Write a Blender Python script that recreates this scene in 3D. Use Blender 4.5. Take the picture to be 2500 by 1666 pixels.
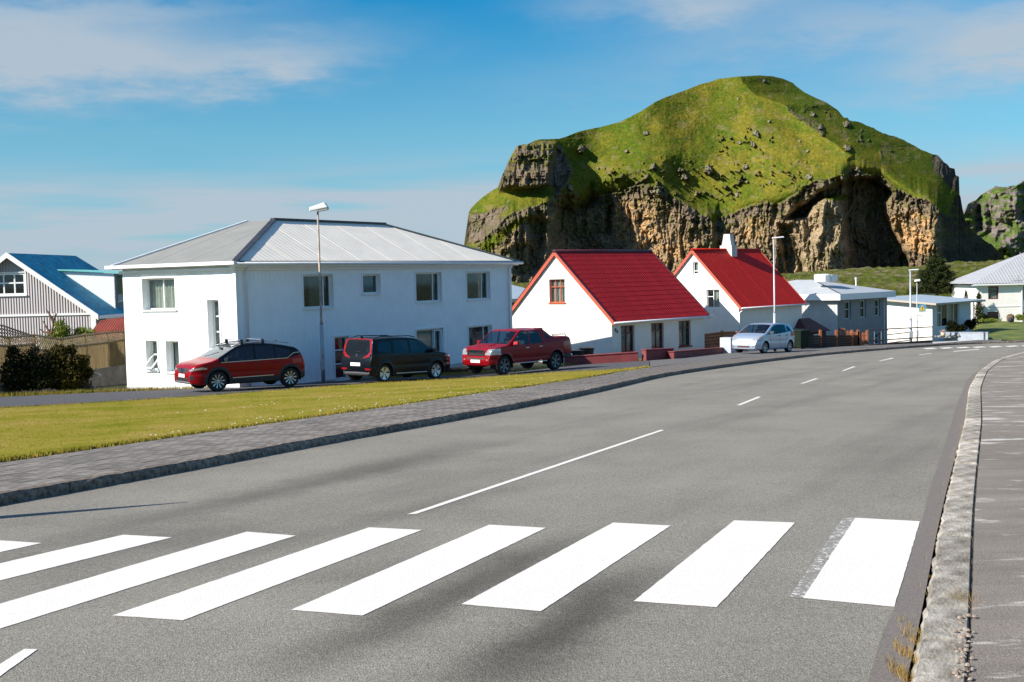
import bpy, bmesh, math, random
import numpy as np
from mathutils import Vector, Matrix
from mathutils.geometry import delaunay_2d_cdt
random.seed(7); rng = np.random.default_rng(11)
R = math.radians
sc = bpy.context.scene
for o in list(bpy.data.objects): bpy.data.objects.remove(o)
COL = sc.collection

# ------------------------------------------------------------------ camera (eye at the origin)
FPX, CXP, CYP = 2850.0, 1250.0, 833.0
PITCH, ROLL = R(3.06), R(-1.40)
fw = np.array([0, math.cos(PITCH), -math.sin(PITCH)]); up0 = np.array([0, math.sin(PITCH), math.cos(PITCH)]); rt0 = np.array([1., 0, 0])
rt = rt0 * math.cos(ROLL) + up0 * math.sin(ROLL); up = -rt0 * math.sin(ROLL) + up0 * math.cos(ROLL)
cd = bpy.data.cameras.new('camera'); cam = bpy.data.objects.new('camera', cd); COL.objects.link(cam)
cam.matrix_world = Matrix(((rt[0], up[0], -fw[0], 0), (rt[1], up[1], -fw[1], 0), (rt[2], up[2], -fw[2], 0), (0, 0, 0, 1)))
cd.sensor_width = 36; cd.lens = FPX / 2500 * 36; cd.clip_start = .1; cd.clip_end = 20000
sc.camera = cam

# ------------------------------------------------------------------ light
SUN_AZ, SUN_EL = R(-114), R(33)          # azimuth from +Y, positive to the right
sd = np.array([math.sin(SUN_AZ) * math.cos(SUN_EL), math.cos(SUN_AZ) * math.cos(SUN_EL), math.sin(SUN_EL)])
sl = bpy.data.lights.new('sun', 'SUN'); sun = bpy.data.objects.new('sun', sl); COL.objects.link(sun)
sl.energy = 4.8; sl.angle = R(.5); sl.color = (1, .94, .84)
sun.rotation_euler = Vector(sd).to_track_quat('Z', 'Y').to_euler()
sc.view_settings.view_transform = 'Standard'; sc.view_settings.look = 'None'
sc.view_settings.exposure = .8; sc.view_settings.gamma = 1; sc.view_settings.use_curve_mapping = False

def ray(x, y): return fw + rt * (x - CXP) / FPX - up * (y - CYP) / FPX
def pdir(x, y):
    d = ray(x, y); return d[0] / d[1], d[2] / d[1]

# ------------------------------------------------------------------ world: sky and clouds by direction
world = bpy.data.worlds.new('World'); sc.world = world; world.use_nodes = True
nt = world.node_tree; nt.nodes.clear()
def wn(t, **k):
    n = nt.nodes.new(t)
    for a, b in k.items(): setattr(n, a, b)
    return n
def wl(a, b): nt.links.new(a, b)
def wm(op, a, b=None, c=None):
    n = wn('ShaderNodeMath', operation=op)
    for i, v in enumerate((a, b, c)):
        if v is None: continue
        if isinstance(v, (int, float)): n.inputs[i].default_value = v
        else: wl(v, n.inputs[i])
    return n.outputs[0]
sky = wn('ShaderNodeTexSky', sky_type='NISHITA', sun_disc=False)
sky.sun_elevation = SUN_EL; sky.sun_rotation = SUN_AZ; sky.air_density = 1.0; sky.dust_density = .25; sky.ozone_density = 3.0
tc = wn('ShaderNodeTexCoord'); sep = wn('ShaderNodeSeparateXYZ'); wl(tc.outputs['Generated'], sep.inputs[0])
X, Y, Z = sep.outputs
zc = wm('MAXIMUM', wm('ADD', Z, .12), .04)
cmb = wn('ShaderNodeCombineXYZ'); wl(wm('DIVIDE', X, zc), cmb.inputs[0]); wl(wm('DIVIDE', Y, zc), cmb.inputs[1])
nz = wn('ShaderNodeTexNoise'); nz.inputs['Scale'].default_value = 1.35; nz.inputs['Detail'].default_value = 7; nz.inputs['Roughness'].default_value = .52; wl(cmb.outputs[0], nz.inputs['Vector'])
nz2 = wn('ShaderNodeTexNoise'); nz2.inputs['Scale'].default_value = 5; nz2.inputs['Detail'].default_value = 8; nz2.inputs['Roughness'].default_value = .6; wl(cmb.outputs[0], nz2.inputs['Vector'])
ys = wm('MAXIMUM', Y, .15); gx = wm('DIVIDE', X, ys); gz = wm('DIVIDE', Z, ys)
gx = wm('ADD', gx, wm('MULTIPLY', wm('SUBTRACT', nz.outputs[0], .5), .16)); gzn = wm('ADD', gz, wm('MULTIPLY', wm('SUBTRACT', nz2.outputs[0], .5), .06))
def blob(px, py, w, h, amp, tilt=0):
    cx_, cz_ = pdir(px, py); w /= FPX; h /= FPX
    dx = wm('SUBTRACT', gx, cx_); dz = wm('ADD', wm('SUBTRACT', gzn, cz_), wm('MULTIPLY', dx, -tilt))
    e = wm('ADD', wm('POWER', wm('ABSOLUTE', wm('DIVIDE', dx, w)), 2), wm('POWER', wm('ABSOLUTE', wm('DIVIDE', dz, h)), 2))
    return wm('MULTIPLY', wm('POWER', 2.718, wm('MULTIPLY', e, -1)), amp)
cl = None
for b in ((-40, 110, 400, 120, .85, .0), (200, 150, 300, 75, .55, .1), (620, 155, 280, 60, .75, .12), (300, 30, 420, 40, .35, 0), (1650, 0, 240, 60, .75, 0),
          (1950, 90, 480, 70, .38, .1), (2480, 110, 320, 90, 1.0, .22), (2150, 30, 300, 60, .3, 0), (1700, 220, 500, 60, .12, 0), (2500, 420, 300, 70, .35, 0)):
    v = blob(*b); cl = v if cl is None else wm('ADD', cl, v)
cl = wm('MULTIPLY', cl, wm('ADD', wm('MULTIPLY', nz2.outputs[0], .9), .5))
# low bank of thin stratus along the horizon
elv = wm('SUBTRACT', gz, .048)
bank = wm('MULTIPLY', wm('POWER', 2.718, wm('MULTIPLY', wm('POWER', wm('ABSOLUTE', wm('DIVIDE', elv, .036)), 2), -1)), .95)
mp = wn('ShaderNodeMapping'); mp.inputs['Scale'].default_value = (5, 5, 60); wl(tc.outputs['Generated'], mp.inputs[0])
nz3 = wn('ShaderNodeTexNoise'); nz3.inputs['Scale'].default_value = 1; nz3.inputs['Detail'].default_value = 6; wl(mp.outputs[0], nz3.inputs['Vector'])
bank = wm('MULTIPLY', bank, wm('MULTIPLY', wm('MAXIMUM', wm('SUBTRACT', nz3.outputs[0], .30), 0), 6.5))
cl = wm('ADD', cl, bank)
rest = wm('MULTIPLY', wm('MAXIMUM', wm('SUBTRACT', nz.outputs[0], .55), 0), 2.2)   # the same thin cloud elsewhere in the sky
rest = wm('MULTIPLY', rest, wm('LESS_THAN', Y, .15))
hz = wm('MULTIPLY', wm('POWER', 2.718, wm('MULTIPLY', wm('MAXIMUM', Z, 0), -9)), .62)
cl = wm('MINIMUM', wm('ADD', cl, rest), .9)
mixt = wn('ShaderNodeMix', data_type='RGBA', blend_type='MULTIPLY'); mixt.inputs[0].default_value = 1; wl(sky.outputs[0], mixt.inputs[6]); tr_ = wn('ShaderNodeValToRGB'); wl(Z, tr_.inputs[0]); te = tr_.color_ramp.elements; te[0].position = .26; te[0].color = (.40, .90, 1, 1); te[1].position = .6; te[1].color = (.74, .90, 1.0, 1); wl(tr_.outputs[0], mixt.inputs[7])
mixh = wn('ShaderNodeMix', data_type='RGBA'); wl(hz, mixh.inputs[0]); wl(mixt.outputs[2], mixh.inputs[6]); mixh.inputs[7].default_value = (2.5, 4.1, 5.6, 1)
mix = wn('ShaderNodeMix', data_type='RGBA'); wl(cl, mix.inputs[0]); hr = wn('ShaderNodeValToRGB'); wl(Z, hr.inputs[0]); he = hr.color_ramp.elements; he[0].position = .05; he[0].color = (.72, .65, .68, 1); he[1].position = .5; he[1].color = (.95, .86, .92, 1)
for p_, c_ in ((.125, (.66, .66, .66)), (.18, (.38, .60, .67)), (.235, (.05, .54, .68))): q = he.new(p_); q.color = (*c_, 1)
mixr = wn('ShaderNodeMix', data_type='RGBA', blend_type='MULTIPLY'); mixr.inputs[0].default_value = 1; wl(mixh.outputs[2], mixr.inputs[6]); wl(hr.outputs[0], mixr.inputs[7]); wl(mixr.outputs[2], mix.inputs[6]); mix.inputs[7].default_value = (2.6, 3.05, 3.5, 1)
bg = wn('ShaderNodeBackground'); bg.inputs[1].default_value = .105; wl(mix.outputs[2], bg.inputs[0])
wo = wn('ShaderNodeOutputWorld'); wl(bg.outputs[0], wo.inputs[0])

# ------------------------------------------------------------------ ground plane helpers
GA, GB = -1.78, -.041
def gz_(x, y, off=0): return GA + GB * y + off
def G(px, py, off=0):
    d = ray(px, py); t = (GA + off) / (d[2] - GB * d[1]); return d * t
def at(px, py, Yd):
    d = ray(px, py); return d / d[1] * Yd

# ------------------------------------------------------------------ materials
MATS = {}
def mat(name, col, rough=.7, metal=0, var=.0, vscale=6, bump=0, bscale=40, spec=.5, coat=0, col2=None, mapscale=None, detail=5, coord='Object', rnd=0):
    if name in MATS: return MATS[name]
    m = bpy.data.materials.new(name); m.use_nodes = True; MATS[name] = m
    t = m.node_tree; b = t.nodes['Principled BSDF']
    b.inputs['Base Color'].default_value = (*col, 1); b.inputs['Roughness'].default_value = rough; b.inputs['Metallic'].default_value = metal
    b.inputs['Specular IOR Level'].default_value = spec; b.inputs['Coat Weight'].default_value = coat; b.inputs['Coat Roughness'].default_value = .05
    N = t.nodes.new; L = t.links.new
    tcn = N('ShaderNodeTexCoord'); src = tcn.outputs[coord]
    if mapscale:
        mpn = N('ShaderNodeMapping'); mpn.inputs['Scale'].default_value = mapscale; L(src, mpn.inputs[0]); src = mpn.outputs[0]
    out = None
    if var or col2:
        n = N('ShaderNodeTexNoise'); n.inputs['Scale'].default_value = vscale; n.inputs['Detail'].default_value = detail; n.inputs['Roughness'].default_value = .62; L(src, n.inputs['Vector'])
        r = N('ShaderNodeValToRGB'); L(n.outputs[0], r.inputs[0])
        c2 = col2 or tuple(min(1, c * (1 + var)) for c in col); c1 = col if col2 else tuple(c * (1 - var) for c in col)
        r.color_ramp.elements[0].position = .36; r.color_ramp.elements[1].position = .64
        r.color_ramp.elements[0].color = (*c1, 1); r.color_ramp.elements[1].color = (*c2, 1); out = r.outputs[0]
    if rnd:
        oi = N('ShaderNodeObjectInfo'); mr = N('ShaderNodeMapRange'); L(oi.outputs['Random'], mr.inputs[0]); mr.inputs[3].default_value = 1 - rnd; mr.inputs[4].default_value = 1 + rnd
        mx = N('ShaderNodeMix'); mx.data_type = 'RGBA'; mx.blend_type = 'MULTIPLY'; mx.inputs[0].default_value = 1
        if out: L(out, mx.inputs[6])
        else: mx.inputs[6].default_value = (*col, 1)
        L(mr.outputs[0], mx.inputs[7]); out = mx.outputs[2]
    if out: L(out, b.inputs['Base Color'])
    if bump:
        n2 = N('ShaderNodeTexNoise'); n2.inputs['Scale'].default_value = bscale; n2.inputs['Detail'].default_value = 4; L(src, n2.inputs['Vector'])
        bp = N('ShaderNodeBump'); bp.inputs['Strength'].default_value = bump; bp.inputs['Distance'].default_value = .02; L(n2.outputs[0], bp.inputs['Height']); L(bp.outputs[0], b.inputs['Normal'])
    return m
def corrugated(name, col, rough, pitch, axes=(1, 1, 0), var=.05, dist=.018, strength=.9, metal=0, spec=.4):
    """sheet metal: ribs as relief of the surface"""
    m = mat(name, col, rough, metal, var, 1.1, spec=spec); t = m.node_tree; N = t.nodes.new; L = t.links.new
    b = t.nodes['Principled BSDF']; tcn = N('ShaderNodeTexCoord'); d = N('ShaderNodeVectorMath'); d.operation = 'DOT_PRODUCT'; d.inputs[1].default_value = axes; L(tcn.outputs['Object'], d.inputs[0])
    k = N('ShaderNodeMath'); k.operation = 'MULTIPLY'; k.inputs[1].default_value = 2 * math.pi / pitch; L(d.outputs['Value'], k.inputs[0])
    s = N('ShaderNodeMath'); s.operation = 'SINE'; L(k.outputs[0], s.inputs[0])
    bp = N('ShaderNodeBump'); bp.inputs['Strength'].default_value = strength; bp.inputs['Distance'].default_value = dist; L(s.outputs[0], bp.inputs['Height']); L(bp.outputs[0], b.inputs['Normal'])
    return m
def glass(name, tint, opac=.6, rough=.03):
    m = bpy.data.materials.new(name); m.use_nodes = True; t = m.node_tree; MATS[name] = m
    for n in list(t.nodes): t.nodes.remove(n)
    N = t.nodes.new; L = t.links.new; o = N('ShaderNodeOutputMaterial'); tr = N('ShaderNodeBsdfTransparent'); tr.inputs[0].default_value = (*tint, 1)
    gl = N('ShaderNodeBsdfGlossy'); gl.inputs['Roughness'].default_value = rough; gl.inputs[0].default_value = (.9, .95, 1, 1)
    df = N('ShaderNodeBsdfDiffuse'); df.inputs[0].default_value = (.012, .016, .02, 1)
    m1 = N('ShaderNodeMixShader'); m1.inputs[0].default_value = opac; L(tr.outputs[0], m1.inputs[1]); L(df.outputs[0], m1.inputs[2])
    lw_ = N('ShaderNodeLayerWeight'); lw_.inputs[0].default_value = .5; p5 = N('ShaderNodeMath'); p5.operation = 'POWER'; p5.inputs[1].default_value = 5; L(lw_.outputs['Facing'], p5.inputs[0]); fr = N('ShaderNodeMath'); fr.operation = 'MULTIPLY_ADD'; fr.inputs[1].default_value = .92; fr.inputs[2].default_value = .05; L(p5.outputs[0], fr.inputs[0]); m2 = N('ShaderNodeMixShader'); L(fr.outputs[0], m2.inputs[0]); L(m1.outputs[0], m2.inputs[1]); L(gl.outputs[0], m2.inputs[2]); L(m2.outputs[0], o.inputs[0])
    return m

# ------------------------------------------------------------------ object helpers
def tag(o, label=None, cat=None, group=None, kind=None):
    if label: o['label'] = label
    if cat: o['category'] = cat
    if group: o['group'] = group
    if kind: o['kind'] = kind
    return o
def empty(name, loc=(0, 0, 0), rz=0):
    o = bpy.data.objects.new(name, None); COL.objects.link(o); o.location = loc; o.rotation_euler[2] = rz; o.empty_display_size = .3; return o
def link(name, me, m=None, parent=None, loc=None, smooth=False):
    o = bpy.data.objects.new(name, me); COL.objects.link(o)
    if m is not None and not me.materials:
        me.materials.append(m)
    if parent: o.parent = parent
    if loc is not None: o.location = loc
    if smooth: me.polygons.foreach_set('use_smooth', [True] * len(me.polygons))
    return o
def mesh(name, vs, fs, fix=True):
    me = bpy.data.meshes.new(name); me.from_pydata([tuple(map(float, v)) for v in vs], [], fs); me.update()
    if fix:
        bm = bmesh.new(); bm.from_mesh(me); bmesh.ops.recalc_face_normals(bm, faces=bm.faces); bm.to_mesh(me); bm.free()
    return me
class MB:
    """collects shapes; f maps local (u, n, z) to object coordinates"""
    def __init__(s, f=None): s.v = []; s.f = []; s.map = f or (lambda u, n, z: (u, n, z))
    def box(s, u0, u1, n0, n1, z0, z1):
        k = len(s.v)
        for z in (z0, z1):
            for u, n in ((u0, n0), (u1, n0), (u1, n1), (u0, n1)): s.v.append(s.map(u, n, z))
        for f in ((3, 2, 1, 0), (4, 5, 6, 7), (0, 1, 5, 4), (1, 2, 6, 5), (2, 3, 7, 6), (3, 0, 4, 7)): s.f.append([k + i for i in f])
        return s
    def hexa(s, p8):
        k = len(s.v); s.v += [s.map(*p) for p in p8]
        for f in ((3, 2, 1, 0), (4, 5, 6, 7), (0, 1, 5, 4), (1, 2, 6, 5), (2, 3, 7, 6), (3, 0, 4, 7)): s.f.append([k + i for i in f])
        return s
    def bar(s, a, b, w, h=None, seg=0):
        """box or tube between two points"""
        h = h or w; a = Vector(s.map(*a)); b = Vector(s.map(*b)); d = (b - a).normalized()
        x = d.cross(Vector((0, 0, 1)));
        if x.length < 1e-3: x = Vector((1, 0, 0))
        x.normalize(); y = d.cross(x); k = len(s.v); n = seg or 4
        for p in (a, b):
            for i in range(n):
                an = 2 * math.pi * (i + (.5 if n == 4 else 0)) / n; r = .7071 if n == 4 else .5
                s.v.append(tuple(p + x * math.cos(an) * w * r + y * math.sin(an) * h * r))
        for i in range(n): s.f.append([k + i, k + (i + 1) % n, k + n + (i + 1) % n, k + n + i])
        s.f.append([k + i for i in range(n)][::-1]); s.f.append([k + n + i for i in range(n)]); return s
    def tube(s, pts, rad, seg=8):
        pts = [Vector(s.map(*p)) for p in pts]; rad = rad if hasattr(rad, '__len__') else [rad] * len(pts); k = len(s.v)
        for i, p in enumerate(pts):
            d = (pts[min(i + 1, len(pts) - 1)] - pts[max(i - 1, 0)]).normalized(); x = d.cross(Vector((0, 0, 1)))
            if x.length < 1e-3: x = d.cross(Vector((0, 1, 0)))
            x.normalize(); y = d.cross(x)
            for j in range(seg):
                a = 2 * math.pi * j / seg; s.v.append(tuple(p + (x * math.cos(a) + y * math.sin(a)) * rad[i]))
        for i in range(len(pts) - 1):
            for j in range(seg): s.f.append([k + i * seg + j, k + i * seg + (j + 1) % seg, k + (i + 1) * seg + (j + 1) % seg, k + (i + 1) * seg + j])
        s.f.append([k + j for j in range(seg)]); s.f.append([k + (len(pts) - 1) * seg + j for j in range(seg)]); return s
    def lathe(s, prof, seg=24, c=(0, 0), axis='z', caps=True):
        k = len(s.v)
        for r, z in prof:
            for j in range(seg):
                a = 2 * math.pi * j / seg
                p = (c[0] + r * math.cos(a), c[1] + r * math.sin(a), z) if axis == 'z' else (c[0] + r * math.cos(a), z, c[1] + r * math.sin(a))
                s.v.append(s.map(*p))
        for i in range(len(prof) - 1):
            for j in range(seg): s.f.append([k + i * seg + j, k + i * seg + (j + 1) % seg, k + (i + 1) * seg + (j + 1) % seg, k + (i + 1) * seg + j])
        if caps: s.f.append([k + j for j in range(seg)]); s.f.append([k + (len(prof) - 1) * seg + j for j in range(seg)])
        return s
    def poly(s, pts):
        k = len(s.v); s.v += [s.map(*p) for p in pts]; s.f.append(list(range(k, k + len(pts)))); return s
    def slab(s, pts, dvec):
        """polygon with thickness dvec (mapped space)"""
        k = len(s.v); n = len(pts); P = [Vector(s.map(*p)) for p in pts]; D = Vector(dvec)
        s.v += [tuple(p) for p in P] + [tuple(p + D) for p in P]
        s.f.append(list(range(k, k + n))); s.f.append([k + n + i for i in range(n)][::-1])
        for i in range(n): s.f.append([k + i, k + n + i, k + n + (i + 1) % n, k + (i + 1) % n])
        return s
    def build(s, name, m, parent=None, smooth=False, bevel=0, loc=None):
        o = link(name, mesh(name, s.v, s.f), m, parent, loc, smooth)
        if bevel:
            md = o.modifiers.new('b', 'BEVEL'); md.width = bevel; md.segments = 2; md.limit_method = 'ANGLE'
        return o
def cdt(outer, holes=()):
    vs = [Vector(p) for p in outer]; es = [(i, (i + 1) % len(outer)) for i in range(len(outer))]
    for h in holes:
        k = len(vs); vs += [Vector(p) for p in h]; es += [(k + i, k + (i + 1) % len(h)) for i in range(len(h))]
    V, _, F, *_r = delaunay_2d_cdt(vs, es, [], 1, 1e-5)
    out = []
    def inside(p, q):
        c = False
        for i in range(len(q)):
            a, b = q[i], q[i - 1]
            if (a[1] > p[1]) != (b[1] > p[1]) and p[0] < (b[0] - a[0]) * (p[1] - a[1]) / (b[1] - a[1]) + a[0]: c = not c
        return c
    for f in F:
        c = (sum(V[i].x for i in f) / len(f), sum(V[i].y for i in f) / len(f))
        if inside(c, outer) and not any(inside(c, h) for h in holes): out.append(list(f))
    return [(v.x, v.y) for v in V], out
def sheet(name, pts, zf, m, parent=None, grid=None, kind='structure'):
    """flat polygon seen from above laid on height zf(x, y)"""
    pts = [(p[0], p[1]) for p in pts]; V, F = cdt(pts)
    o = link(name, mesh(name, [(x, y, zf(x, y)) for x, y in V], F), m, parent)
    for p in o.data.polygons:
        if p.normal.z < 0: o.data.flip_normals(); break
    if kind and not parent: o['kind'] = kind
    return o
def resample(P, n=None, step=None):
    P = np.array(P, float); d = np.r_[0, np.cumsum(np.linalg.norm(np.diff(P[:, :2], axis=0), axis=1))]
    if step: n = max(2, int(round(d[-1] / step)) + 1)
    s = np.linspace(0, d[-1], n); return np.stack([np.interp(s, d, P[:, i]) for i in range(P.shape[1])], 1)
def smooth(P, k=3):
    P = np.array(P, float)
    for _ in range(k): Q = P.copy(); Q[1:-1] = (P[:-2] + 2 * P[1:-1] + P[2:]) / 4; P = Q
    return P
def by_az(P, az):
    """sample a polyline where it crosses viewing azimuths (x / y)"""
    P = np.array(P); a = P[:, 0] / P[:, 1]; o = np.argsort(a); return np.stack([np.interp(az, a[o], P[o, i]) for i in range(3)], 1)

# ------------------------------------------------------------------ ground lines of the street
def line(px, off=0):
    return [G(p[0], p[1], p[2] if len(p) > 2 else off) for p in px]
def extend(P, a, b):
    P = [np.array(p) for p in P]
    if a: d = P[0] - P[2]; d /= np.linalg.norm(d[:2]); P.insert(0, P[0] + d * a)
    if b: d = P[-1] - P[-3]; d /= np.linalg.norm(d[:2]); P.append(P[-1] + d * b)
    return P
KB = extend(line([(0, 1234.7), (115, 1215.6), (268, 1185), (421, 1158), (574, 1129.5), (800, 1082), (900, 1066), (1068, 1036), (1259, 999.6), (1450, 961), (1619, 920), (1767, 898),
     (1884, 882.5), (1987, 870), (2120, 858), (2212, 850.7), (2319, 843.3), (2378, 840), (2500, 836.5)]), 14, 60)
KB = smooth(resample(KB, step=1.0), 6)
PE = extend(line([(0, 1125.7), (191, 1099), (344, 1078), (574, 1043.5), (800, 1013), (1045, 978.6), (1221, 951.8), (1374, 930.8), (1584, 896), (1760, 878), (1884, 867), (1987, 857), (2120, 848), (2276, 839.5), (2378, 834), (2500, 831)], .12), 14, 60)
PE = smooth(resample(PE, step=1.0), 6)
LE = extend(line([(0, 997.6, -.13), (153, 990, -.13), (459, 970.8, -.13), (800, 945, -.13), (953, 934.6, -.13), (1144, 925, -.1), (1335.6, 911.6, 0), (1527, 902, .09), (1584, 895, .12)]), 14, 0)
LE = resample(LE, step=1.0)
DE = extend(line([(0, 969, -.14), (268, 957, -.14), (451, 950, -.16), (735, 933.5, -.22), (1083, 917, -.22), (1244, 909, -.18), (1400, 891, -.1), (1560, 881, 0), (1620, 875, .02), (1776, 861, .05), (1964, 850, .08), (2093, 845, .1), (2276, 837, .11), (2378, 831, .12), (2500, 828, .12)]), 14, 60)
DE = resample(DE, step=1.0)
RK = line([(2212, 1666), (2232.8, 1586), (2253.6, 1485), (2280, 1330.8), (2310, 1200), (2332, 1117), (2353.5, 1039.6), (2364, 954), (2388, 911), (2428.5, 883), (2482, 868), (2500, 863.5)])
RK = smooth(resample(extend(RK, 14, 60), step=.5), 8)
RS = line([(2120, 1666), (2152.6, 1550.7), (2185, 1485), (2247.7, 1283), (2268.5, 1200), (2308, 1082.5), (2334.8, 991), (2361.5, 927), (2396, 897.7), (2434, 876), (2482, 867.5)])
RS = resample(extend(RS, 14, 0), step=.5)
def strip(name, A, B, m, kind='structure', rows=1):
    """surface between two polylines sampled at the same azimuth-free parameter"""
    n = len(A); vs = []; fs = []
    for i in range(n):
        for r in range(rows + 1): t = r / rows; vs.append(A[i] * (1 - t) + B[i] * t)
    w = rows + 1
    for i in range(n - 1):
        for r in range(rows): fs.append([i * w + r, (i + 1) * w + r, (i + 1) * w + r + 1, i * w + r + 1])
    o = link(name, mesh(name, vs, fs), m)
    if o.data.polygons[0].normal.z < 0: o.data.flip_normals()
    if kind: o['kind'] = kind
    return o
def nearest(P, Q):
    """for each point of P the closest point on polyline Q"""
    Qd = resample(Q, step=.1); d = ((P[:, None, :2] - Qd[None, :, :2]) ** 2).sum(2); return Qd[d.argmin(1)]

# --- asphalt
def asphalt_mat():
    m = mat('asphalt', (.145, .140, .128), .9, 0, 0, 1, .5, 90, spec=.12); t = m.node_tree; N = t.nodes.new; L = t.links.new; b = t.nodes['Principled BSDF']
    tcn = N('ShaderNodeTexCoord')
    def noise(s, d, r, v=None, sc_=None):
        n = N('ShaderNodeTexNoise'); n.inputs['Scale'].default_value = s; n.inputs['Detail'].default_value = d; n.inputs['Roughness'].default_value = r
        src = tcn.outputs['Object']
        if sc_:
            q0_ = N('ShaderNodeMapping'); q0_.inputs['Rotation'].default_value = (0, 0, R(27)); L(src, q0_.inputs[0]); q = N('ShaderNodeMapping'); q.inputs['Scale'].default_value = sc_; L(q0_.outputs[0], q.inputs[0]); src = q.outputs[0]
        L(src, n.inputs['Vector']); return n.outputs[0]
    def ramp(i, stops):
        r = N('ShaderNodeValToRGB'); L(i, r.inputs[0]); e = r.color_ramp.elements
        e[0].position, e[0].color = stops[0][0], (*[stops[0][1]] * 3, 1); e[1].position, e[1].color = stops[-1][0], (*[stops[-1][1]] * 3, 1)
        for p, c in stops[1:-1]: q = e.new(p); q.color = (c, c, c, 1)
        return r.outputs[0]
    fine = ramp(noise(160, 3, .7), [(.3, .35), (.5, .92), (.62, 1.2), (.76, 2.6)])
    med = ramp(noise(38, 4, .75), [(.32, .68), (.68, 1.3)])
    streak = ramp(noise(1, 5, .55, sc_=(.95, .07, 1)), [(.32, .84), (.48, .99), (.7, 1.05)])   # worn, oily wheel bands
    blot = ramp(noise(.5, 4, .6), [(.3, .86), (.7, 1.1)])
    def mul(a, c):
        x = N('ShaderNodeMix'); x.data_type = 'RGBA'; x.blend_type = 'MULTIPLY'; x.inputs[0].default_value = 1; L(a, x.inputs[6]); L(c, x.inputs[7]); return x.outputs[2]
    c = mul(mul(fine, med), mul(streak, blot))
    sp = N('ShaderNodeSeparateXYZ'); L(tcn.outputs['Object'], sp.inputs[0]); nzw = noise(2.2, 5, .6)
    def mt(op, a, b_=None):
        n = N('ShaderNodeMath'); n.operation = op
        for i, v in enumerate((a, b_)):
            if v is None: continue
            if isinstance(v, (int, float)): n.inputs[i].default_value = v
            else: L(v, n.inputs[i])
        return n.outputs[0]
    for (p, q, w, amp) in STAINS:      # tyre-darkened patches worn into the asphalt
        P_, Q_ = G(*p), G(*q); d = (Q_ - P_)[:2]; Ln = float(np.linalg.norm(d)); d = d / Ln
        dx = mt('SUBTRACT', sp.outputs[0], float(P_[0])); dy = mt('SUBTRACT', sp.outputs[1], float(P_[1]))
        t_ = mt('ADD', mt('MULTIPLY', dx, float(d[0])), mt('MULTIPLY', dy, float(d[1]))); s_ = mt('ADD', mt('MULTIPLY', dx, float(-d[1])), mt('MULTIPLY', dy, float(d[0])))
        e = mt('ADD', mt('POWER', mt('ABSOLUTE', mt('DIVIDE', mt('SUBTRACT', t_, Ln / 2), Ln / 2)), 4), mt('POWER', mt('ABSOLUTE', mt('DIVIDE', mt('ADD', s_, mt('MULTIPLY', mt('SUBTRACT', nzw, .5), w * 1.6)), w)), 2))
        f_ = mt('SUBTRACT', 1, mt('MULTIPLY', mt('POWER', 2.718, mt('MULTIPLY', e, -1)), amp)); cc = N('ShaderNodeCombineColor')
        for i in range(3): L(f_, cc.inputs[i])
        c = mul(c, cc.outputs[0])
    x = N('ShaderNodeMix'); x.data_type = 'RGBA'; x.blend_type = 'MULTIPLY'; x.inputs[0].default_value = 1; L(c, x.inputs[7]); x.inputs[6].default_value = (.262, .243, .204, 1); L(x.outputs[2], b.inputs['Base Color'])
    return m
STAINS = (((1390, 1318), (700, 1640), .28, .50), ((1560, 1395), (1150, 1700), .32, .60), ((1150, 1085), (250, 1300), .42, .34), ((860, 1040), (250, 1180), .3, .24), ((1300, 1180), (350, 1400), .3, .22), ((-200, 1420), (700, 1270), .6, .30), ((1250, 1360), (700, 1420), .3, .2))
AS = asphalt_mat()
road_poly = [p[:2] for p in KB] + [p[:2] for p in RK[::-1]]
road = sheet('road', road_poly, lambda x, y: gz_(x, y), AS)
dark_as = mat('asphalt_patch', (.165, .142, .122), .9, 0, .22, 60, .4, 120)
RKm = nearest(RS, RK); patch = strip('road_repair_strip', RS + [0, 0, .004], RKm + [0, 0, .004], dark_as, kind=None); patch.parent = road

# --- base ground reaching far out, and the slope of the town
soil = mat('rough_grass', (.055, .062, .018), .95, 0, .35, 2.2, .6, 14, col2=(.12, .11, .035))
def base_z(x, y):
    if y < 96: return GA + GB * y - .26
    z = GA + GB * 96 - .26
    return z - (y - 96) * .02 if y < 260 else z - 3.28 + min(0, 0)
ys_ = [-60, 0, 20, 40, 60, 80, 96, 140, 200, 260, 600, 1500, 6000]; xs_ = [-3000, -400, -120, -60, -30, 0, 30, 60, 120, 400, 3000]
vs = [(x, y, base_z(x, y)) for y in ys_ for x in xs_]; nx = len(xs_)
fs = [[j * nx + i, j * nx + i + 1, (j + 1) * nx + i + 1, (j + 1) * nx + i] for j in range(len(ys_) - 1) for i in range(nx - 1)]
ground = link('ground', mesh('ground', vs, fs), soil); ground['kind'] = 'structure'

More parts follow.
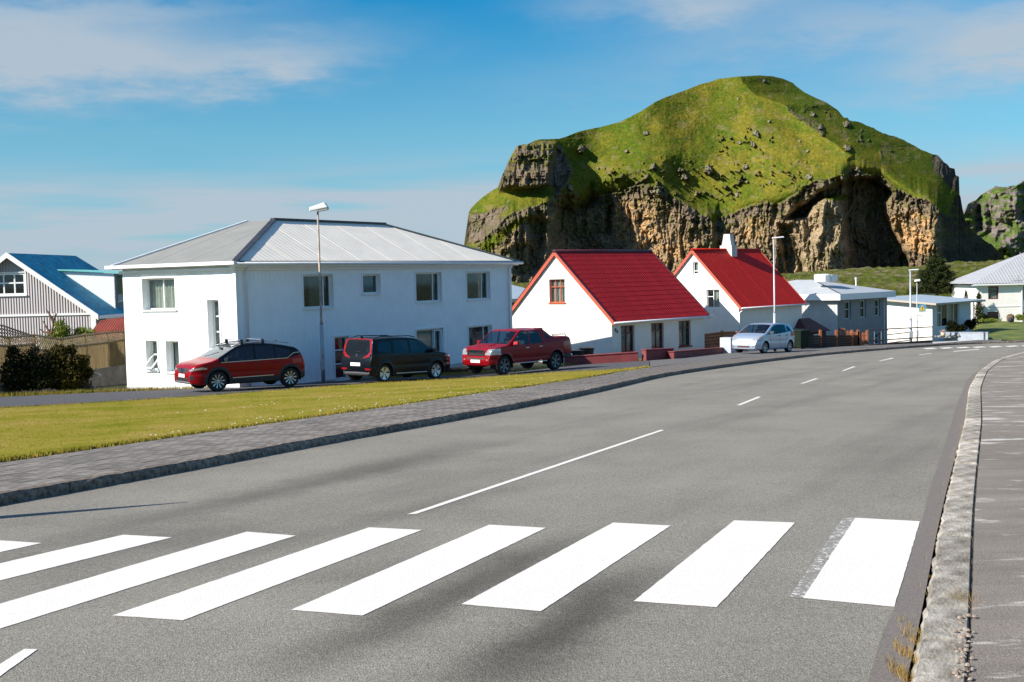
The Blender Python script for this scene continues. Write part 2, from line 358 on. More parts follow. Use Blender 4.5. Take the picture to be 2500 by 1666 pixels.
# --- lawn, drive, pavements
def lawn_mat():
    m = mat('lawn', (.15, .16, .022), .95, 0, 0, 1, .5, 60, spec=0); t = m.node_tree; N = t.nodes.new; L = t.links.new; b = t.nodes['Principled BSDF']
    tcn = N('ShaderNodeTexCoord')
    def n_(s, d): n = N('ShaderNodeTexNoise'); n.inputs['Scale'].default_value = s; n.inputs['Detail'].default_value = d; n.inputs['Roughness'].default_value = .7; L(tcn.outputs['Object'], n.inputs['Vector']); return n.outputs[0]
    r = N('ShaderNodeValToRGB'); L(n_(.55, 6), r.inputs[0]); e = r.color_ramp.elements; e[0].position = .32; e[0].color = (.15, .165, .010, 1); e[1].position = .68; e[1].color = (.335, .24, .055, 1)
    q = e.new(.5); q.color = (.25, .21, .025, 1)
    r2 = N('ShaderNodeValToRGB'); L(n_(14, 8), r2.inputs[0]); e = r2.color_ramp.elements; e[0].position = .3; e[0].color = (.56, .60, .6, 1); e[1].position = .72; e[1].color = (1.36, 1.34, 2.2, 1)
    x = N('ShaderNodeMix'); x.data_type = 'RGBA'; x.blend_type = 'MULTIPLY'; x.inputs[0].default_value = 1; L(r.outputs[0], x.inputs[6]); L(r2.outputs[0], x.inputs[7]); L(x.outputs[2], b.inputs['Base Color'])
    return m
LM = lawn_mat()
az = np.linspace(-.55, .118, 120)
pa, la = by_az(PE, az), by_az(LE, az)
lawn = strip('lawn', pa + [0, 0, .015], la + [0, 0, .012], LM, rows=6)
gravel = mat('dark_gravel', (.022, .022, .026), .95, 0, 0, 55, .9, 70, col2=(.12, .115, .12), detail=3)
az2 = np.linspace(-.55, .42, 160); az3 = np.linspace(.118, .42, 60)
da = by_az(DE, az); drive = strip('driveway', la + [0, 0, .0], da, gravel, rows=2)
strip('gravel_verge', by_az(PE, az3), by_az(DE, az3), mat('grey_gravel', (.07, .068, .066), .95, 0, 0, 40, .8, 60, col2=(.17, .165, .155), detail=3), rows=2)
vg = by_az(DE, az2); far_ = vg.copy(); r_ = vg[:, :2] / np.linalg.norm(vg[:, :2], axis=1)[:, None]; far_[:, :2] += r_ * 2.2; far_[:, 2] = GA + GB * far_[:, 1] - .25
verge = strip('grass_verge', vg, far_, LM)
# grass blades: lawn and ragged edges
gv = []; gf = []
def blades(P, n, h, spread, lean=.5, bw=1):
    for _ in range(n):
        x, y, z = P(); a = random.uniform(0, 6.28); w = (.004 + .006 * random.random()) * bw; hh = h * random.uniform(.5, 1.3); k = len(gv)
        dx, dy = math.cos(a) * w, math.sin(a) * w; lx, ly = random.uniform(-1, 1) * hh * lean, random.uniform(-1, 1) * hh * lean
        gv.extend([(x - dx, y - dy, z - .01), (x + dx, y + dy, z - .01), (x + lx, y + ly, z + hh)]); gf.append([k, k + 1, k + 2])
def on_lawn():
    i = int((random.random() ** 1.3) * (len(pa) - 2)); t = random.random(); u = random.random()
    p = (pa[i] * (1 - t) + pa[i + 1] * t) * (1 - u) + (la[i] * (1 - t) + la[i + 1] * t) * u; return p[0], p[1], p[2] + .012
blades(on_lawn, 70000, .016, 0)
def on_edge(A, w):
    def f():
        i = random.randrange(len(A) - 1); t = random.random(); p = A[i] * (1 - t) + A[i + 1] * t; return p[0] + random.gauss(0, w), p[1] + random.gauss(0, w), p[2] + .01
    return f
blades(on_edge(pa, .07), 9000, .036, 0); blades(on_edge(la, .08), 6000, .05, 0); blades(on_edge(vg[:110] + [0, 0, .0], .12), 9000, .13, 0)
g = link('lawn_grass', mesh('lawn_grass', gv, gf, False), mat('grass_blade', (.20, .19, .022), .9, 0, 0, 1.2, col2=(.34, .25, .05), detail=3, spec=0)); tag(g, kind='stuff', label='short yellow-green grass growing on the lawn strip and its edges', cat='grass')
# daisies in the lawn edge
fl = MB()
for _ in range(90):
    i = random.randint(40, 104); p = pa[i] * .97 + la[i] * .03 if random.random() < .75 else pa[i] * .6 + la[i] * .4; q = (p[0] + random.gauss(0, .3), p[1] + random.gauss(0, .15), p[2] + .05); s_ = .012
    fl.box(q[0] - s_, q[0] + s_, q[1] - s_, q[1] + s_, q[2], q[2] + .008)
o = fl.build('daisies', mat('daisy_white', (.75, .75, .7), .8)); tag(o, 'tiny white daisies scattered along the edge of the lawn', 'flowers', kind='stuff')

# pavement (left): slabs laid one by one
def lateral(P):
    T = np.gradient(P[:, :2], axis=0); T /= np.linalg.norm(T, axis=1)[:, None]; return T, np.stack([-T[:, 1], T[:, 0]], 1)
KBf = resample(KB, step=.405); T_, N_ = lateral(KBf)
pav_in = KBf.copy(); pav_in[:, :2] += N_ * .16; pav_in[:, 2] += .106
pe_n = nearest(pav_in, PE); pe_n2 = pe_n.copy(); pe_n2[:, 2] = pav_in[:, 2]
for i in range(len(pe_n2)): pe_n2[i, 2] = gz_(0, pe_n2[i, 1], .106)
pave = strip('pavement', pav_in, pe_n2, mat('joint_sand', (.05, .045, .038), .95, 0, .3, 30)); 
slab_m = mat('paving_slab', (.112, .098, .085), .9, 0, 0, 7, .35, 70, spec=.15, col2=(.25, .225, .20), rnd=.2, detail=6)
def slab_mesh(i):
    j = lambda: random.uniform(-.004, .004); w = .198
    vs = [(-w + j(), -w + j(), -.03), (w + j(), -w + j(), -.03), (w + j(), w + j(), -.03), (-w + j(), w + j(), -.03)]; vs += [(x, y, 0) for x, y, _ in vs[:4]]
    vs += [(x * .97, y * .97, .004) for x, y, _ in vs[:4]]
    return mesh('slab', vs, [[0, 1, 5, 4], [1, 2, 6, 5], [2, 3, 7, 6], [3, 0, 4, 7], [4, 5, 9, 8], [5, 6, 10, 9], [6, 7, 11, 10], [7, 4, 8, 11], [8, 9, 10, 11]])
slabs = [slab_mesh(i) for i in range(5)]; tiles = []
for i in range(len(KBf)):
    wid = np.linalg.norm(pe_n[i, :2] - pav_in[i, :2])
    if KBf[i][1] > 75 or KBf[i][1] < 8: continue
    for k in range(max(1, int(wid / .405 + .5))):
        c = KBf[i, :2] + N_[i] * (.16 + .2 + .405 * k); tiles.append((c[0], c[1], math.atan2(T_[i, 1], T_[i, 0])))
vis = [t for t in tiles if -.47 < t[0] / t[1] < .5]; vis.sort(key=lambda t: t[1]); near, rest_t = vis[:300], vis[300:]
for x, y, a in near:
    o = bpy.data.objects.new('paving_slab', random.choice(slabs)); COL.objects.link(o)
    if not o.data.materials: o.data.materials.append(slab_m)
    o.parent = pave; o.location = (x, y, gz_(x, y, .1155 + random.uniform(-.002, .002))); o.rotation_euler = (GB * math.cos(a) * 0, 0, a)
    nrm = Vector((0, -GB, 1)).normalized(); o.rotation_euler = (Vector((0, 0, 1)).rotation_difference(nrm) @ Matrix.Rotation(a, 3, 'Z').to_quaternion()).to_euler()
mb = MB()
for x, y, a in rest_t:
    ca, sa = math.cos(a) * .197, math.sin(a) * .197; P = [(x + ca * i - sa * j, y + sa * i + ca * j) for i, j in ((-1, -1), (1, -1), (1, 1), (-1, 1))]; dz = random.uniform(-.002, .003)
    mb.hexa([(px, py, gz_(px, py, .09)) for px, py in P] + [(px, py, gz_(px, py, .1175 + dz)) for px, py in P])
o = mb.build('distant_slabs', slab_m, pave); o['kind'] = 'stuff'

# kerbs
def rough_box(L_, w0, w1, h, seed, amp=.012, n=7):
    """kerb stone with worn arris; x along, y across, top at z = 0"""
    r2 = random.Random(seed); vs = []; fs = []
    for i in range(n + 1):
        x = -L_ / 2 + L_ * i / n; a = lambda s=1: r2.gauss(0, amp) * s
        e = abs(r2.gauss(0, amp)) * 1.3; ends = .4 if i in (0, n) else 1
        vs += [(x, 0, -h), (x, a(.4) + .01, -.03 - e), (x, .035 + a(.5) * ends + e * .4, a(.25) - .002), (x, w1 - .01, a(.25)), (x, w1, -.02), (x, w1, -h)]
    for i in range(n):
        for k in range(6): q = (k + 1) % 6; fs.append([i * 6 + k, i * 6 + q, (i + 1) * 6 + q, (i + 1) * 6 + k])
    fs.append([0, 1, 2, 3, 4, 5]); fs.append([n * 6 + k for k in range(6)][::-1]); return mesh('kerb_stone', vs, fs)
kerb = empty('kerb', tuple(KB[len(KB) // 3])); tag(kerb, kind='structure')
kvar = [rough_box(.985, 0, .155, .16, 40 + i) for i in range(7)]
kmat = mat('kerb_concrete', (.10, .075, .055), .92, 0, 0, 14, .8, 60, col2=(.30, .25, .20), rnd=.2, detail=6, spec=.1)
KS = resample(KB, step=1.0); Tk, Nk = lateral(KS)
base_inv = Vector(kerb.location)
for i in range(len(KS) - 1):
    c = (KS[i] + KS[i + 1]) / 2
    if c[1] < 7 or c[1] > 92: continue
    o = bpy.data.objects.new('kerb_stone', kvar[i % 7]); COL.objects.link(o)
    if not o.data.materials: o.data.materials.append(kmat)
    d = KS[i + 1] - KS[i]; a = math.atan2(d[1], d[0]); nrm = Vector((0, -GB, 1)).normalized()
    o.parent = kerb; o.location = Vector((c[0], c[1], gz_(0, c[1], .122 + random.uniform(-.004, .004)))) - base_inv
    o.rotation_euler = (Vector((0, 0, 1)).rotation_difference(nrm) @ Matrix.Rotation(a + random.uniform(-.006, .006), 3, 'Z').to_quaternion()).to_euler()
# right kerb and pavement
rk = empty('right_kerb', tuple(RK[20])); tag(rk, kind='structure'); rk_inv = Vector(rk.location)
rmat = mat('pale_kerb', (.19, .165, .13), .93, 0, 0, 3.2, .5, 24, col2=(.52, .48, .41), mapscale=(1.0, 2.2, 1), detail=10, rnd=.3, spec=.1)
rvar = [rough_box(1.176, 0, .27, .2, 70 + i, .013, 12) for i in range(6)]
RK2 = resample(RK, step=1.2); Tr, Nr = lateral(RK2)
RKin = RK.copy(); Trr, Nrr = lateral(RK); RKin[:, :2] -= Nrr * .27
def rk_h(y): return .03 + .05 * min(1, max(0, (y - 13) / 4))
for i in range(len(RK2) - 1):
    c = (RK2[i] + RK2[i + 1]) / 2
    if c[1] < 2 or c[1] > 75: continue
    o = bpy.data.objects.new('kerb_stone', rvar[i % 6]); COL.objects.link(o)
    if not o.data.materials: o.data.materials.append(rmat)
    d = RK2[i + 1] - RK2[i]; a = math.atan2(d[1], d[0]) + math.pi; nrm = Vector((0, -GB, 1)).normalized()
    o.parent = rk; o.location = Vector((c[0], c[1], gz_(0, c[1], rk_h(c[1]) + .004))) - rk_inv
    o.rotation_euler = (Vector((0, 0, 1)).rotation_difference(nrm) @ Matrix.Rotation(a, 3, 'Z').to_quaternion()).to_euler()
def pave_r_mat():
    m = mat('worn_pavement', (.11, .098, .09), .9, 0, 0, 2, .5, 90, spec=.1); t = m.node_tree; N = t.nodes.new; L = t.links.new; b = t.nodes['Principled BSDF']; tcn = N('ShaderNodeTexCoord')
    def n_(s, d, sc_=(1, 1, 1)):
        q = N('ShaderNodeMapping'); q.inputs['Scale'].default_value = sc_; q.inputs['Rotation'].default_value = (0, 0, R(-8)); L(tcn.outputs['Object'], q.inputs[0])
        n = N('ShaderNodeTexNoise'); n.inputs['Scale'].default_value = s; n.inputs['Detail'].default_value = d; n.inputs['Roughness'].default_value = .65; L(q.outputs[0], n.inputs['Vector']); return n.outputs[0]
    def rp(i, a, ca, b_, cb):
        r = N('ShaderNodeValToRGB'); L(i, r.inputs[0]); e = r.color_ramp.elements; e[0].position = a; e[0].color = ca; e[1].position = b_; e[1].color = cb; return r.outputs[0]
    base = rp(n_(90, 4), .3, (.15, .128, .105, 1), .72, (.31, .275, .235, 1))
    st = rp(n_(1, 10, (1.1, 3.0, 1)), .55, (0, 0, 0, 1), .66, (1, 1, 1, 1)); md = rp(n_(1, 5, (.5, 1.4, 1)), .3, (.8, .8, .8, 1), .7, (1.2, 1.2, 1.2, 1))
    x = N('ShaderNodeMix'); x.data_type = 'RGBA'; x.blend_type = 'MULTIPLY'; x.inputs[0].default_value = 1; L(base, x.inputs[6]); L(md, x.inputs[7])
    y = N('ShaderNodeMix'); y.data_type = 'RGBA'; L(st, y.inputs[0]); L(x.outputs[2], y.inputs[6]); y.inputs[7].default_value = (.55, .52, .47, 1); L(y.outputs[2], b.inputs['Base Color'])
    return m
PR = pave_r_mat()
slabw = 2.4
rp_ = empty('right_pavement', tuple(RK[20])); tag(rp_, kind='structure')
RI = resample(RKin, step=slabw); Ti, Ni = lateral(RI)
for i in range(len(RI) - 1):
    if RI[i][1] > 72 or RI[i][1] < 0: continue
    for k in range(4):
        a0, a1 = .014 + k * 1.35, .014 + (k + 1) * 1.35 - .008; p, q = RI[i], RI[i + 1]; e = (q - p) * (.010 / slabw)
        c = [p[:2] - Ni[i] * a0 + e[:2], q[:2] - Ni[i + 1] * a0, q[:2] - Ni[i + 1] * a1, p[:2] - Ni[i] * a1 + e[:2]]
        m_ = MB().hexa([(x - rp_.location.x, y - rp_.location.y, gz_(0, y, -.1) - rp_.location.z) for x, y in c] + [(x - rp_.location.x, y - rp_.location.y, gz_(0, y, rk_h(y) - .002 + k * .008) - rp_.location.z) for x, y in c])
        m_.build('paving_slab', PR, rp_)
joint = MB(); RKo = RKin.copy()
jm = sheet('pavement_bed', [p[:2] for p in RKin[::-1]] + [(60, RKin[-1][1] - 20), (30, 0), (9, 0)], lambda x, y: gz_(x, y, rk_h(y) - .010), mat('joint_soil', (.06, .045, .025), .95, 0, .3, 20, .6, 30), kind='structure')
# weeds at the kerb
gv = []; gf = []
for px, py, n, h in ((2350, 1478, 120, .10), (2362, 1466, 80, .12), (2228, 1560, 60, .1), (2215, 1600, 90, .12), (2226, 1530, 40, .06), (2205, 1650, 120, .13), (2399, 918, 60, .15), (2360, 1045, 60, .08), (2380, 1040, 50, .08), (2490, 867, 160, .22), (2348, 1600, 50, .05), (2330, 1250, 0, 0)):
    c = G(px, py, .01)
    blades(lambda: (c[0] + random.gauss(0, .018), c[1] + random.gauss(0, .10), c[2]), int(n * 1.6), h * .42, 0, .7, .22)
for i in range(900):
    c = RK[random.randrange(24, 110)]; blades(lambda: (c[0] + random.uniform(-.015, .01), c[1] + random.gauss(0, .1), c[2] + .0), 1, .022, 0, .7, .3)
g = link('kerb_weeds', mesh('kerb_weeds', gv, gf, False), mat('dry_weed', (.26, .2, .03), .8, 0, 0, 8, col2=(.33, .17, .05))); tag(g, 'dry yellow weeds sprouting from the joints of the right kerb', 'weeds', kind='stuff')
pb = MB()
for _ in range(70):
    c = G(2338 + random.gauss(0, 8), random.uniform(1500, 1666), .03); s_ = random.uniform(.006, .018); c = c + [random.gauss(.03, .02), 0, 0]
    pb.lathe([(0.001, c[2]), (s_, c[2] + s_ * .5), (s_ * .7, c[2] + s_ * 1.1), (.001, c[2] + s_ * 1.3)], 6, (c[0], c[1]))
o = pb.build('gravel_crumbs', mat('crumb', (.25, .2, .16), .9, 0, .4, 30)); tag(o, 'loose stone crumbs in the gap behind the right kerb', 'gravel', kind='stuff')

# --- road paint
def paint_mat():
    m = mat('road_paint', (.78, .78, .76), .85, 0, .05, 8, .4, 120); t = m.node_tree; N = t.nodes.new; L = t.links.new; b = t.nodes['Principled BSDF']; tcn = N('ShaderNodeTexCoord')
    n = N('ShaderNodeTexNoise'); n.inputs['Scale'].default_value = 70; n.inputs['Detail'].default_value = 6; n.inputs['Roughness'].default_value = .75; L(tcn.outputs['Object'], n.inputs['Vector'])
    r = N('ShaderNodeValToRGB'); L(n.outputs[0], r.inputs[0]); r.color_ramp.elements[0].position = .27; r.color_ramp.elements[0].color = (.2, .19, .18, 1); r.color_ramp.elements[1].position = .38; r.color_ramp.elements[1].color = (.72, .68, .62, 1); L(r.outputs[0], b.inputs['Base Color']); return m
PM = paint_mat()
def quad(name, c, m, off=.004, n=40):
    """painted quad given by its corner pixels, with slightly ragged edges"""
    P = [G(*q) for q in c]; pts = []
    for i in range(4):
        a, b = P[i], P[(i + 1) % 4]; L_ = np.linalg.norm(b - a); k = max(2, min(n, int(L_ / .06)))
        nrm = np.array([-(b - a)[1], (b - a)[0]]) / max(L_, 1e-3)
        for j in range(k): t = j / k; w = random.gauss(0, .0016) if j else 0; p = a[:2] * (1 - t) + b[:2] * t + nrm * w; pts.append((p[0], p[1]))
    o = sheet(name, pts, lambda x, y: gz_(x, y, off), m, kind=None); o.parent = road; return o
k_ = 1.0625
for c in (((283, 1230), (395, 1236), (-150, 1373), (-330, 1373)), ((567, 1223), (680, 1232), (-60, 1465), (-250, 1462)), ((848, 1213), (970, 1219), (420, 1427), (258, 1416)), ((1124, 1207), (1255, 1214), (833, 1416), (668, 1403)),
          ((1409, 1202), (1541, 1209), (1243, 1406), (1060, 1390)), ((1687, 1197), (1827, 1202), (1647, 1397), (1456, 1383)), ((1965, 1191), (2114, 1199), (2055, 1396), (1845, 1376)),
          ((-2, 1243), (96, 1249), (-190, 1312), (-330, 1300))):
    quad('crosswalk_stripe', [(x * k_, y * k_) for x, y in c], PM)
def worn_mat():
    m = mat('worn_paint', (.5, .5, .48), .8); t = m.node_tree; N = t.nodes.new; L = t.links.new; b = t.nodes['Principled BSDF']; tcn = N('ShaderNodeTexCoord')
    n = N('ShaderNodeTexNoise'); n.inputs['Scale'].default_value = 22; n.inputs['Detail'].default_value = 8; n.inputs['Roughness'].default_value = .85; L(tcn.outputs['Object'], n.inputs['Vector'])
    r = N('ShaderNodeValToRGB'); L(n.outputs[0], r.inputs[0]); r.color_ramp.elements[0].position = .53; r.color_ramp.elements[0].color = (.215, .20, .17, 1); r.color_ramp.elements[1].position = .57; r.color_ramp.elements[1].color = (.68, .67, .63, 1); L(r.outputs[0], b.inputs['Base Color']); return m
quad('worn_stripe', [(x * k_, y * k_) for x, y in ((1936, 1191), (1965, 1191), (1845, 1376), (1813, 1374))], worn_mat(), .003)
for c in (((993, 1257), (1016, 1256), (1622, 1051), (1613, 1050)), ((1798, 990), (1808, 990), (1858, 970), (1850, 969)), ((1954, 937), (1961, 937), (1998, 925), (1991, 924.5)), ((2055, 906), (2061, 906), (2089, 895.5), (2083, 895)),
          ((2145, 882), (2150, 882), (2183, 875), (2178, 874)), ((2241, 867), (2246, 867.2), (2276, 863), (2272, 862.6)), ((-60, 1660), (-40, 1682), (92, 1587), (60, 1586))):
    quad('centre_line_dash', c, PM)
for i in range(7):
    x = 2252 + i * 40; quad('distant_crosswalk_stripe', [(x, 851.2 - i * 1.1), (x + 12, 853 - i * 1.1), (x + 38, 851.2 - i * 1.1), (x + 24, 849.6 - i * 1.1)], PM)
quad('stop_line', [(2327, 859.2), (2329, 857.8), (2390, 852.6), (2392, 853.8)], PM)
# ================================================================== the hill
_perm = rng.integers(0, 1 << 30, 4096)
def vnoise(x, y, seed=0):
    xi = np.floor(x).astype(int); yi = np.floor(y).astype(int); xf = x - xi; yf = y - yi
    def h(a, b): return (_perm[(_perm[(a * 1619 + seed * 131) & 4095] + b * 31337) & 4095] & 65535) / 65535. 
    u = xf * xf * (3 - 2 * xf); v = yf * yf * (3 - 2 * yf)
    return (h(xi, yi) * (1 - u) + h(xi + 1, yi) * u) * (1 - v) + (h(xi, yi + 1) * (1 - u) + h(xi + 1, yi + 1) * u) * v
def fbm(x, y, seed=0, o=5, g=.5):
    s = 0; a = 1; t = 0
    for i in range(o): s = s + a * vnoise(x, y, seed + i * 7); t += a; a *= g; x = x * 2.03 + 5.1; y = y * 2.03 + 9.7
    return s / t
def ridged(x, y, seed=0, o=4, g=.5):
    s = 0; a = 1; t = 0
    for i in range(o): s = s + a * (1 - np.abs(2 * vnoise(x, y, seed + i * 7) - 1)); t += a; a *= g; x = x * 2.1 + 3.3; y = y * 2.1 + 7.7
    return s / t
def sstep(x, a, b): t = np.clip((x - a) / (b - a), 0, 1); return t * t * (3 - 2 * t)
def blur(A, r):
    if r < 1: return A
    for ax in (0, 1):
        for _ in range(2):
            k = int(r); P = np.pad(A, [(k + 1, k) if a == ax else (0, 0) for a in (0, 1)], 'edge'); c = P.cumsum(ax)
            A = (np.take(c, range(2 * k + 1, c.shape[ax]), ax) - np.take(c, range(0, c.shape[ax] - 2 * k - 1), ax)) / (2 * k + 1)
    return A
def z7(*p): return [(1100 + x / 3.016, 160 + y / 3.016) for x, y in p]
def z8(*p): return [(1750 + x / 2.904, 160 + y / 2.904) for x, y in p]
def z9(*p): return [(1250 + x / 4.611, 300 + y / 4.611) for x, y in p]
def interp(P, u): P = np.array(P); return np.interp(u, P[:, 0], P[:, 1])
def pmask(U, V, P, b=3, jit=0):
    """soft mask of a traced polygon"""
    u = U + (fbm(U / 14, V / 14, 91, 4) - .5) * jit * 2; v = V + (fbm(U / 14, V / 14, 57, 4) - .5) * jit * 2
    c = np.zeros(U.shape, bool)
    for i in range(len(P)):
        (x1, y1), (x2, y2) = P[i], P[i - 1]
        c ^= ((y1 > v) != (y2 > v)) & (u < (x2 - x1) * (v - y1) / ((y2 - y1) or 1e-9) + x1)
    return blur(c.astype(float), b)
def build_hill():
    NU, NV = 980, 400
    u = np.linspace(1100, 2470, NU)
    S = interp([(1100, 690), (1122, 660), (1130, 620), (1134.8, 584), (1144.8, 519.7), (1150, 508), (1166, 491.6), (1195, 470), (1214, 459), (1226, 430), (1239, 398.7), (1250, 375), (1262.5, 355.6), (1289, 352), (1315.5, 340.7), (1365, 339),
        (1380, 335), (1415, 320.8), (1464.7, 310.9), (1514.5, 297.6), (1564, 272.7), (1597, 251), (1624, 238), (1670, 222), (1713.4, 204.8), (1735, 200), (1753, 193)] + z8((140, 80), (300, 70), (400, 78), (470, 95), (540, 125), (560, 145), (620, 190), (700, 230), (780, 265), (860, 320),
        (900, 370), (925, 372), (940, 392), (1000, 400), (1100, 440), (1180, 480), (1250, 500), (1330, 530), (1430, 590), (1520, 625), (1570, 640), (1600, 672), (1640, 710), (1650, 728), (1688, 735), (1690, 778), (1718, 790), (1712, 850), (1705, 890), (1728, 930), (1740, 1000), (1760, 1090), (1790, 1140), (1830, 1190), (1900, 1240), (1960, 1280), (2000, 1320), (2050, 1380), (2070, 1440), (2091, 1450)), u)
    S = S + (fbm(u / 9, u * 0, 3, 4) - .5) * 3.2 * np.where((u < 1320) | (u > 2060), 1.3, .35)
    F = interp([(1100, 720), (1900, 712), (2020, 690), (2120, 680), (2240, 674), (2330, 668), (2470, 662)], u)
    q = np.linspace(0, 1, NV)[None, :]; U = np.repeat(u[:, None], NV, 1); V = F[:, None] + (np.minimum(S, F - 1) - F)[:, None] * q
    C = interp([(1100, 640), (1160, 606)] + z9((0, 1010), (100, 1000), (170, 960), (330, 920), (420, 895), (500, 900), (520, 940), (700, 980), (800, 940), (900, 830), (940, 850), (1100, 800), (1200, 790), (1330, 740), (1480, 690), (1560, 700), (1700, 740), (1740, 790), (1850, 880), (1950, 960), (2060, 1040))
        + [(1728, 530), (1744, 552), (1756, 530)] + z8((60, 1070), (180, 1020), (330, 975), (440, 985), (560, 920), (700, 820), (850, 795), (980, 740), (1040, 775), (1130, 780), (1200, 820), (1280, 880), (1420, 945), (1500, 960), (1560, 1010), (1640, 1080), (1665, 1000), (1690, 925), (1735, 915)) + [(2360, 500), (2470, 600)], u)
    C = C + (fbm(u / 12, u * 0 + 4, 21, 4) - .5) * 9
    Cc = C[:, None]; Cs = blur(np.repeat(C[:, None], 3, 1), 26)[:, 1][:, None]
    Dc = interp([(1100, 1060), (1180, 1020), (1240, 1000), (1330, 1015), (1350, 1030), (1372, 1085), (1440, 1125), (1500, 1115), (1600, 1085), (1700, 1060), (1738, 1052), (1752, 1080), (1800, 1072), (1900, 1048), (1985, 1028), (2040, 1020), (2055, 1024), (2075, 1050), (2150, 1066), (2200, 1046),
        (2280, 1012), (2292, 1015), (2310, 1065), (2350, 1190), (2400, 1350), (2470, 1580)], u)
    Dg = blur(np.repeat(interp([(1100, 1060), (1250, 1015), (1350, 1040), (1450, 1085), (1700, 1058), (2000, 1030), (2300, 1025), (2360, 1150), (2470, 1500)], u)[:, None], 3, 1), 20)[:, 1]
    s_ = .39   # metres per pixel out there
    above = Cc - V
    grass = sstep(above, -3, 6)
    up_ = np.maximum(above, 0)
    w = sstep(above, -10, 45); ups = np.maximum(Cs - V, 0) * sstep(above, -2, 30)
    D = Dc[:, None] * (1 - w) + Dg[:, None] * w + ups * s_ * 1.18 + np.minimum(above, 0) * s_ * .12
    # the far side of the spur running down from the summit
    RX = np.array([(1700, 150)] + z8((140, 70), (280, 210), (470, 280), (530, 350), (640, 420), (760, 500), (900, 600), (1000, 680), (1130, 770), (1280, 880), (1400, 940)) + [(2300, 520), (2300, 760)])
    uR = np.interp(V, RX[:, 1], RX[:, 0]); uR = uR + (fbm(V / 16, V * 0, 5, 3) - .5) * 12
    du = np.maximum(U - uR, 0) * (V < 540)
    kk = np.interp(V, [150, 360, 430, 500], [2.3, 1.9, 1.0, .3]); side = np.minimum(du, 420)
    D += side * s_ * kk * sstep(above, 0, 60)
    # broad shapes in the grass
    D -= (ridged(U / 70 + V / 60, V / 7, 19, 2) - .5) * .7 * w + (ridged(U / 9, V / 9, 23, 3) - .5) * .8 * w; D += (fbm(U / 150, V / 120, 13, 3) - .5) * 22 * w + (fbm(U / 40, V / 40, 14, 3) - .5) * 4.5 * w + (fbm(U / 7, V / 5, 17, 3) - .5) * .9 * w
    spur = pmask(U, V, z8((120, 480), (300, 380), (440, 400), (560, 520), (620, 700), (560, 900), (380, 980), (330, 800), (250, 560)), 16); D += -spur * 14
    hollow = pmask(U, V, z7((1560, 760), (1650, 700), (2100, 900), (2111, 1100), (1960, 1120), (1700, 960)), 12); D += hollow * 13
    hol2 = pmask(U, V, z7((830, 620), (1000, 640), (1150, 800), (1000, 950), (930, 900), (940, 760)), 9); D += hol2 * 9
    # recesses and buttresses in the cliff
    rocky = 1 - grass
    R1 = z8((865, 935), (905, 1130), (940, 1300), (965, 1600), (1430, 1600), (1340, 1350), (1230, 1150), (1190, 1050), (1180, 970), (1245, 905), (1130, 812), (1000, 800), (850, 840), (730, 900), (620, 1000), (480, 1085), (620, 1085), (700, 965), (860, 915))
    D += pmask(U, V, R1, 3, 5) * 42
    D += pmask(U, V, z8((440, 1130), (520, 1130), (600, 1320), (640, 1600), (520, 1600), (480, 1400)), 2, 4) * 20
    R2 = z9((150, 1100), (300, 1050), (400, 1100), (440, 1040), (500, 900), (720, 980), (760, 960), (900, 830), (945, 870), (850, 1000), (830, 1100), (860, 1300), (850, 1700), (0, 1700), (0, 1380), (240, 1340))
    D += pmask(U, V, R2, 5, 9) * 12
    D -= pmask(U, V, z9((370, 1330), (400, 1040), (450, 1040), (450, 1500), (380, 1700), (320, 1700)), 3, 3) * 22
    D += pmask(U, V, z9((1080, 940), (1150, 900), (1120, 1270), (1080, 1270)), 1, 2) * 12
    D += pmask(U, V, z9((1390, 860), (1405, 860), (1400, 980), (1385, 980)), 1, 1) * 8
    # butte at the left shoulder
    Bt = z7((360, 910), (365, 815), (420, 720), (490, 585), (790, 560), (765, 640), (735, 760), (720, 870), (640, 905))
    bm_ = pmask(U, V, Bt, 2, 3); D -= bm_ * 24; D -= bm_ * ((ridged(U / 12, V / 40, 501, 3) - .5) * 12 + (ridged(U / 60, V / 8, 503, 3) - .5) * 5)
    D += pmask(U, V, z7((770, 600), (830, 650), (880, 800), (780, 960), (735, 890), (740, 740)), 3, 3) * 10
    D -= pmask(U, V, z7((880, 800), (905, 830), (935, 960), (770, 960)), 2, 2) * 9
    band = pmask(U, V, z7((365, 830), (480, 780), (740, 790), (720, 880), (600, 890), (360, 905)), 1, 3) + pmask(U, V, z7((480, 640), (760, 610), (760, 690), (460, 700)), 1, 3) * .8 + pmask(U, V, z7((700, 700), (800, 580), (900, 780), (790, 960), (720, 880)), 2, 3)
    band += pmask(U, V, z7((130, 1095), (280, 1080), (300, 1050), (440, 1000), (430, 1060), (330, 1110), (500, 1130), (420, 1180), (180, 1310), (90, 1300)), 2, 4)
    band += pmask(U, V, z9((40, 1060), (180, 960), (330, 925), (500, 900), (500, 1020), (330, 1010), (140, 1070)), 2, 4) + pmask(U, V, z9((1290, 780), (1530, 560), (1560, 600), (1400, 700), (1440, 760), (1300, 800)), 1, 4) * .8
    band += pmask(U, V, z9((1540, 720), (1700, 730), (1720, 800), (1840, 850), (2070, 980), (2075, 1090), (1960, 1040), (1850, 900), (1700, 840), (1560, 800)), 2, 3)
    out_ = pmask(U, V, z8((1530, 640), (1570, 636), (1640, 700), (1700, 725), (1720, 780), (1735, 900), (1690, 890), (1640, 850), (1600, 800), (1545, 760)), 2, 3); band += out_; D += out_ * 8
    band += pmask(U, V, z8((480, 275), (530, 350), (640, 420), (750, 500), (765, 480), (715, 400), (560, 335)), 1, 3) * .55
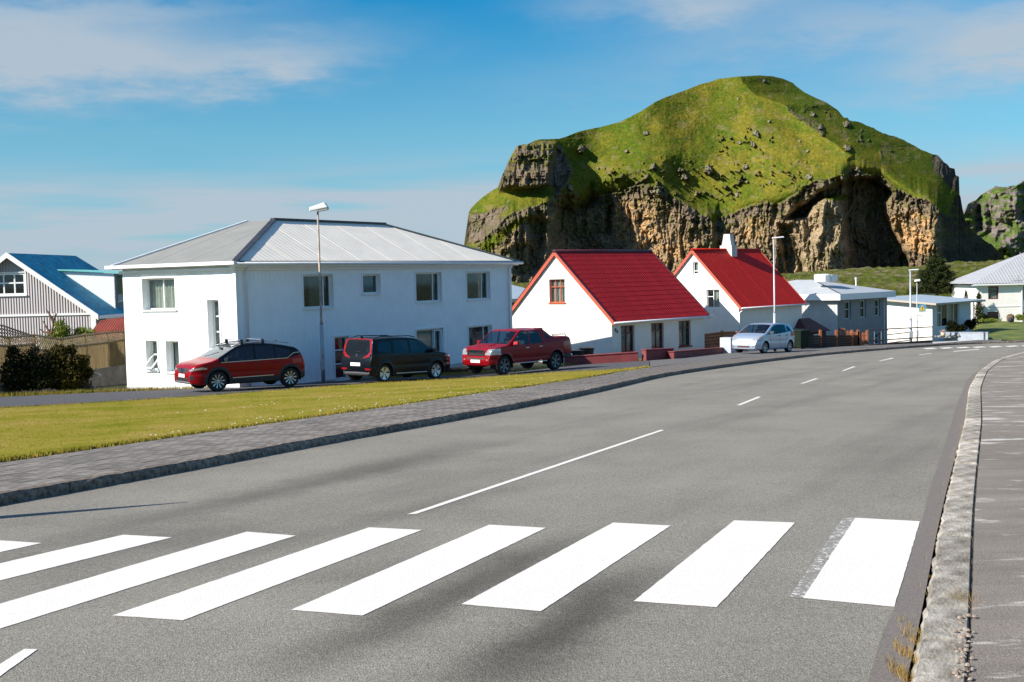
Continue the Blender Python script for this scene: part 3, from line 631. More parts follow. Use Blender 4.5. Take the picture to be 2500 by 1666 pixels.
    zone = pmask(U, V, z7((1100, 760), (1500, 720), (1950, 760), (2111, 850), (2111, 1000), (1500, 960), (1180, 950)), 10) * .9 + pmask(U, V, z8((0, 480), (300, 420), (420, 480), (400, 620), (0, 620)), 10) * .7 + pmask(U, V, z8((0, 700), (700, 700), (640, 850), (60, 900)), 8) * .7 + pmask(U, V, z8((560, 330), (1000, 600), (1500, 700), (1000, 420), (700, 280)), 8) * .6
    outc = sstep(ridged(U / 24, V / 17, 401, 4, .6) * .6 + fbm(U / 9, V / 7, 411, 4) * .4, .72, .78) * zone * grass
    band = np.clip(band + outc * .9 + .85 * grass * (pmask(U, V, R2, 3, 6) + pmask(U, V, z8((860, 930), (980, 760), (1120, 790), (1260, 890), (1190, 960)), 3, 5)) + .8 * grass * sstep(fbm(U / 11, V / 7, 601, 4), .42, .55) * pmask(U, V, z9((230, 1000), (430, 760), (700, 780), (930, 850), (760, 1000), (430, 1060)), 5, 6), 0, 1); D -= band * 3 + outc * 3.5
    # boulders and outcrops on the slope
    bl = z7((965, 620), (1490, 745), (1700, 770), (1720, 825), (1900, 770), (1085, 755), (1520, 920), (1810, 950), (1295, 632), (1440, 500), (880, 900)) + z8((150, 235), (280, 480), (255, 560), (160, 550), (920, 415), (930, 585), (650, 790), (215, 825), (140, 920), (680, 350), (740, 440), (1000, 740), (1160, 785), (200, 720), (380, 830), (590, 540), (640, 610), (370, 400), (340, 110))
    br = [13, 11, 9, 12, 15, 4, 16, 6, 6, 7, 12, 6, 11, 9, 7, 12, 12, 11, 6, 7, 8, 9, 9, 7, 9, 5, 5, 5, 5, 5]
    bh = [1.4, 1.4, 1.4, 1.1, 1.5, .8, .7, .8, .8, .4, 1.2, .5, .5, .5, .4, 1.5, 1.7, .7, .6, .5, .8, 1, .9, 1., .3, .6, .3, .3, .4, .8]
    bould = np.zeros(U.shape)
    for (bx, by), r, h in zip(bl, br, bh):
        r = r * .85
        sel = (np.abs(U - bx) < r * 2.5) & (np.abs(V - by) < r * 2.5)
        if not sel.any(): continue
        uu, vv = U[sel], V[sel]; ang = np.arctan2(vv - by, uu - bx); rr = np.hypot(uu - bx, (vv - by) * 1.05) / r * (.7 + .75 * fbm(ang * 1.2 + 9 + bx, ang * 0 + by, 8, 3)) + (fbm(uu / 4, vv / 4, 31, 4) - .5) * 1.3
        m = 1 - sstep(rr, .65, 1.0); bould[sel] = np.maximum(bould[sel], m); D[sel] -= m * r * h * s_ * 1.5
    # rock relief: vertical gullies, ledges, crumbs
    rk_ = np.clip(rocky + band * .75 + bould * .5, 0, 1)
    wu = U + (fbm(U / 60, V / 90, 44, 3) - .5) * 34 + (fbm(U / 9, V / 12, 46, 3) - .5) * 7; sl_ = V + (fbm(U / 50, V / 40, 45, 3) - .5) * 40 + (fbm(U / 8, V / 8, 47, 3) - .5) * 14
    big = ridged(wu / 58, sl_ / 260, 50, 2); mid = ridged(wu / 19, sl_ / 80, 60, 4, .55); fine = fbm(wu / 4.5, sl_ / 10, 70, 4, .62); led = ridged(wu / 70, sl_ / 9, 80, 3)
    knob = ridged(wu / 11, sl_ / 15, 95, 3)
    D += rk_ * (-(big - .5) * 24 * rocky - (mid - .5) * 17 - (knob - .5) * 7 - (fine - .5) * 10.0)
    topb = sstep(above, -42, -2) * rocky + band * .8; D -= (led - .5) * 5.5 * np.clip(topb, 0, 1)
    # natural overhang just under the rim
    D += rocky * sstep(above, -26, -4) * (1 - sstep(above, -4, 2)) * 4
    # keep the left slopes: lower diagonal meadow
    mead = pmask(U, V, z7((210, 1320), (300, 1270), (480, 1130), (560, 1120), (500, 1190), (350, 1310), (250, 1400)), 2, 3)
    upl = pmask(U, V, z7((135, 1095), (200, 990), (365, 885), (420, 900), (620, 890), (740, 880), (760, 960), (700, 1010), (500, 1060), (440, 1040), (290, 1060)), 3, 3)
    green = np.clip(grass * (1 - band) + mead + upl * .9, 0, 1) * (1 - bould)
    green = green * (1 - .9 * sstep(u, 2352, 2364)[:, None])
    tuft = sstep(fbm(U / 9, V / 6, 101, 4), .60, .68) * rocky * (1 - pmask(U, V, R1, 2)) * sstep(above, -150, -5) * .75
    shelf = pmask(U, V, z8((740, 945), (800, 905), (900, 910), (975, 945), (860, 960)), 2, 2); green = np.clip(green + tuft + shelf, 0, 1)
    band = np.maximum(band, bm_ * .85); flank = sstep(fbm(U / 10, V / 5, 111, 4) + .16 * sstep(380 - V, 0, 25), .50, .60) * bm_ * .85; green = np.maximum(green * (1 - bm_), flank * (1 - np.clip(pmask(U, V, z7((365, 830), (480, 780), (740, 790), (720, 880), (600, 890), (360, 905)), 1), 0, 1)))
    scar = sstep(fbm(U / 20, V / 12, 121, 5), .63, .70) * grass * .35
    # material colours; shade painted in beyond the spur and on the east cliff
    n1 = fbm(U / 70, V / 50, 131, 5)[..., None]; n2 = fbm(U / 16, V / 11, 141, 5)[..., None]; n3 = fbm(U / 3.5, V / 3, 151, 3)[..., None]; n4 = fbm(U / 34, V / 26, 161, 4)[..., None]
    A = lambda *c: np.array(c)[None, None]
    gcol = A(.094, .112, .013) * (1 - sstep(n1, .30, .72)) + A(.165, .145, .021) * sstep(n1, .30, .72)
    gcol = gcol * (1 - .55 * sstep(n2, .5, .64)) + A(.060, .105, .012) * .55 * sstep(n2, .5, .64); gcol = gcol * (.64 + .55 * n3); shady = sstep(side * sstep(above, 40, 110), 10, 70)[..., None]; gcol = gcol * (1 - .5 * shady) + A(.045, .080, .014) * .5 * shady  # far side of the spur: shade put into the grass as darker green
    ocm = np.clip(pmask(U, V, z9((1130, 900), (1250, 880), (1350, 900), (1500, 900), (1640, 1060), (1650, 1250), (1980, 1330), (2075, 1400), (1900, 1568), (1560, 1568), (1330, 1450), (1250, 1250), (1130, 1050)), 10, 8) + pmask(U, V, z8((1190, 1060), (1300, 1080), (1420, 1030), (1530, 1100), (1540, 1300), (1480, 1350), (1400, 1350)), 7, 6) + .8 * pmask(U, V, z8((190, 1080), (330, 1090), (300, 1250), (200, 1250)), 6, 6) + .6 * pmask(U, V, z7((360, 830), (500, 780), (720, 780), (600, 880)), 4, 6) + .9 * pmask(U, V, z8((480, 960), (640, 940), (600, 1010), (500, 1020)), 4, 4), 0, 1)[..., None]
    rcol = A(.15, .112, .075) * (1 - n4) + A(.33, .235, .145) * n4
    rcol = rcol * (1 - ocm * .8 * sstep(n2, .36, .56)) + A(.50, .30, .14) * ocm * .8 * sstep(n2, .36, .56)
    pale = pmask(U, V, z8((640, 1080), (700, 960), (860, 960), (880, 1300), (950, 1540), (500, 1540)), 8, 6)[..., None] * .5; rcol = rcol * (1 - pale) + A(.44, .335, .215) * pale
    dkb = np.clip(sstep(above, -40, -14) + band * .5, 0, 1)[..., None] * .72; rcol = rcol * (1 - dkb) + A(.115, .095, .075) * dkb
    rcol = rcol * (.62 + .76 * n3); mossy = sstep(fbm(U / 26, V / 20, 171, 4), .48, .62)[..., None] * .45 * (1 - ocm); rcol = rcol * (1 - mossy) + A(.085, .088, .03) * mossy
    east_shade = sstep(u, 2285, 2310)[:, None, None] * (1 - gcol[..., :1] * 0); rcol = rcol * (1 - .72 * east_shade) + A(.03, .028, .026) * .72 * east_shade  # east cliff: deep shade painted in as near-black rock
    bcol = A(.19, .165, .12) * (.7 + .6 * n3); gm = np.clip(green, 0, 1)[..., None]; bo = bould[..., None]
    gcol = gcol * (1 - scar[..., None]) + A(.20, .15, .09) * scar[..., None]
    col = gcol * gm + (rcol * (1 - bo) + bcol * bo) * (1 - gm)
    # points in the world
    d = fw[None, None] + rt[None, None] * ((U - CXP) / FPX)[..., None] - up[None, None] * ((V - CYP) / FPX)[..., None]
    P = d / d[..., 1:2] * D[..., None]
    # back of the hill: goes down behind the skyline
    backs = []; cols = []
    for t, (dy, dz) in enumerate(((8, -1.5), (22, -8), (60, -34), (140, -100), (260, -260))):
        b = P[:, -1].copy(); b[:, 1] += dy; b[:, 0] += dy * (b[:, 0] / b[:, 1]); b[:, 2] = np.maximum(b[:, 2] + dz, -20); backs.append(b); cols.append(col[:, -1])
    P = np.concatenate([P, np.stack(backs, 1)], 1); col = np.concatenate([col, np.stack(cols, 1)], 1); NV2 = P.shape[1]
    foot = P[:, :1].copy(); foot[..., 2] = -25; P = np.concatenate([foot, P], 1); col = np.concatenate([col[:, :1], col], 1); NV2 += 1
    return P, col, NU, NV2
def grid_mesh(name, P, col, nu, nv, m):
    me = bpy.data.meshes.new(name); n = nu * nv; me.vertices.add(n); me.vertices.foreach_set('co', P.reshape(-1).astype(np.float32))
    i = np.arange(nu - 1)[:, None] * nv + np.arange(nv - 1)[None]; q = np.stack([i, i + nv, i + nv + 1, i + 1], -1).reshape(-1, 4); nf = len(q)
    me.loops.add(nf * 4); me.loops.foreach_set('vertex_index', q.reshape(-1).astype(np.int32)); me.polygons.add(nf)
    me.polygons.foreach_set('loop_start', (np.arange(nf) * 4).astype(np.int32)); me.polygons.foreach_set('use_smooth', np.ones(nf, bool)); me.update(calc_edges=True)
    at_ = me.color_attributes.new('tint', 'FLOAT_COLOR', 'POINT'); c = np.ones((n, 4), np.float32); c[:, :3] = np.clip(col.reshape(-1, 3), 0, 1); at_.data.foreach_set('color', c.reshape(-1)); me.validate()
    return link(name, me, m)
def terrain_mat(name, scale, bump, mul=1.0):
    m = mat(name, (.2, .2, .1), .95, spec=0); t = m.node_tree; N = t.nodes.new; L = t.links.new; b = t.nodes['Principled BSDF']
    a = N('ShaderNodeVertexColor'); a.layer_name = 'tint'; tcn = N('ShaderNodeTexCoord'); n = N('ShaderNodeTexNoise'); n.inputs['Scale'].default_value = scale; n.inputs['Detail'].default_value = 8; n.inputs['Roughness'].default_value = .7; L(tcn.outputs['Object'], n.inputs['Vector'])
    r = N('ShaderNodeValToRGB'); L(n.outputs[0], r.inputs[0]); e = r.color_ramp.elements; e[0].position = .3; e[0].color = (.6 * mul, .6 * mul, .6 * mul, 1); e[1].position = .7; e[1].color = (1.4 * mul, 1.4 * mul, 1.35 * mul, 1)
    x = N('ShaderNodeMix'); x.data_type = 'RGBA'; x.blend_type = 'MULTIPLY'; x.inputs[0].default_value = 1; L(a.outputs[0], x.inputs[6]); L(r.outputs[0], x.inputs[7]); L(x.outputs[2], b.inputs['Base Color'])
    bp = N('ShaderNodeBump'); bp.inputs['Strength'].default_value = bump; bp.inputs['Distance'].default_value = 2.0; L(n.outputs[0], bp.inputs['Height']); L(bp.outputs[0], b.inputs['Normal']); return m
HM = terrain_mat('hill_surface', .35, .7)
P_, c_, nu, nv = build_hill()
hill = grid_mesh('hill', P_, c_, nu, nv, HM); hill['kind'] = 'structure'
# the farther hill at the right
def build_far():
    NU, NV = 200, 110; u = np.linspace(2335, 2700, NU); v0 = 665
    S = interp([(2335, 640)] + z8((1720, 1150), (1755, 1050), (1780, 980), (1830, 960), (1870, 920), (1900, 900), (1975, 858), (2060, 862), (2130, 850), (2178, 815)) + [(2530, 430), (2700, 380)], u) + (fbm(u / 8, u * 0, 6, 4) - .5) * 4
    q = np.linspace(0, 1, NV)[None]; U = np.repeat(u[:, None], NV, 1); V = v0 + (S - v0)[:, None] * q
    D = 1500 + (v0 - V) * .55 * 1.2 + (fbm(U / 60, V / 50, 201, 4) - .5) * 90 - (ridged(U / 26, V / 22, 211, 4) - .5) * 24; D += pmask(U, V, z8((1830, 970), (1870, 1000), (1890, 1180), (1830, 1180)), 2) * 30
    rk = np.clip(sstep(ridged(U / 30, V / 13, 221, 4), .64, .76) + pmask(U, V, z8((1880, 960), (2060, 960), (2178, 1010), (2178, 1080), (2040, 1130), (1900, 1060)), 3, 6) * .8 * sstep(fbm(U / 9, V / 6, 5, 3), .4, .55), 0, 1)[..., None]
    n = fbm(U / 12, V / 9, 231, 4)[..., None]; g = np.array([.085, .12, .03]) * (.6 + .8 * n); r = np.array([.17, .14, .13]) * (.6 + .8 * n); col = g * (1 - rk) + r * rk
    d = fw + rt * ((U - CXP) / FPX)[..., None] - up * ((V - CYP) / FPX)[..., None]; P = d / d[..., 1:2] * D[..., None]
    b = P[:, -1:].copy(); b[..., 1] += 150; b[..., 2] -= 90; f = P[:, :1].copy(); f[..., 2] = -25; return np.concatenate([f, P, b], 1), np.concatenate([col[:, :1], col, col[:, -1:]], 1), NU, NV + 2
P_, c_, nu, nv = build_far(); fh = grid_mesh('far_hill', P_, c_, nu, nv, HM); fh['kind'] = 'structure'
# rough field of old lava and turf between the town and the cliffs
def build_field():
    NU, NV = 620, 110; x_ = np.linspace(-.06, .62, NU)[:, None]; y_ = np.linspace(0, 1, NV)[None]; Y_ = 240 + y_ ** 1.3 * 760; X_ = x_ * Y_
    Z_ = -9.8 + 7.6 * sstep(y_, 0, .75) + 0 * x_ + np.interp(x_, [-.06, .25, .33, .38, .62], [-3, 0, 2.6, 4.6, 5]) * sstep(y_, .1, .9)
    Z_ += (fbm(X_ / 40, Y_ / 60, 301, 5) - .5) * 7 * y_ + (ridged(X_ / 12, Y_ / 20, 311, 4) - .5) * 2.4 * (.2 + y_)
    Z_ += (fbm(X_ / 3, Y_ / 6, 341, 4) - .5) * 2.2
    n = fbm(X_ / 30, Y_ / 40, 321, 5)[..., None]; n2 = fbm(X_ / 3.5, Y_ / 12, 331, 4)[..., None]; rk = sstep(n2, .56, .66) * .8
    col = (np.array([.07, .105, .018]) * (1 - n) + np.array([.13, .12, .03]) * n) * (.5 + n2); col = col * (1 - rk) + np.array([.20, .16, .12]) * rk
    P = np.stack([X_ + 0 * Y_, Y_ + 0 * X_, Z_], -1); return P, col, NU, NV
P_, c_, nu, nv = build_field(); fd = grid_mesh('field', P_, c_, nu, nv, HM); fd['kind'] = 'structure'

# ================================================================== buildings
class House:
    """frame: local x along the street-side wall, y along the gable wall, z up; origin at the near corner"""
    def __init__(s, X, Y, th, zb, name, label, cat='house', group=None):
        s.O = np.array([X, Y, 0.]); s.th = th; s.zb = zb
        s.A = np.array([math.cos(th), math.sin(th), 0]); s.B = np.array([-math.sin(th), math.cos(th), 0])
        s.root = tag(empty(name, (X, Y, zb), th), label, cat, group)
    def on(s, face, px, py, off=0):
        """pixel -> (u, z) on wall 'R' (y = off) or 'L' (x = off), z above the base"""
        d = ray(px, py); n = s.B if face == 'R' else s.A; t = (n @ (s.O + n * off)) / (n @ d); P = d * t - s.O
        return ((P @ s.A) if face == 'R' else (P @ s.B), P[2] - s.zb)
    def loc(s, px, py, depth):
        P = at(px, py, depth) - s.O; return (P @ s.A, P @ s.B, P[2] - s.zb)
    def f(s, face, off=0):
        return (lambda u, n, z: (u, off - n, z)) if face == 'R' else (lambda u, n, z: (off - n, u, z))
    def rect(s, face, a, b, off=0):
        """opening from two opposite pixel corners"""
        u0, z1 = s.on(face, *a, off); u1, z0 = s.on(face, *b, off); u0, u1 = min(u0, u1), max(u0, u1); return [u0, u1, min(z0, z1), max(z0, z1)]
def wall(h, face, outline, holes, m, off=0, th=.22, name='wall'):
    hp = [[(a, c), (b, c), (b, d), (a, d)] for a, b, c, d in holes]; V, F = cdt(outline, hp); mb = MB(h.f(face, off)); k = 0
    mb.v += [mb.map(u, 0, z) for u, z in V]; mb.f += F
    n = len(outline)
    for q in hp:
        for i in range(4): (u0, z0), (u1, z1) = q[i], q[(i + 1) % 4]; mb.poly([(u0, 0, z0), (u1, 0, z1), (u1, -th, z1), (u0, -th, z0)])
    return mb.build(name, m, h.root)
def strokes(mb, u0, u1, z0, z1, w, n0, n1, cols=(), rows=(), mw=None):
    """frame with mullions (fractions)"""
    mw = mw or w * .8
    mb.box(u0, u1, n0, n1, z0, z0 + w); mb.box(u0, u1, n0, n1, z1 - w, z1); mb.box(u0, u0 + w, n0, n1, z0 + w, z1 - w); mb.box(u1 - w, u1, n0, n1, z0 + w, z1 - w)
    e = .003
    for c in cols: u = u0 + (u1 - u0) * c; mb.box(u - mw / 2, u + mw / 2, n0 + e, n1 - e, z0 + w, z1 - w)
    for r in rows:
        z, c0, c1 = (r if isinstance(r, tuple) else (r, 0, 1)); z = z0 + (z1 - z0) * z; mb.box(u0 + (u1 - u0) * c0 + w * .5, u0 + (u1 - u0) * c1 - w * .5, n0 + 2 * e, n1 - 2 * e, z - mw / 2, z + mw / 2)
GLS = glass('window_glass', (.85, .9, .88), .12, .04)
DARK = mat('room_dark', (.02, .02, .018), .95)
def curtain(h, face, u0, u1, z0, z1, n, m, off=0, parent=None):
    k = max(8, int((u1 - u0) / .035)); mb = MB(h.f(face, off)); a = []
    for i in range(k + 1): u = u0 + (u1 - u0) * i / k; nn = n + .025 * math.sin(i * 1.25) + .008 * math.sin(i * .4); a.append((u, nn))
    for i in range(k): mb.poly([(a[i][0], a[i][1], z0), (a[i + 1][0], a[i + 1][1], z0), (a[i + 1][0], a[i + 1][1], z1), (a[i][0], a[i][1], z1)])
    return mb.build('curtain', m, parent)
def window(h, face, op, fm, cols=(), rows=(), depth=.2, fw_=.055, curt=(), sill=None, off=0, label=None, trim=None):
    """frame (part) > glass pane, curtain, room behind"""
    u0, u1, z0, z1 = op; e = .004
    mb = MB(h.f(face, off)); strokes(mb, u0 + e, u1 - e, z0 + e, z1 - e, fw_, -depth, -depth + .06, cols, rows); fr = mb.build('window', fm, h.root)
    if label: fr['label'] = label
    g = MB(h.f(face, off)).box(u0 + fw_ * .6, u1 - fw_ * .6, -depth + .02, -depth + .03, z0 + fw_ * .6, z1 - fw_ * .6).build('pane', GLS, fr)
    b = MB(h.f(face, off)); d0, d1 = -depth - .02, -depth - .9
    b.poly([(u0, d1, z0), (u1, d1, z0), (u1, d1, z1), (u0, d1, z1)]); b.poly([(u0, d0, z0), (u0, d1, z0), (u0, d1, z1), (u0, d0, z1)]); b.poly([(u1, d0, z0), (u1, d1, z0), (u1, d1, z1), (u1, d0, z1)]); b.poly([(u0, d0, z0), (u1, d0, z0), (u1, d1, z0), (u0, d1, z0)]); b.poly([(u0, d0, z1), (u1, d0, z1), (u1, d1, z1), (u0, d1, z1)])
    b.build('room', DARK, fr)
    for c0, c1, m in curt: curtain(h, face, u0 + (u1 - u0) * c0, u0 + (u1 - u0) * c1, z0 + .02, z1 - .02, -depth - .08, m, off, fr)
    if sill: MB(h.f(face, off)).box(u0 - .07, u1 + .07, -depth + .07, .07, z0 - .05, z0 + .006).build('sill', sill, fr)
    if trim:
        t = MB(h.f(face, off)); w = .07; t.box(u0 - w, u1 + w, .002, .03, z1, z1 + .05); t.box(u0 - w, u0, .002, .022, z0 - .04, z1); t.box(u1, u1 + w, .002, .022, z0 - .04, z1); t.build('trim', trim, fr)
    return fr
CW = mat('net_curtain', (.62, .60, .55), .9, 0, .12, 9); CG = mat('green_grey_curtain', (.16, .17, .13), .9, 0, .3, 8); CB = mat('blue_curtain', (.05, .22, .38), .9, 0, .3, 14); CR = mat('red_curtain', (.30, .02, .02), .9, 0, .4, 14)
WP = mat('white_paint', (.80, .80, .78), .55, 0, .03, 3); GUT = mat('gutter_white', (.72, .73, .74), .45, 0, .05, 3)
DKM = mat('dark_flashing', (.035, .037, .045), .5, 0, .2, 2)
def clip_strip(P, x0, x1):
    """clip a 2D polygon to x0 <= x <= x1"""
    def cl(P, f, g):
        out = []
        for i in range(len(P)):
            a, b = P[i - 1], P[i]; fa, fb = f(a), f(b)
            if fa != fb: t = (g - a[0]) / (b[0] - a[0]); out.append((g, a[1] + t * (b[1] - a[1])))
            if fb: out.append(b)
        return out
    P = cl(P, lambda p: p[0] >= x0 - 1e-9, x0)
    return cl(P, lambda p: p[0] <= x1 + 1e-9, x1) if P else P
def roof_face(h, poly2, to3, m, n, name='roof_sheet', thick=.03, pitch=None, step=1.0, amp=0):
    """slope cut into sheets laid side by side; to3 maps (u, v along slope) to local xyz"""
    us = [p[0] for p in poly2]; u = min(us); i = 0
    while u < max(us) - 1e-3:
        q = clip_strip(poly2, u + .002, min(u + step, max(us)) - .002)
        if len(q) > 2:
            mb = MB(); dz = .004 * (i % 2); P = [Vector(to3(*p)) + Vector(n) * dz for p in q]; mb.slab([tuple(p) for p in P], Vector(n) * -thick); mb.build(name, m, h.root)
        u += step; i += 1

# ---- white two-storey house
WS = .911
H = House(-10.81 * WS, 46 * WS, 1.0, -4.35 * WS, 'white_house', 'large two-storey white corrugated house with hipped grey metal roof behind the parked cars')
W, L, zt, zr = 6.70 * WS, 20.02 * WS, (.85 + 4.35) * WS, (2.90 + 4.35) * WS
wm_ = corrugated('white_corrugated_wall', (.86, .88, .89), .6, .2, (1, 1, 0), .04, .012, .5, spec=.2)
src = lambda s, ox, oy: (lambda x, y: (ox + x / s, oy + y / s))
Z2 = src(3.136, 560, 480); Z1 = src(3.016, 0, 500); Z4 = src(3.565, 1100, 560); Z5 = src(4.356, 1620, 540); Z6 = src(4.706, 2000, 600); ZF = src(6.817, 0, 740)
rw = [H.rect('R', Z2(562, 600), Z2(797, 848)), H.rect('R', Z2(1018, 597), Z2(1155, 742)), H.rect('R', Z2(1424, 584), Z2(1625, 803)), H.rect('R', Z2(1815, 578), Z2(1997, 785)),
      H.rect('R', Z2(802, 1076), Z2(925, 1392)), H.rect('R', Z2(1060, 1080), Z2(1238, 1290)), H.rect('R', Z2(1430, 1022), Z2(1640, 1230)), H.rect('R', Z2(1830, 998), Z2(2012, 1190))]
lw = [H.rect('L', Z1(1046, 545), Z1(1295, 775)), H.rect('L', Z1(1527, 702), Z1(1625, 1062)), H.rect('L', Z1(1075, 1000), Z1(1166, 1222)), H.rect('L', Z1(1222, 1004), Z1(1325, 1235))]
wall(H, 'R', [(0, 0), (L, 0), (L, zt), (0, zt)], rw, wm_, 0, .24)
wall(H, 'L', [(0, 0), (W, 0), (W, zt), (0, zt)], lw, wm_, 0, .34)
MB().box(L - .02, L, 0.002, W, 0, zt).box(0.002, L, W - .02, W, 0, zt).build('wall', wm_, H.root)
cur = [[(0, .18, CG), (.35, .72, CG)], [(0, 1, CB)], [(.8, 1, CG)], [(0, .85, CG)], [(0, 1, CR)], [], [(0, .95, CW)], []]
cls = [(.76,), (), (.76,), (.74,), (), (.5,), (.72,), (.74,)]
for i, (o_, c, k) in enumerate(zip(rw, cur, cls)):
    window(H, 'R', o_, WP, k, (.36, .68) if i == 4 else (), .2, .06, c, WP, trim=WP, label='bathroom window with blue curtain, tilted open' if i == 1 else ('tall window with red curtains and two cross bars' if i == 4 else None))
for i, o_ in enumerate(lw):
    window(H, 'L', o_, WP, (.14, .5) if i == 0 else (), (.34, .66) if i == 1 else (), .3, .06, [(0, 1, CW)], WP, trim=WP)
# open casement sashes
for o_, fc, a in ((rw[6], 'R', .8), (lw[2], 'L', .45)):
    u0, u1, z0, z1 = o_; mb = MB(H.f(fc)); w = .05
    if fc == 'R':
        ua, ub = u0 + (u1 - u0) * .73, u0 + (u1 - u0) * .95
        for (p, q) in (((ua, -.1, z0 + .05), (ub, .10, z0 + .05)), ((ua, -.1, z1 - .1), (ub, -.06, z1 - .1)), ((ua, -.1, z0 + .05), (ua, -.1, z1 - .1)), ((ub, .10, z0 + .05), (ub, -.06, z1 - .1))): mb.bar(p, q, w)
    else:
        zm = z0 + (z1 - z0) * .52
        for (p, q) in (((u0 + .08, .22, z0 + .12), (u1 - .12, .22, z0 + .12)), ((u0 + .08, -.24, zm), (u1 - .12, -.24, zm)), ((u0 + .08, .22, z0 + .12), (u0 + .08, -.24, zm)), ((u1 - .12, .22, z0 + .12), (u1 - .12, -.24, zm))): mb.bar(p, q, w)
    mb.build('open_sash', WP, H.root)
ov = .28
e0 = zt + .06
d1, d2 = 5.8 * WS, 3.43 * WS
# right slope
def slope(p0, pu, pv):
    """to3 map for a plane through three points: p0 + u*unit(pu) + v*unit-perp toward pv"""
    a = Vector(p0); U_ = (Vector(pu) - a).normalized(); v = Vector(pv) - a; V_ = (v - U_ * v.dot(U_)).normalized(); n = U_.cross(V_).normalized()
    if n.z < 0: n = -n
    return (lambda u, v: tuple(a + U_ * u + V_ * v)), (lambda p: ((Vector(p) - a).dot(U_), (Vector(p) - a).dot(V_))), n
def roof_from(h, pts, m, **k):
    to3, to2, n = slope(pts[0], pts[1], pts[-1]); roof_face(h, [to2(p) for p in pts], to3, m, n, **k)
RW = corrugated('pale_corrugated_roof', (.84, .77, .65), .7, .26, (1, 0, 0), .05, .010, .28, spec=.12); RG = mat('grey_roof_sheet', (.265, .26, .23), .5, 0, .06, 2)
RG2 = corrugated('grey_corrugated_roof', (.265, .26, .23), .5, .17, (0, 1, 0), .06, .012, .6)
q = [(-ov, -ov, e0), (L + ov, -ov, e0), (L - d1 - .6, d2, zr), (d1, d2, zr)]; roof_from(H, q, RW, step=1.0)
q = [(-ov, W + ov, e0), (-ov, -ov, e0), (d1, d2, zr), (d1, W - 1.46, zr)]; roof_from(H, q, RG2, step=1.0)
q = [(L + ov, -ov, e0), (L + ov, W + ov, e0), (L - d1 - .6, W - 1.46, zr), (L - d1 - .6, d2, zr)]; roof_from(H, q, RG2, step=50)
q = [(L + ov, W + ov, e0), (-ov, W + ov, e0), (d1, W - 1.46, zr), (L - d1 - .6, W - 1.46, zr)]; roof_from(H, q, RG2, step=50)
MB().box(d1 - .02, L - d1 - .6, d2, W - 1.46, zr - .05, zr - .004).build('roof_top', RG, H.root)
MB().bar((-ov, -ov, e0 + .03), (d1, d2, zr + .03), .22, .05).build('hip_flashing', DKM, H.root)
MB().bar((L + ov, -ov, e0 + .03), (L - d1 - .6, d2, zr + .03), .16, .05).build('hip_flashing', RG, H.root)
MB().bar((d1 - .1, d2, zr + .04), (L - d1 - .5, d2, zr + .04), .24, .07).build('ridge_cap', DKM, H.root)
MB().bar((-ov, W + ov, e0 + .03), (d1, W - 1.46, zr + .03), .16, .06).build('hip_flashing', GUT, H.root)
MB().box(-ov, L + ov, -ov - .008, -ov + .02, e0 - .01, e0 + .035).build('eave_flashing', DKM, H.root)
g_ = MB(); g_.tube([(-ov - .06, -ov - .075, e0 - .07), (L + ov + .3, -ov - .075, e0 - .07)], .065); g_.build('gutter', GUT, H.root, True)
f_ = MB(); f_.box(-ov - .02, L + ov, -ov - .01, -.003, e0 - .19, e0 - .012); f_.box(-.06, L, -.12, -.003, e0 - .30, e0 - .192).box(-ov - .16, -ov - .02, -ov - .1, W + ov + .2, e0 - .09, e0 + .03).box(-ov, -.003, 0, W + ov, e0 - .12, e0 - .02).box(-.12, -.003, -.1, W + .05, e0 - .3, e0 - .19); f_.build('fascia', WP, H.root)
for x_ in (.42, L - .35): MB().tube([(x_, -ov - .06, e0 - .1), (x_, -.1, e0 - .38), (x_, -.09, .1)], .045).build('downpipe', GUT, H.root, True)
MB().box(-.035, .10, -.035, -.002, 0, e0 - .3).box(L - .12, L + .03, -.03, -.002, 0, e0 - .3).box(-.035, -.002, -.002, .10, 0, e0 - .3).build('corner_trim', WP, H.root)
MB().box(-.04, L, -.04, -.003, 0, .16).box(-.04, -.003, 0, W, 0, .16).build('plinth', mat('plinth', (.45, .46, .46), .8, 0, .1, 3), H.root)

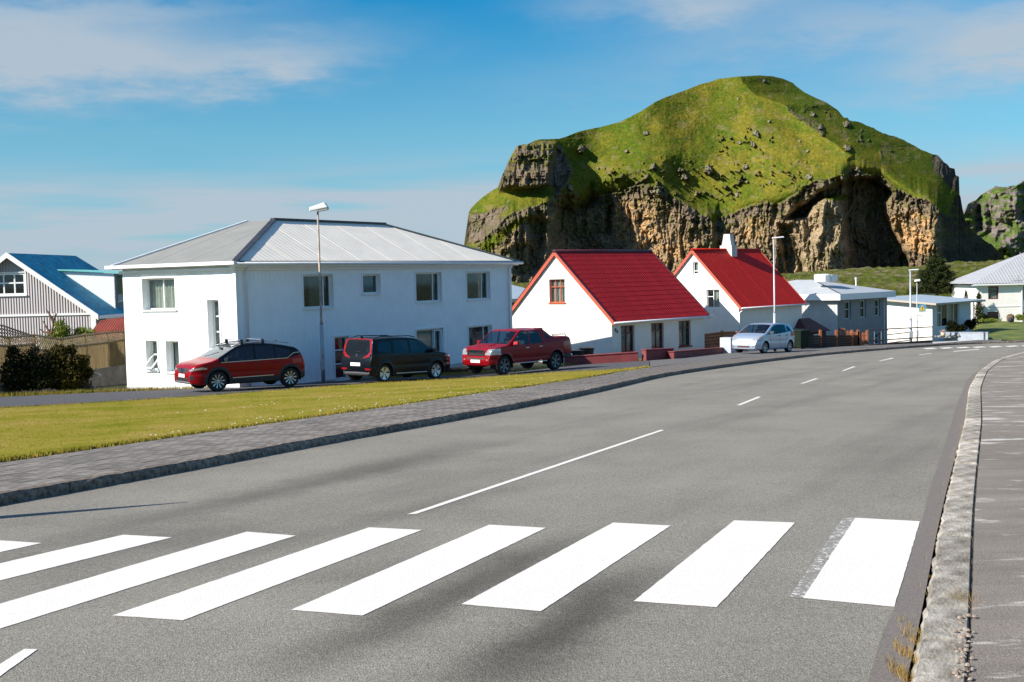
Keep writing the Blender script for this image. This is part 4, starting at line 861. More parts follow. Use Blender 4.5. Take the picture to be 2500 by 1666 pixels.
# ---- red roofed houses
RT = mat('red_tile_metal', (.25, .010, .012), .5, 0, .16, 3, .1, 30, spec=.22); RR_ = mat('red_painted_roof', (.50, .020, .014), .7, 0, .12, 5, .25, 60, spec=.12); OR_ = mat('orange_red_board', (.42, .075, .035), .55, 0, .08, 4); DR = mat('dark_red_ridge', (.07, .012, .02), .5, 0, .1, 4)
STU = mat('white_stucco', (.78, .75, .69), .9, 0, .03, 2, .35, 55); BF = mat('brown_red_frame', (.14, .03, .02), .5, 0, .1, 5); OF = mat('orange_frame', (.45, .09, .03), .5, 0, .1, 5)
def gable(h, W, L, ze, zr, gl, rt_, wm, oe, og, tile, zlow=0):
    """walls of a gabled house; ridge parallel to x.  ze / zr: roof surface height at near eave and ridge"""
    s_ = (zr - ze) / (W / 2); zw = ze + s_ * oe - .07
    wall(h, 'L', [(oe, 0), (W - oe, 0), (W - oe, zw), (W / 2, zr - .07), (oe, zw)], gl, wm, og, .2)
    wall(h, 'R', [(og, 0), (L - og, 0), (L - og, zw), (og, zw)], rt_, wm, oe, .2)
    mb = MB(); V, F = cdt([(oe, 0), (W - oe, 0), (W - oe, zw), (W / 2, zr - .07), (oe, zw)]); mb.v += [(L - og, u, z) for u, z in V]; mb.f += F; mb.poly([(og, W - oe, 0), (L - og, W - oe, 0), (L - og, W - oe, zw), (og, W - oe, zw)]); mb.build('wall', wm, h.root)
    sl = math.hypot(W / 2, zr - ze); c, s2 = (W / 2) / sl, (zr - ze) / sl
    return sl, c, s2
def tiled(h, L, ze, sl, c, s2, y0=0, sgn=1, rows=15, pitch=.19, mat_=RT, x0=0):
    """courses of pressed metal tile, one object per course, sharing one mesh"""
    rh = sl / rows; n = int(L / pitch * 8); vs = []; fs = []
    prof = lambda x: .034 * abs(math.cos(math.pi * x / pitch)) ** .8
    for i in range(n + 1):
        x = L * i / n; a = prof(x)
        for v, hgt in ((-.015, .0), (-.015, .013 + a), (rh * .5, .008 + a), (rh, .001 + a)):
            vs.append((x, v * c - hgt * s2, v * s2 + hgt * c))
    for i in range(n):
        for k in range(3): fs.append([i * 4 + k, (i + 1) * 4 + k, (i + 1) * 4 + k + 1, i * 4 + k + 1])
    if sgn < 0: vs = [(x, -y, z) for x, y, z in vs]
    me = mesh('tile_course', vs, fs)
    for r in range(rows):
        o = link('tile_course', me, mat_, h.root, (x0, y0 + sgn * r * rh * c, ze + r * rh * s2))
def verge(name, m, h, W, ze, zr, x, t=.03, h_=.2):
    for ya, yb in ((0, W / 2), (W, W / 2)): MB().hexa([(x, ya, ze - h_), (x + t, ya, ze - h_), (x + t, yb, zr - h_), (x, yb, zr - h_), (x, ya, ze + .04), (x + t, ya, ze + .04), (x + t, yb, zr + .04), (x, yb, zr + .04)]).build(name, m, h.root)
KS_ = 1.035
H1 = House(5.09 * KS_, 58 * KS_, .79, -4.45 * KS_, 'red_roofed_house', 'low white house with red pressed-tile roof and house number on the street wall')
W1, L1, ze1, zr1 = 7.83 * KS_, 8.11 * KS_, (-2.28 + 4.45) * KS_, (1.34 + 4.45) * KS_
ge = .12
gl = [H1.rect('L', Z4(857, 437), Z4(998, 640), ge), H1.rect('L', Z4(722, 856), Z4(804, 1000), ge)]
rr = [H1.rect('R', Z4(1482, 842), Z4(1604, 1068), .25), H1.rect('R', Z4(1745, 820), Z4(1860, 1038), .25), H1.rect('R', Z4(1985, 800), Z4(2094, 1013), .25)]
sl, c_1, s_1 = gable(H1, W1, L1, ze1, zr1, gl, rr, STU, .25, ge, True)
tiled(H1, L1, ze1, sl, c_1, s_1, 0, 1, 15); tiled(H1, L1, ze1, sl, c_1, s_1, W1, -1, 15)
for x_ in (-.03, L1): verge('bargeboard', OR_, H1, W1, ze1, zr1, x_)
for x_ in (-.045, L1 - .04): verge('verge_flashing', DR, H1, W1, ze1 + .05, zr1 + .05, x_, .10, -.01)
MB().tube([(-.05, W1 / 2, zr1 + .03), (L1 + .05, W1 / 2, zr1 + .03)], .09).build('ridge_cap', DR, H1.root, True)
MB().tube([(-.02, -.06, ze1 - .06), (L1 + .25, -.06, ze1 - .06)], .06).build('gutter', GUT, H1.root, True)
MB().box(ge + .02, L1 - ge, .02, .24, ze1 - .14, ze1 + .0).build('soffit', WP, H1.root)
window(H1, 'L', gl[0], OF, (.34, .67), (.68,), .16, .05, [(0, 1, CW)], OF, ge); window(H1, 'L', gl[1], OF, (), (), .16, .06, [], None, ge)
for o_ in rr: window(H1, 'R', o_, BF, (.5,), (.72,), .17, .07, [(.1, .9, CW)], mat('brown_sill', (.22, .03, .03), .6), .25)
# dormer on the hidden slope
D_ = MB(); D_.slab([(1.0, W1 - 2.7, zr1 - 1.15), (3.0, W1 - 2.7, zr1 - 1.15), (3.0, W1 - .9, zr1 - 2.0), (1.0, W1 - .9, zr1 - 2.0)], (0, 0, .1)); D_.box(1.15, 2.85, W1 - 2.4, W1 - 1.1, zr1 - 3.0, zr1 - 1.9); D_.build('dormer', RR_, H1.root)
# house number on the wall
def text(body, size, loc, rot, m, parent, name='lettering', ext=.01):
    c = bpy.data.curves.new(name, 'FONT'); c.body = body; c.size = size; c.extrude = ext; t = bpy.data.objects.new('t', c); COL.objects.link(t)
    me = bpy.data.meshes.new_from_object(t.evaluated_get(bpy.context.evaluated_depsgraph_get())); bpy.data.objects.remove(t)
    o = link(name, me, m, parent, loc); o.rotation_euler = rot; me.materials.clear(); me.materials.append(m); return o
u, z = H1.on('R', *Z4(1428, 893), .25); text('8', .26, (u, .235, z), (R(90), 0, 0), mat('black_numeral', (.02, .02, .02), .5), H1.root, 'house_number')
u, z = H1.on('R', *Z4(1444, 905), .25); text('6', .26, (u, .235, z), (R(90), 0, 0), MATS['black_numeral'], H1.root, 'house_number')
u, z = H1.on('L', *Z4(690, 830), ge)
MB().tube([(ge - .02, u, z), (ge - .15, u, z + .05), (ge - .2, u - .05, z + .2)], .012).build('cable_bracket', DKM, H1.root)

H2 = House(13.18 * KS_, 66.9 * KS_, .81, -4.75 * KS_, 'red_roofed_house', 'taller white house with plain red roof and stepped white chimney behind the silver hatchback')
W2, L2, ze2, zr2 = 6.65 * KS_, 7.37 * KS_, (-1.97 + 4.75) * KS_, (1.44 + 4.75) * KS_
gl = [H2.rect('L', Z5(312, 438), Z5(368, 568), ge), H2.rect('L', Z5(455, 730), Z5(597, 925), ge)]
sl, c_2, s_2 = gable(H2, W2, L2, ze2, zr2, gl, [], STU, .25, ge, False)
for yy, sg in ((0, 1), (W2, -1)):
    roof_from(H2, [(0, yy - sg * .03, ze2 - .02), (L2, yy - sg * .03, ze2 - .02), (L2, W2 / 2, zr2), (0, W2 / 2, zr2)], RR_, step=1.23)
for x_ in (-.03, L2): verge('bargeboard', OR_, H2, W2, ze2, zr2, x_)
MB().tube([(-.05, W2 / 2, zr2 + .02), (L2 + .05, W2 / 2, zr2 + .02)], .07).build('ridge_cap', RR_, H2.root, True)
MB().tube([(-.02, -.06, ze2 - .06), (L2 + .2, -.06, ze2 - .06)], .055).build('gutter', GUT, H2.root, True)
MB().tube([(.35, -.06, ze2 - .1), (.1, .19, ze2 - .32), (.1, .19, .1)], .04).build('downpipe', GUT, H2.root, True)
window(H2, 'L', gl[0], WP, (), (.28,), .14, .05, [(.1, .9, CW)], None, ge); window(H2, 'L', gl[1], WP, (.5,), ((.62, .5, 1),), .14, .05, [(0, .5, CW)], None, ge)
# chimney astride the ridge
cx0, cx1 = 3.72, 4.34
ch = MB(); ch.hexa([(cx0 - .0, W2 / 2 - .44, zr2 - 1.0), (cx1 + .0, W2 / 2 - .44, zr2 - 1.0), (cx1, W2 / 2 + .44, zr2 - 1.0), (cx0, W2 / 2 + .44, zr2 - 1.0), (cx0, W2 / 2 - .44, zr2 + .28), (cx1, W2 / 2 - .44, zr2 + .28), (cx1, W2 / 2 + .44, zr2 + .28), (cx0, W2 / 2 + .44, zr2 + .28)])
ch.hexa([(cx0 + .06, W2 / 2 - .34, zr2 + .281), (cx1 - .06, W2 / 2 - .34, zr2 + .281), (cx1 - .06, W2 / 2 + .34, zr2 + .281), (cx0 + .06, W2 / 2 + .34, zr2 + .281), (cx0 + .12, W2 / 2 - .22, zr2 + 1.0), (cx1 - .12, W2 / 2 - .22, zr2 + 1.0), (cx1 - .12, W2 / 2 + .22, zr2 + 1.0), (cx0 + .12, W2 / 2 + .22, zr2 + 1.0)])
ch.build('chimney', mat('chimney_render', (.55, .53, .50), .9, 0, .25, 4, .5, 20), H2.root)

# ---- grey corrugated house
GRC = corrugated('grey_corrugated_wall', (.50, .51, .50), .6, .2, (1, 1, 0), .05, .02, .9); GRR = mat('light_grey_roof', (.40, .42, .43), .6, 0, .06, 2)
H3 = House(21.1 * KS_, 75.5 * KS_, .80, -5.25 * KS_, 'grey_house', 'grey corrugated house with deep white fascia and low grey hipped roof')
L3, W3 = 6.9 * KS_, 9.0; zf0, zf1 = (-1.90 + 5.25) * KS_, (-1.50 + 5.25) * KS_
dm = mat('grey_plaster', (.25, .255, .255), .85, 0, .08, 3, .3, 30)
rw = [H3.rect('R', Z5(1928, 858), Z5(1996, 1040)), H3.rect('R', Z5(2088, 845), Z5(2156, 1024)), H3.rect('R', Z6(640, 620), Z6(703, 806)), H3.rect('R', Z6(640, 1012), Z6(703, 1130))]
wall(H3, 'R', [(0, 0), (L3, 0), (L3, zf0 + .02), (0, zf0 + .02)], rw, dm, 0, .25); wall(H3, 'L', [(0, 0), (W3, 0), (W3, zf0 + .02), (0, zf0 + .02)], [], GRC, 0, .2)
MB().box(L3 - .02, L3, .002, W3, 0, zf0 + .02).box(.002, L3, W3 - .02, W3, 0, zf0 + .02).build('wall', GRC, H3.root)
for o_ in rw: window(H3, 'R', o_, WP, (), (.55,), .2, .05, [(0, 1, CG)], None)
o3 = .45
fa = MB(); fa.box(-o3, L3 + o3, -o3, -o3 + .03, zf0, zf1).box(-o3, -o3 + .03, -o3 + .032, W3 + o3, zf0, zf1).box(L3 + o3 - .03, L3 + o3, -o3 + .032, W3 + o3, zf0, zf1).box(-o3, L3 + o3, W3 + o3 + .002, W3 + o3 + .03, zf0, zf1); fa.build('fascia', WP, H3.root)
MB().box(-o3 + .04, L3 + o3 - .04, -o3 + .04, W3 + o3 - .04, zf0 + .03, zf0 + .06).build('soffit', mat('brown_soffit', (.12, .05, .04), .8), H3.root)
pk = [(3.3, 3.3, zf1 + 1.05), (L3 - 3.0, 5.6, zf1 + 1.05)]; e = [(-o3, -o3, zf1), (L3 + o3, -o3, zf1), (L3 + o3, W3 + o3, zf1), (-o3, W3 + o3, zf1)]
a_, b_ = (3.45, 3.8, zf1 + .95), (3.45, 5.2, zf1 + .95)
roof_from(H3, [e[0], e[1], a_], GRR, step=50); roof_from(H3, [e[1], e[2], b_, a_], GRR, step=50); roof_from(H3, [e[2], e[3], b_], GRR, step=50); roof_from(H3, [e[3], e[0], a_, b_], GRR, step=50)
MB().bar(tuple(np.array(e[0]) + [0, 0, .02]), tuple(np.array(a_) + [0, 0, .03]), .07, .03).build('hip_flashing', DKM, H3.root)
x_, y_, z_ = H3.loc(*Z5(1712, 606), 80.5)
vt = MB(); vt.lathe([(.55, z_ - .25), (.56, z_ + .2), (.5, z_ + .26), (.3, z_ + .28)], 14, (x_ - .3, y_)); vt.box(x_ + .1, x_ + .9, y_ - .5, y_ + .3, z_ - .25, z_ + .2); vt.build('roof_vent', WP, H3.root)
x_, y_, z_ = H3.loc(*Z6(423, 440), 84); MB().tube([(x_, y_, z_ - .6), (x_, y_, z_ + .35)], .05).tube([(x_, y_, z_ + .35), (x_, y_, z_ + .45)], .09).build('vent_pipe', WP, H3.root)
u, z = H3.on('R', *Z6(735, 700)); MB().tube([(u, -.06, zf0 - .1), (u, -.06, .2)], .035).build('downpipe', GUT, H3.root)
# dark red porch roof beside it
pm = mat('maroon_roof', (.075, .014, .014), .7, 0, .2, 5)
Pp = House(18.6, 73.2, .80, -5.1, 'garden_shed', 'small brown shed with hipped maroon roof behind the board fence', 'shed')
MB().box(.2, 2.6, .2, 1.9, 0, 1.25).build('wall', mat('brown_timber', (.085, .03, .018), .85, 0, .3, 6), Pp.root)
e = [(0, 0, 1.28), (2.8, 0, 1.28), (2.8, 2.1, 1.28), (0, 2.1, 1.28)]; a_, b_ = (.8, 1.05, 2.1), (2.0, 1.05, 2.1)
mb = MB(); mb.slab([e[0], e[1], b_, a_], (0, 0, -.04)); mb.slab([e[1], e[2], b_], (0, 0, -.04)); mb.slab([e[2], e[3], a_, b_], (0, 0, -.04)); mb.slab([e[3], e[0], a_], (0, 0, -.04)); mb.build('roof', pm, Pp.root)
MB().box(1.0, 1.45, .17, .195, .5, 1.1).box(1.5, 1.95, .17, .195, .5, 1.1).build('window', WP, Pp.root)

# ---- white bungalow with low roof
H4 = House(*at(2276, 742, 90)[:2], .80, -5.85, 'white_bungalow', 'white bungalow with low pale-blue metal roof and big shop-like windows')
def h4z(y, px): return at(px, y, 90)[2] + 5.85
L4, W4 = 10.2, 9.5; z4 = h4z(742, 2276)
op = [H4.rect('R', Z6(1355, 672), Z6(1612, 915))]; L4 = H4.on('R', *Z6(1742, 700))[0]
wall(H4, 'R', [(0, 0), (L4, 0), (L4, z4), (0, z4)], op, mat('white_render', (.62, .63, .66), .85, 0, .05, 2), 0, .2); wall(H4, 'L', [(0, 0), (W4, 0), (W4, z4 + .45), (0, z4 + .05)], [], STU, 0)
MB().box(L4 - .02, L4, .002, W4, 0, z4).build('wall', STU, H4.root)
wn_ = window(H4, 'R', op[0], WP, (.23, .52, .78), ((.62, 0, .23),), .15, .07, [(.53, .77, CW), (.02, .2, CW)], None)
MB(H4.f('R')).box(op[0][0] + .1, op[0][1] - .1, -.5, -.3, op[0][2], op[0][2] + .45).build('window_display', mat('display_dark', (.12, .06, .05), .8, 0, .5, 6), H4.root)
R4 = mat('pale_blue_roof', (.36, .42, .46), .45, 0, .05, 2)
o4 = .55; pitch = .085
q = [(-o4, -o4, z4 + .05), (L4 + 1.6, -o4, z4 + .05), (L4 + 1.6, 5.0, z4 + .05 + pitch * 5.5), (-o4, 5.0, z4 + .05 + pitch * 5.5)]
roof_from(H4, q, R4, step=50); q = [(-o4, 5.0, z4 + .05 + pitch * 5.5), (L4 + 4.2, 5.0, z4 + .05 + pitch * 5.5), (L4 + 4.2, 10.2, z4 + .12), (-o4, 10.2, z4 + .12)]; roof_from(H4, q, R4, step=50)
MB().box(-o4, L4 + 1.6, -o4 - .01, -o4 + .02, z4 - .1, z4 + .05).build('fascia', mat('tan_fascia', (.42, .36, .30), .7), H4.root)
MB().hexa([(-o4 - .02, -o4, z4 - .1), (-o4 + .01, -o4, z4 - .1), (-o4 + .01, 5, z4 - .1 + pitch * 5.5), (-o4 - .02, 5, z4 - .1 + pitch * 5.5), (-o4 - .02, -o4, z4 + .05), (-o4 + .01, -o4, z4 + .05), (-o4 + .01, 5, z4 + .05 + pitch * 5.5), (-o4 - .02, 5, z4 + .05 + pitch * 5.5)]).build('verge_board', MATS['tan_fascia'], H4.root)

# ---- house at the right edge
y5 = 113
p5 = at(2386, 700, y5)
H5 = House(p5[0], p5[1], R(-4), -5.65, 'cream_house', 'cream two-storey house with grey hipped roof at the right edge, bush shadows on its wall')
z5t = at(2386, 697, y5)[2] + 5.65; L5 = 10.7
op = [H5.rect('R', Z6(1942, 468), Z6(2062, 615)), H5.rect('R', Z6(1932, 762), Z6(2062, 862)), H5.rect('R', Z6(2345, 462), Z6(2440, 620)), H5.rect('R', Z6(2340, 770), Z6(2430, 850))]
wall(H5, 'R', [(0, 0), (L5, 0), (L5, z5t), (0, z5t)], op, STU, 0, .15)
MB().box(0, .02, .002, 8, 0, z5t).build('wall', STU, H5.root); MB().box(L5 - .02, L5, .002, 8, 0, z5t).build('wall', STU, H5.root)
MRF = mat('maroon_frame', (.16, .02, .02), .6)
for o_ in op: window(H5, 'R', o_, MRF, (), (.62,), .12, .09, [(.05, .95, CW)] if o_[2] > 2 else [], None)
zb5 = H5.on('R', *Z6(2000, 700))[1]
MB(H5.f('R')).box(-.03, L5, .002, .05, zb5 - .04, zb5 + .02).build('string_course', WP, H5.root)
MB(H5.f('R')).box(-.55, L5 + .5, .5, .56, z5t - .02, z5t + .16).box(-.55, L5 + .5, 0.003, .5, z5t - .02, z5t + .02).build('fascia', WP, H5.root)
e = [(-.6, -.6, z5t + .16), (L5 + .6, -.6, z5t + .16), (L5 + .6, 8.6, z5t + .16), (-.6, 8.6, z5t + .16)]; a_, b_ = (6.0, 4.4, z5t + 3.1), (L5 - 3.6, 4.4, z5t + 3.1)
GR5 = corrugated('grey_sheet_roof', (.37, .37, .38), .55, .3, (1, 0, 0), .05, .02, .5)
roof_from(H5, [e[0], e[1], b_, a_], GR5, step=50); roof_from(H5, [e[3], e[0], a_], GR5, step=50); roof_from(H5, [e[1], e[2], b_], GR5, step=50); roof_from(H5, [e[2], e[3], a_, b_], GR5, step=50)
x_, y_, z_ = H5.loc(*Z6(2290, 400), 112.3); an = MB(); an.bar((x_, y_, z_ - .7), (x_, y_, z_ + .45), .03)
for dz, w in ((.42, .9), (.2, .6), (0, .7)): an.bar((x_ - w, y_, z_ + dz), (x_ + w * .3, y_, z_ + dz), .02)
an.build('antenna', mat('aerial', (.3, .3, .3), .5, .5), H5.root)
u, z = H5.on('R', *Z6(2325, 640)); MB(H5.f('R')).tube([(u, .1, z5t), (u, .1, .2)], .05).build('downpipe', WP, H5.root)

# ---- blue roofed house at the left edge
H0 = House(*at(240.4, 770, 58)[:2], R(86), -4.9, 'blue_roofed_house', 'grey corrugated house with deep blue roof and dormer at the left edge')
zv = at(240.4, 770, 58)[2] + 4.9; W0 = 9.1; zp = zv + 3.2; L0 = 9.0
CGW = corrugated('grey_rib_wall', (.43, .39, .39), .55, .14, (0, 1, 0), .03, .03, 1.0); BR = mat('blue_roof', (.008, .25, .36), .7, 0, .3, 3, .2, 12, detail=8)
t0 = .35
op = [H0.rect('L', Z1(-60, 507), Z1(190, 665), t0)]
sy = (zp - zv) / (W0 / 2)
wall(H0, 'L', [(.3, 0), (W0 - .3, 0), (W0 - .3, zv + sy * .3 - .12), (W0 / 2, zp - .12), (.3, zv + sy * .3 - .12)], op, CGW, t0, .1)
wall(H0, 'R', [(t0, 0), (L0, 0), (L0, zv + .1), (t0, zv + .1)], [(1.6, 3.8, zv - .75, zv - .2)], mat('grey_side', (.17, .16, .16), .8), .3, .1)
MB().box(L0 - .02, L0, .3, W0 - .3, 0, zv).box(t0, L0, W0 - .32, W0 - .3, 0, zv).build('wall', MATS['grey_side'], H0.root)
window(H0, 'L', op[0], WP, (.33, .66), (.55,), .08, .09, [], WP, t0, trim=WP)
window(H0, 'R', (1.6, 3.8, zv - .75, zv - .2), WP, (.33, .66), (), .08, .07, [(0, 1, CW)], WP, .3)
to3, to2, n0 = slope((0, 0, zv), (L0, 0, zv), (0, W0 / 2, zp))
ve = MB()
roof_from(H0, [(-.02, -.05, zv - .03), (L0, -.05, zv - .03), (L0 - 1.2, W0 / 2, zp), (-.02, W0 / 2, zp)], BR, step=1.8); roof_from(H0, [(0, W0, zv), (L0, W0, zv), (L0 - 1.2, W0 / 2, zp), (0, W0 / 2, zp)], BR, step=50)
verge('bargeboard', WP, H0, W0, zv, zp, -.05, .05, .24)
MB().box(0, L0, -.06, -.02, zv - .18, zv - .02).build('fascia', WP, H0.root)
um, zm_ = H0.on('L', *Z1(300, 812), t0); MB(H0.f('L', t0)).box(.3, W0 - .3, .003, .05, zm_ - .05, zm_ + .05).build('string_course', WP, H0.root)
MB(H0.f('L', t0)).box(.28, .55, .003, .04, 0, zv + .1).build('corner_trim', WP, H0.root)
# dormer: pale roof, white cheek, window
dx0, dx1 = 3.0, 6.2; yb, yf = 3.35, .35; zt_b = zv + sy * yb + .02; zt_f = zt_b - .22
dm_ = MB(); dm_.slab([(dx0 - .15, yf - .3, zt_f), (dx1 + .1, yf - .3, zt_f), (dx1 + .1, yb, zt_b), (dx0 - .15, yb, zt_b)], (0, 0, -.07)); dm_.build('dormer_roof', mat('aqua_roof', (.16, .50, .47), .5), H0.root)
dm_ = MB(); dm_.slab([(dx0, yf, zv + sy * yf), (dx0, yb - .05, zt_b - .1), (dx0, yf, zt_f - .08)], (.06, 0, 0)); dm_.build('dormer_cheek', WP, H0.root)
dm_ = MB(); dm_.box(dx0, dx1, yf, yf + .05, zv + sy * yf, zt_f - .08); dd = dm_.build('dormer_front', mat('blue_grey_board', (.10, .15, .18), .7), H0.root)
dm_ = MB(); strokes(dm_, dx0 + .3, dx0 + 1.4, zv + sy * yf + .25, zt_f - .2, .07, 0, .06, (.5,), ()); dm_ = MB(); dm_.box(dx0 + .3, dx1 - .3, yf - .02, yf - .005, zv + sy * yf + .3, zt_f - .2); dm_.build('dormer_window', GLS, H0.root)
# red shed roof behind the fence
Hs = House(*at(222, 800, 53)[:2], R(8), -4.9, 'red_shed', 'low shed with sloping rust-red corrugated roof behind the lattice fence', 'shed')
zz = at(222, 806, 53)[2] + 4.9; z2_ = at(304, 778, 54)[2] + 4.9
RS_ = corrugated('rust_red_roof', (.20, .032, .012), .7, .12, (1, 0, 0), .3, .02, .8)
mb = MB(); mb.slab([(-.1, -.5, zz - .35), (3.4, -.5, zz - .25), (3.4, 2.4, z2_ + .28), (-.1, 2.4, zz + .36)], (0, 0, -.06)); mb.build('roof', RS_, Hs.root)
MB().box(0, 3.3, 0, 2.2, 0, zz - .45).build('wall', mat('shed_wall', (.2, .05, .02), .9, 0, .2, 5), Hs.root)
# distant pale roof in the gap
Hd = House(*at(1246, 742, 95)[:2], .8, -6.5, 'distant_house', 'far white house with pale roof glimpsed between the two nearest houses')
zd = at(1246, 742, 95)[2] + 6.5
MB().box(-3, 5, 0, 5, 0, zd + .4).build('wall', WP, Hd.root); mb = MB(); mb.slab([(-3.4, -.5, zd + .4), (5.4, -.5, zd + .4), (5.4, 5, zd + 1.5), (-3.4, 5, zd + 1.5)], (0, 0, -.1)); mb.build('roof', R4, Hd.root)
MB().box(-2, .5, -.02, -.003, zd - .7, zd + .1).build('window', DARK, Hd.root)

# ================================================================== vehicles
CG1 = glass('car_glass', (.60, .74, .78), .2, .02); CG2 = glass('car_glass_dark', (.16, .2, .22), .7, .02)
BLK = mat('black_plastic', (.016, .016, .017), .6, 0, .1, 20); RUB = mat('tyre_rubber', (.018, .018, .018), .85, 0, .15, 20, .3, 60); CHR = mat('chrome', (.75, .76, .78), .18, 1.0); ALU = mat('alloy', (.52, .53, .55), .32, .75)
PLT = mat('number_plate', (.8, .8, .8), .5); LMP = mat('headlight_lens', (.38, .40, .42), .12, .35, spec=.8, coat=1); RLT = mat('tail_lamp', (.30, .006, .008), .2, 0, coat=.5); SEAT = mat('seat_cloth', (.03, .03, .033), .9); AMB = mat('amber_lens', (.6, .2, .03), .2, coat=1)
def paint(name, c, metal=0.0, rough=.28): return mat(name, c, rough, metal, 0, coat=.35, spec=.3)
def in_poly(x, z, P):
    c = np.zeros(x.shape, bool)
    for i in range(len(P)):
        (x1, y1), (x2, y2) = P[i], P[i - 1]; c ^= ((y1 > z) != (y2 > z)) & (x < (x2 - x1) * (z - y1) / ((y2 - y1) or 1e-9) + x1)
    return c
def spline(P, step):
    P = np.array(P, float); out = []
    for i in range(len(P) - 1):
        p0, p1, p2, p3 = P[max(i - 1, 0)], P[i], P[i + 1], P[min(i + 2, len(P) - 1)]; n = max(1, int(np.linalg.norm(p2 - p1) / step)); m1 = (p2 - p0) * .42; m2 = (p3 - p1) * .42
        if i == 0: m1 = p2 - p1
        if i == len(P) - 2: m2 = p2 - p1
        s = np.linalg.norm(p2 - p1); m1 = m1 / (np.linalg.norm(m1) + 1e-9) * s; m2 = m2 / (np.linalg.norm(m2) + 1e-9) * s
        for k in range(n): t = k / n; out.append((2 * t ** 3 - 3 * t * t + 1) * p1 + (t ** 3 - 2 * t * t + t) * m1 + (-2 * t ** 3 + 3 * t * t) * p2 + (t ** 3 - t * t) * m2)
    out.append(P[-1]); return np.array(out)
def car(name, label, P1, P2, near_left, sp, group='cars parked in front of the houses'):
    P1, P2 = np.array(P1), np.array(P2); xh = (P1 - P2) / np.linalg.norm(P1 - P2); left = np.cross([0, 0, 1], xh); left /= np.linalg.norm(left); zh = np.cross(xh, left)
    W, wb, Rw, tw = sp['W'], sp['wb'], sp['R'], sp['W'] - .23
    c = P1 - left * (W / 2 - .06) * (1 if near_left else -1)
    root = empty(name); root.matrix_world = Matrix(((xh[0], left[0], zh[0], c[0]), (xh[1], left[1], zh[1], c[1]), (xh[2], left[2], zh[2], c[2]), (0, 0, 0, 1))); tag(root, label, sp.get('cat', 'car'), group)
    prof = spline(sp['top'], .022); prof[:, 0] += np.arange(len(prof)) * 1e-6
    X_, T = prof[:, 0], prof[:, 1]; ns = len(X_); x0, x1 = X_.min(), X_.max(); bot = np.interp(X_, *zip(*sp['bot'])); bot = np.minimum(bot, T - .02)
    belt = sp['belt']; NSIDE = 48; rc = sp.get('rc', .085)
    def hwid(x, z):
        f = W / 2 * (1 - sp.get('pf', .16) * np.clip((x - (x1 - .55)) / .55, 0, 1) ** 2.2 - sp.get('pr', .10) * np.clip(((x0 + .45) - x) / .45, 0, 1) ** 2.2)
        bz = np.interp(x, *zip(*belt)); f = f - .035 * ((np.minimum(z, bz) - .78) / .5) ** 2 - .012 * np.exp(-((z - .62) / .07) ** 2) - np.maximum(z - bz, 0) * sp.get('tum', .30)
        for xc in (0, -wb): r = np.hypot(x - xc, z - Rw); f = f + .022 * np.exp(-((r - Rw - .07) / .06) ** 2)
        return np.maximum(f, .05)
    rings = []; kind = []
    zs = bot + .03; ze = np.maximum(T - rc, zs + .01)
    for t in (0, .5, .9): rings.append(((hwid(X_, zs) - .06) * t, bot)); kind.append(0)
    for k in range(NSIDE + 1): z = zs + (ze - zs) * (k / NSIDE); rings.append((hwid(X_, z), z)); kind.append(1)
    hT = hwid(X_, ze)
    for k in range(1, 6): a = math.pi / 2 * k / 5; rr = np.minimum(rc, T - zs); rings.append((hT - rr * .8 * (1 - math.cos(a)), ze + (T - ze) * .72 * math.sin(a))); kind.append(2)
    yt = rings[-1][0]; zt_ = rings[-1][1]
    for k in range(1, 11): t = 1 - k / 10; rings.append((yt * t, T - (T - zt_) * t ** 2)); kind.append(3)
    Yr = np.stack([r[0] for r in rings], 1); Zr = np.stack([r[1] for r in rings], 1); nr = Yr.shape[1]; kind = np.array(kind)
    V = np.stack([np.repeat(X_[:, None], nr, 1), Yr, Zr], -1)
    def faces(side):
        i = np.arange(ns - 1)[:, None] * nr + np.arange(nr - 1)[None]; q = np.stack([i, i + nr, i + nr + 1, i + 1], -1).reshape(-1, 4)
        v = V.copy().reshape(-1, 3); v[:, 1] *= side
        return v, (q if side < 0 else q[:, ::-1])
    kf = np.repeat(np.maximum(kind[:-1], kind[1:])[None], ns - 1, 0).reshape(-1)
    Vn = V.reshape(-1, 3)
    i = np.arange(ns - 1)[:, None] * nr + np.arange(nr - 1)[None]; q0 = np.stack([i, i + nr, i + nr + 1, i + 1], -1).reshape(-1, 4); C_ = Vn[q0].mean(1); fx, fy, fz = C_.T
    sd_ = (kf == 1) | ((kf == 2) & (fz < np.interp(fx, X_, T) - .04)); reg = np.zeros(len(fx), int); defs = [('body', sp['paint'], False)]
    def setr(mask, nm, m, split): defs.append((nm, m, split)); reg[mask] = len(defs) - 1
    bz = np.interp(fx, *zip(*belt))
    if 'roofm' in sp: setr((fz > bz + .0) & (fx < sp['roofx']) & (fx > sp.get('roofx0', -9)), 'roof', sp['roofm'], False)
    for nm, m, view, P, split in sp['regions']:
        if view == 'S': mk = sd_ & in_poly(fx, fz, P)
        elif view == 'F': mk = (fx > x1 - .5) & (kf >= 1) & in_poly(fy, fz, P)
        elif view == 'B': mk = (fx < x0 + .55) & (kf >= 1) & in_poly(fy, fz, P)
        elif view == 'T': mk = (kf == 3) & (fx > P[0]) & (fx < P[1])
        setr(mk, nm, m, split)
    seams = sp.get('seams', [])
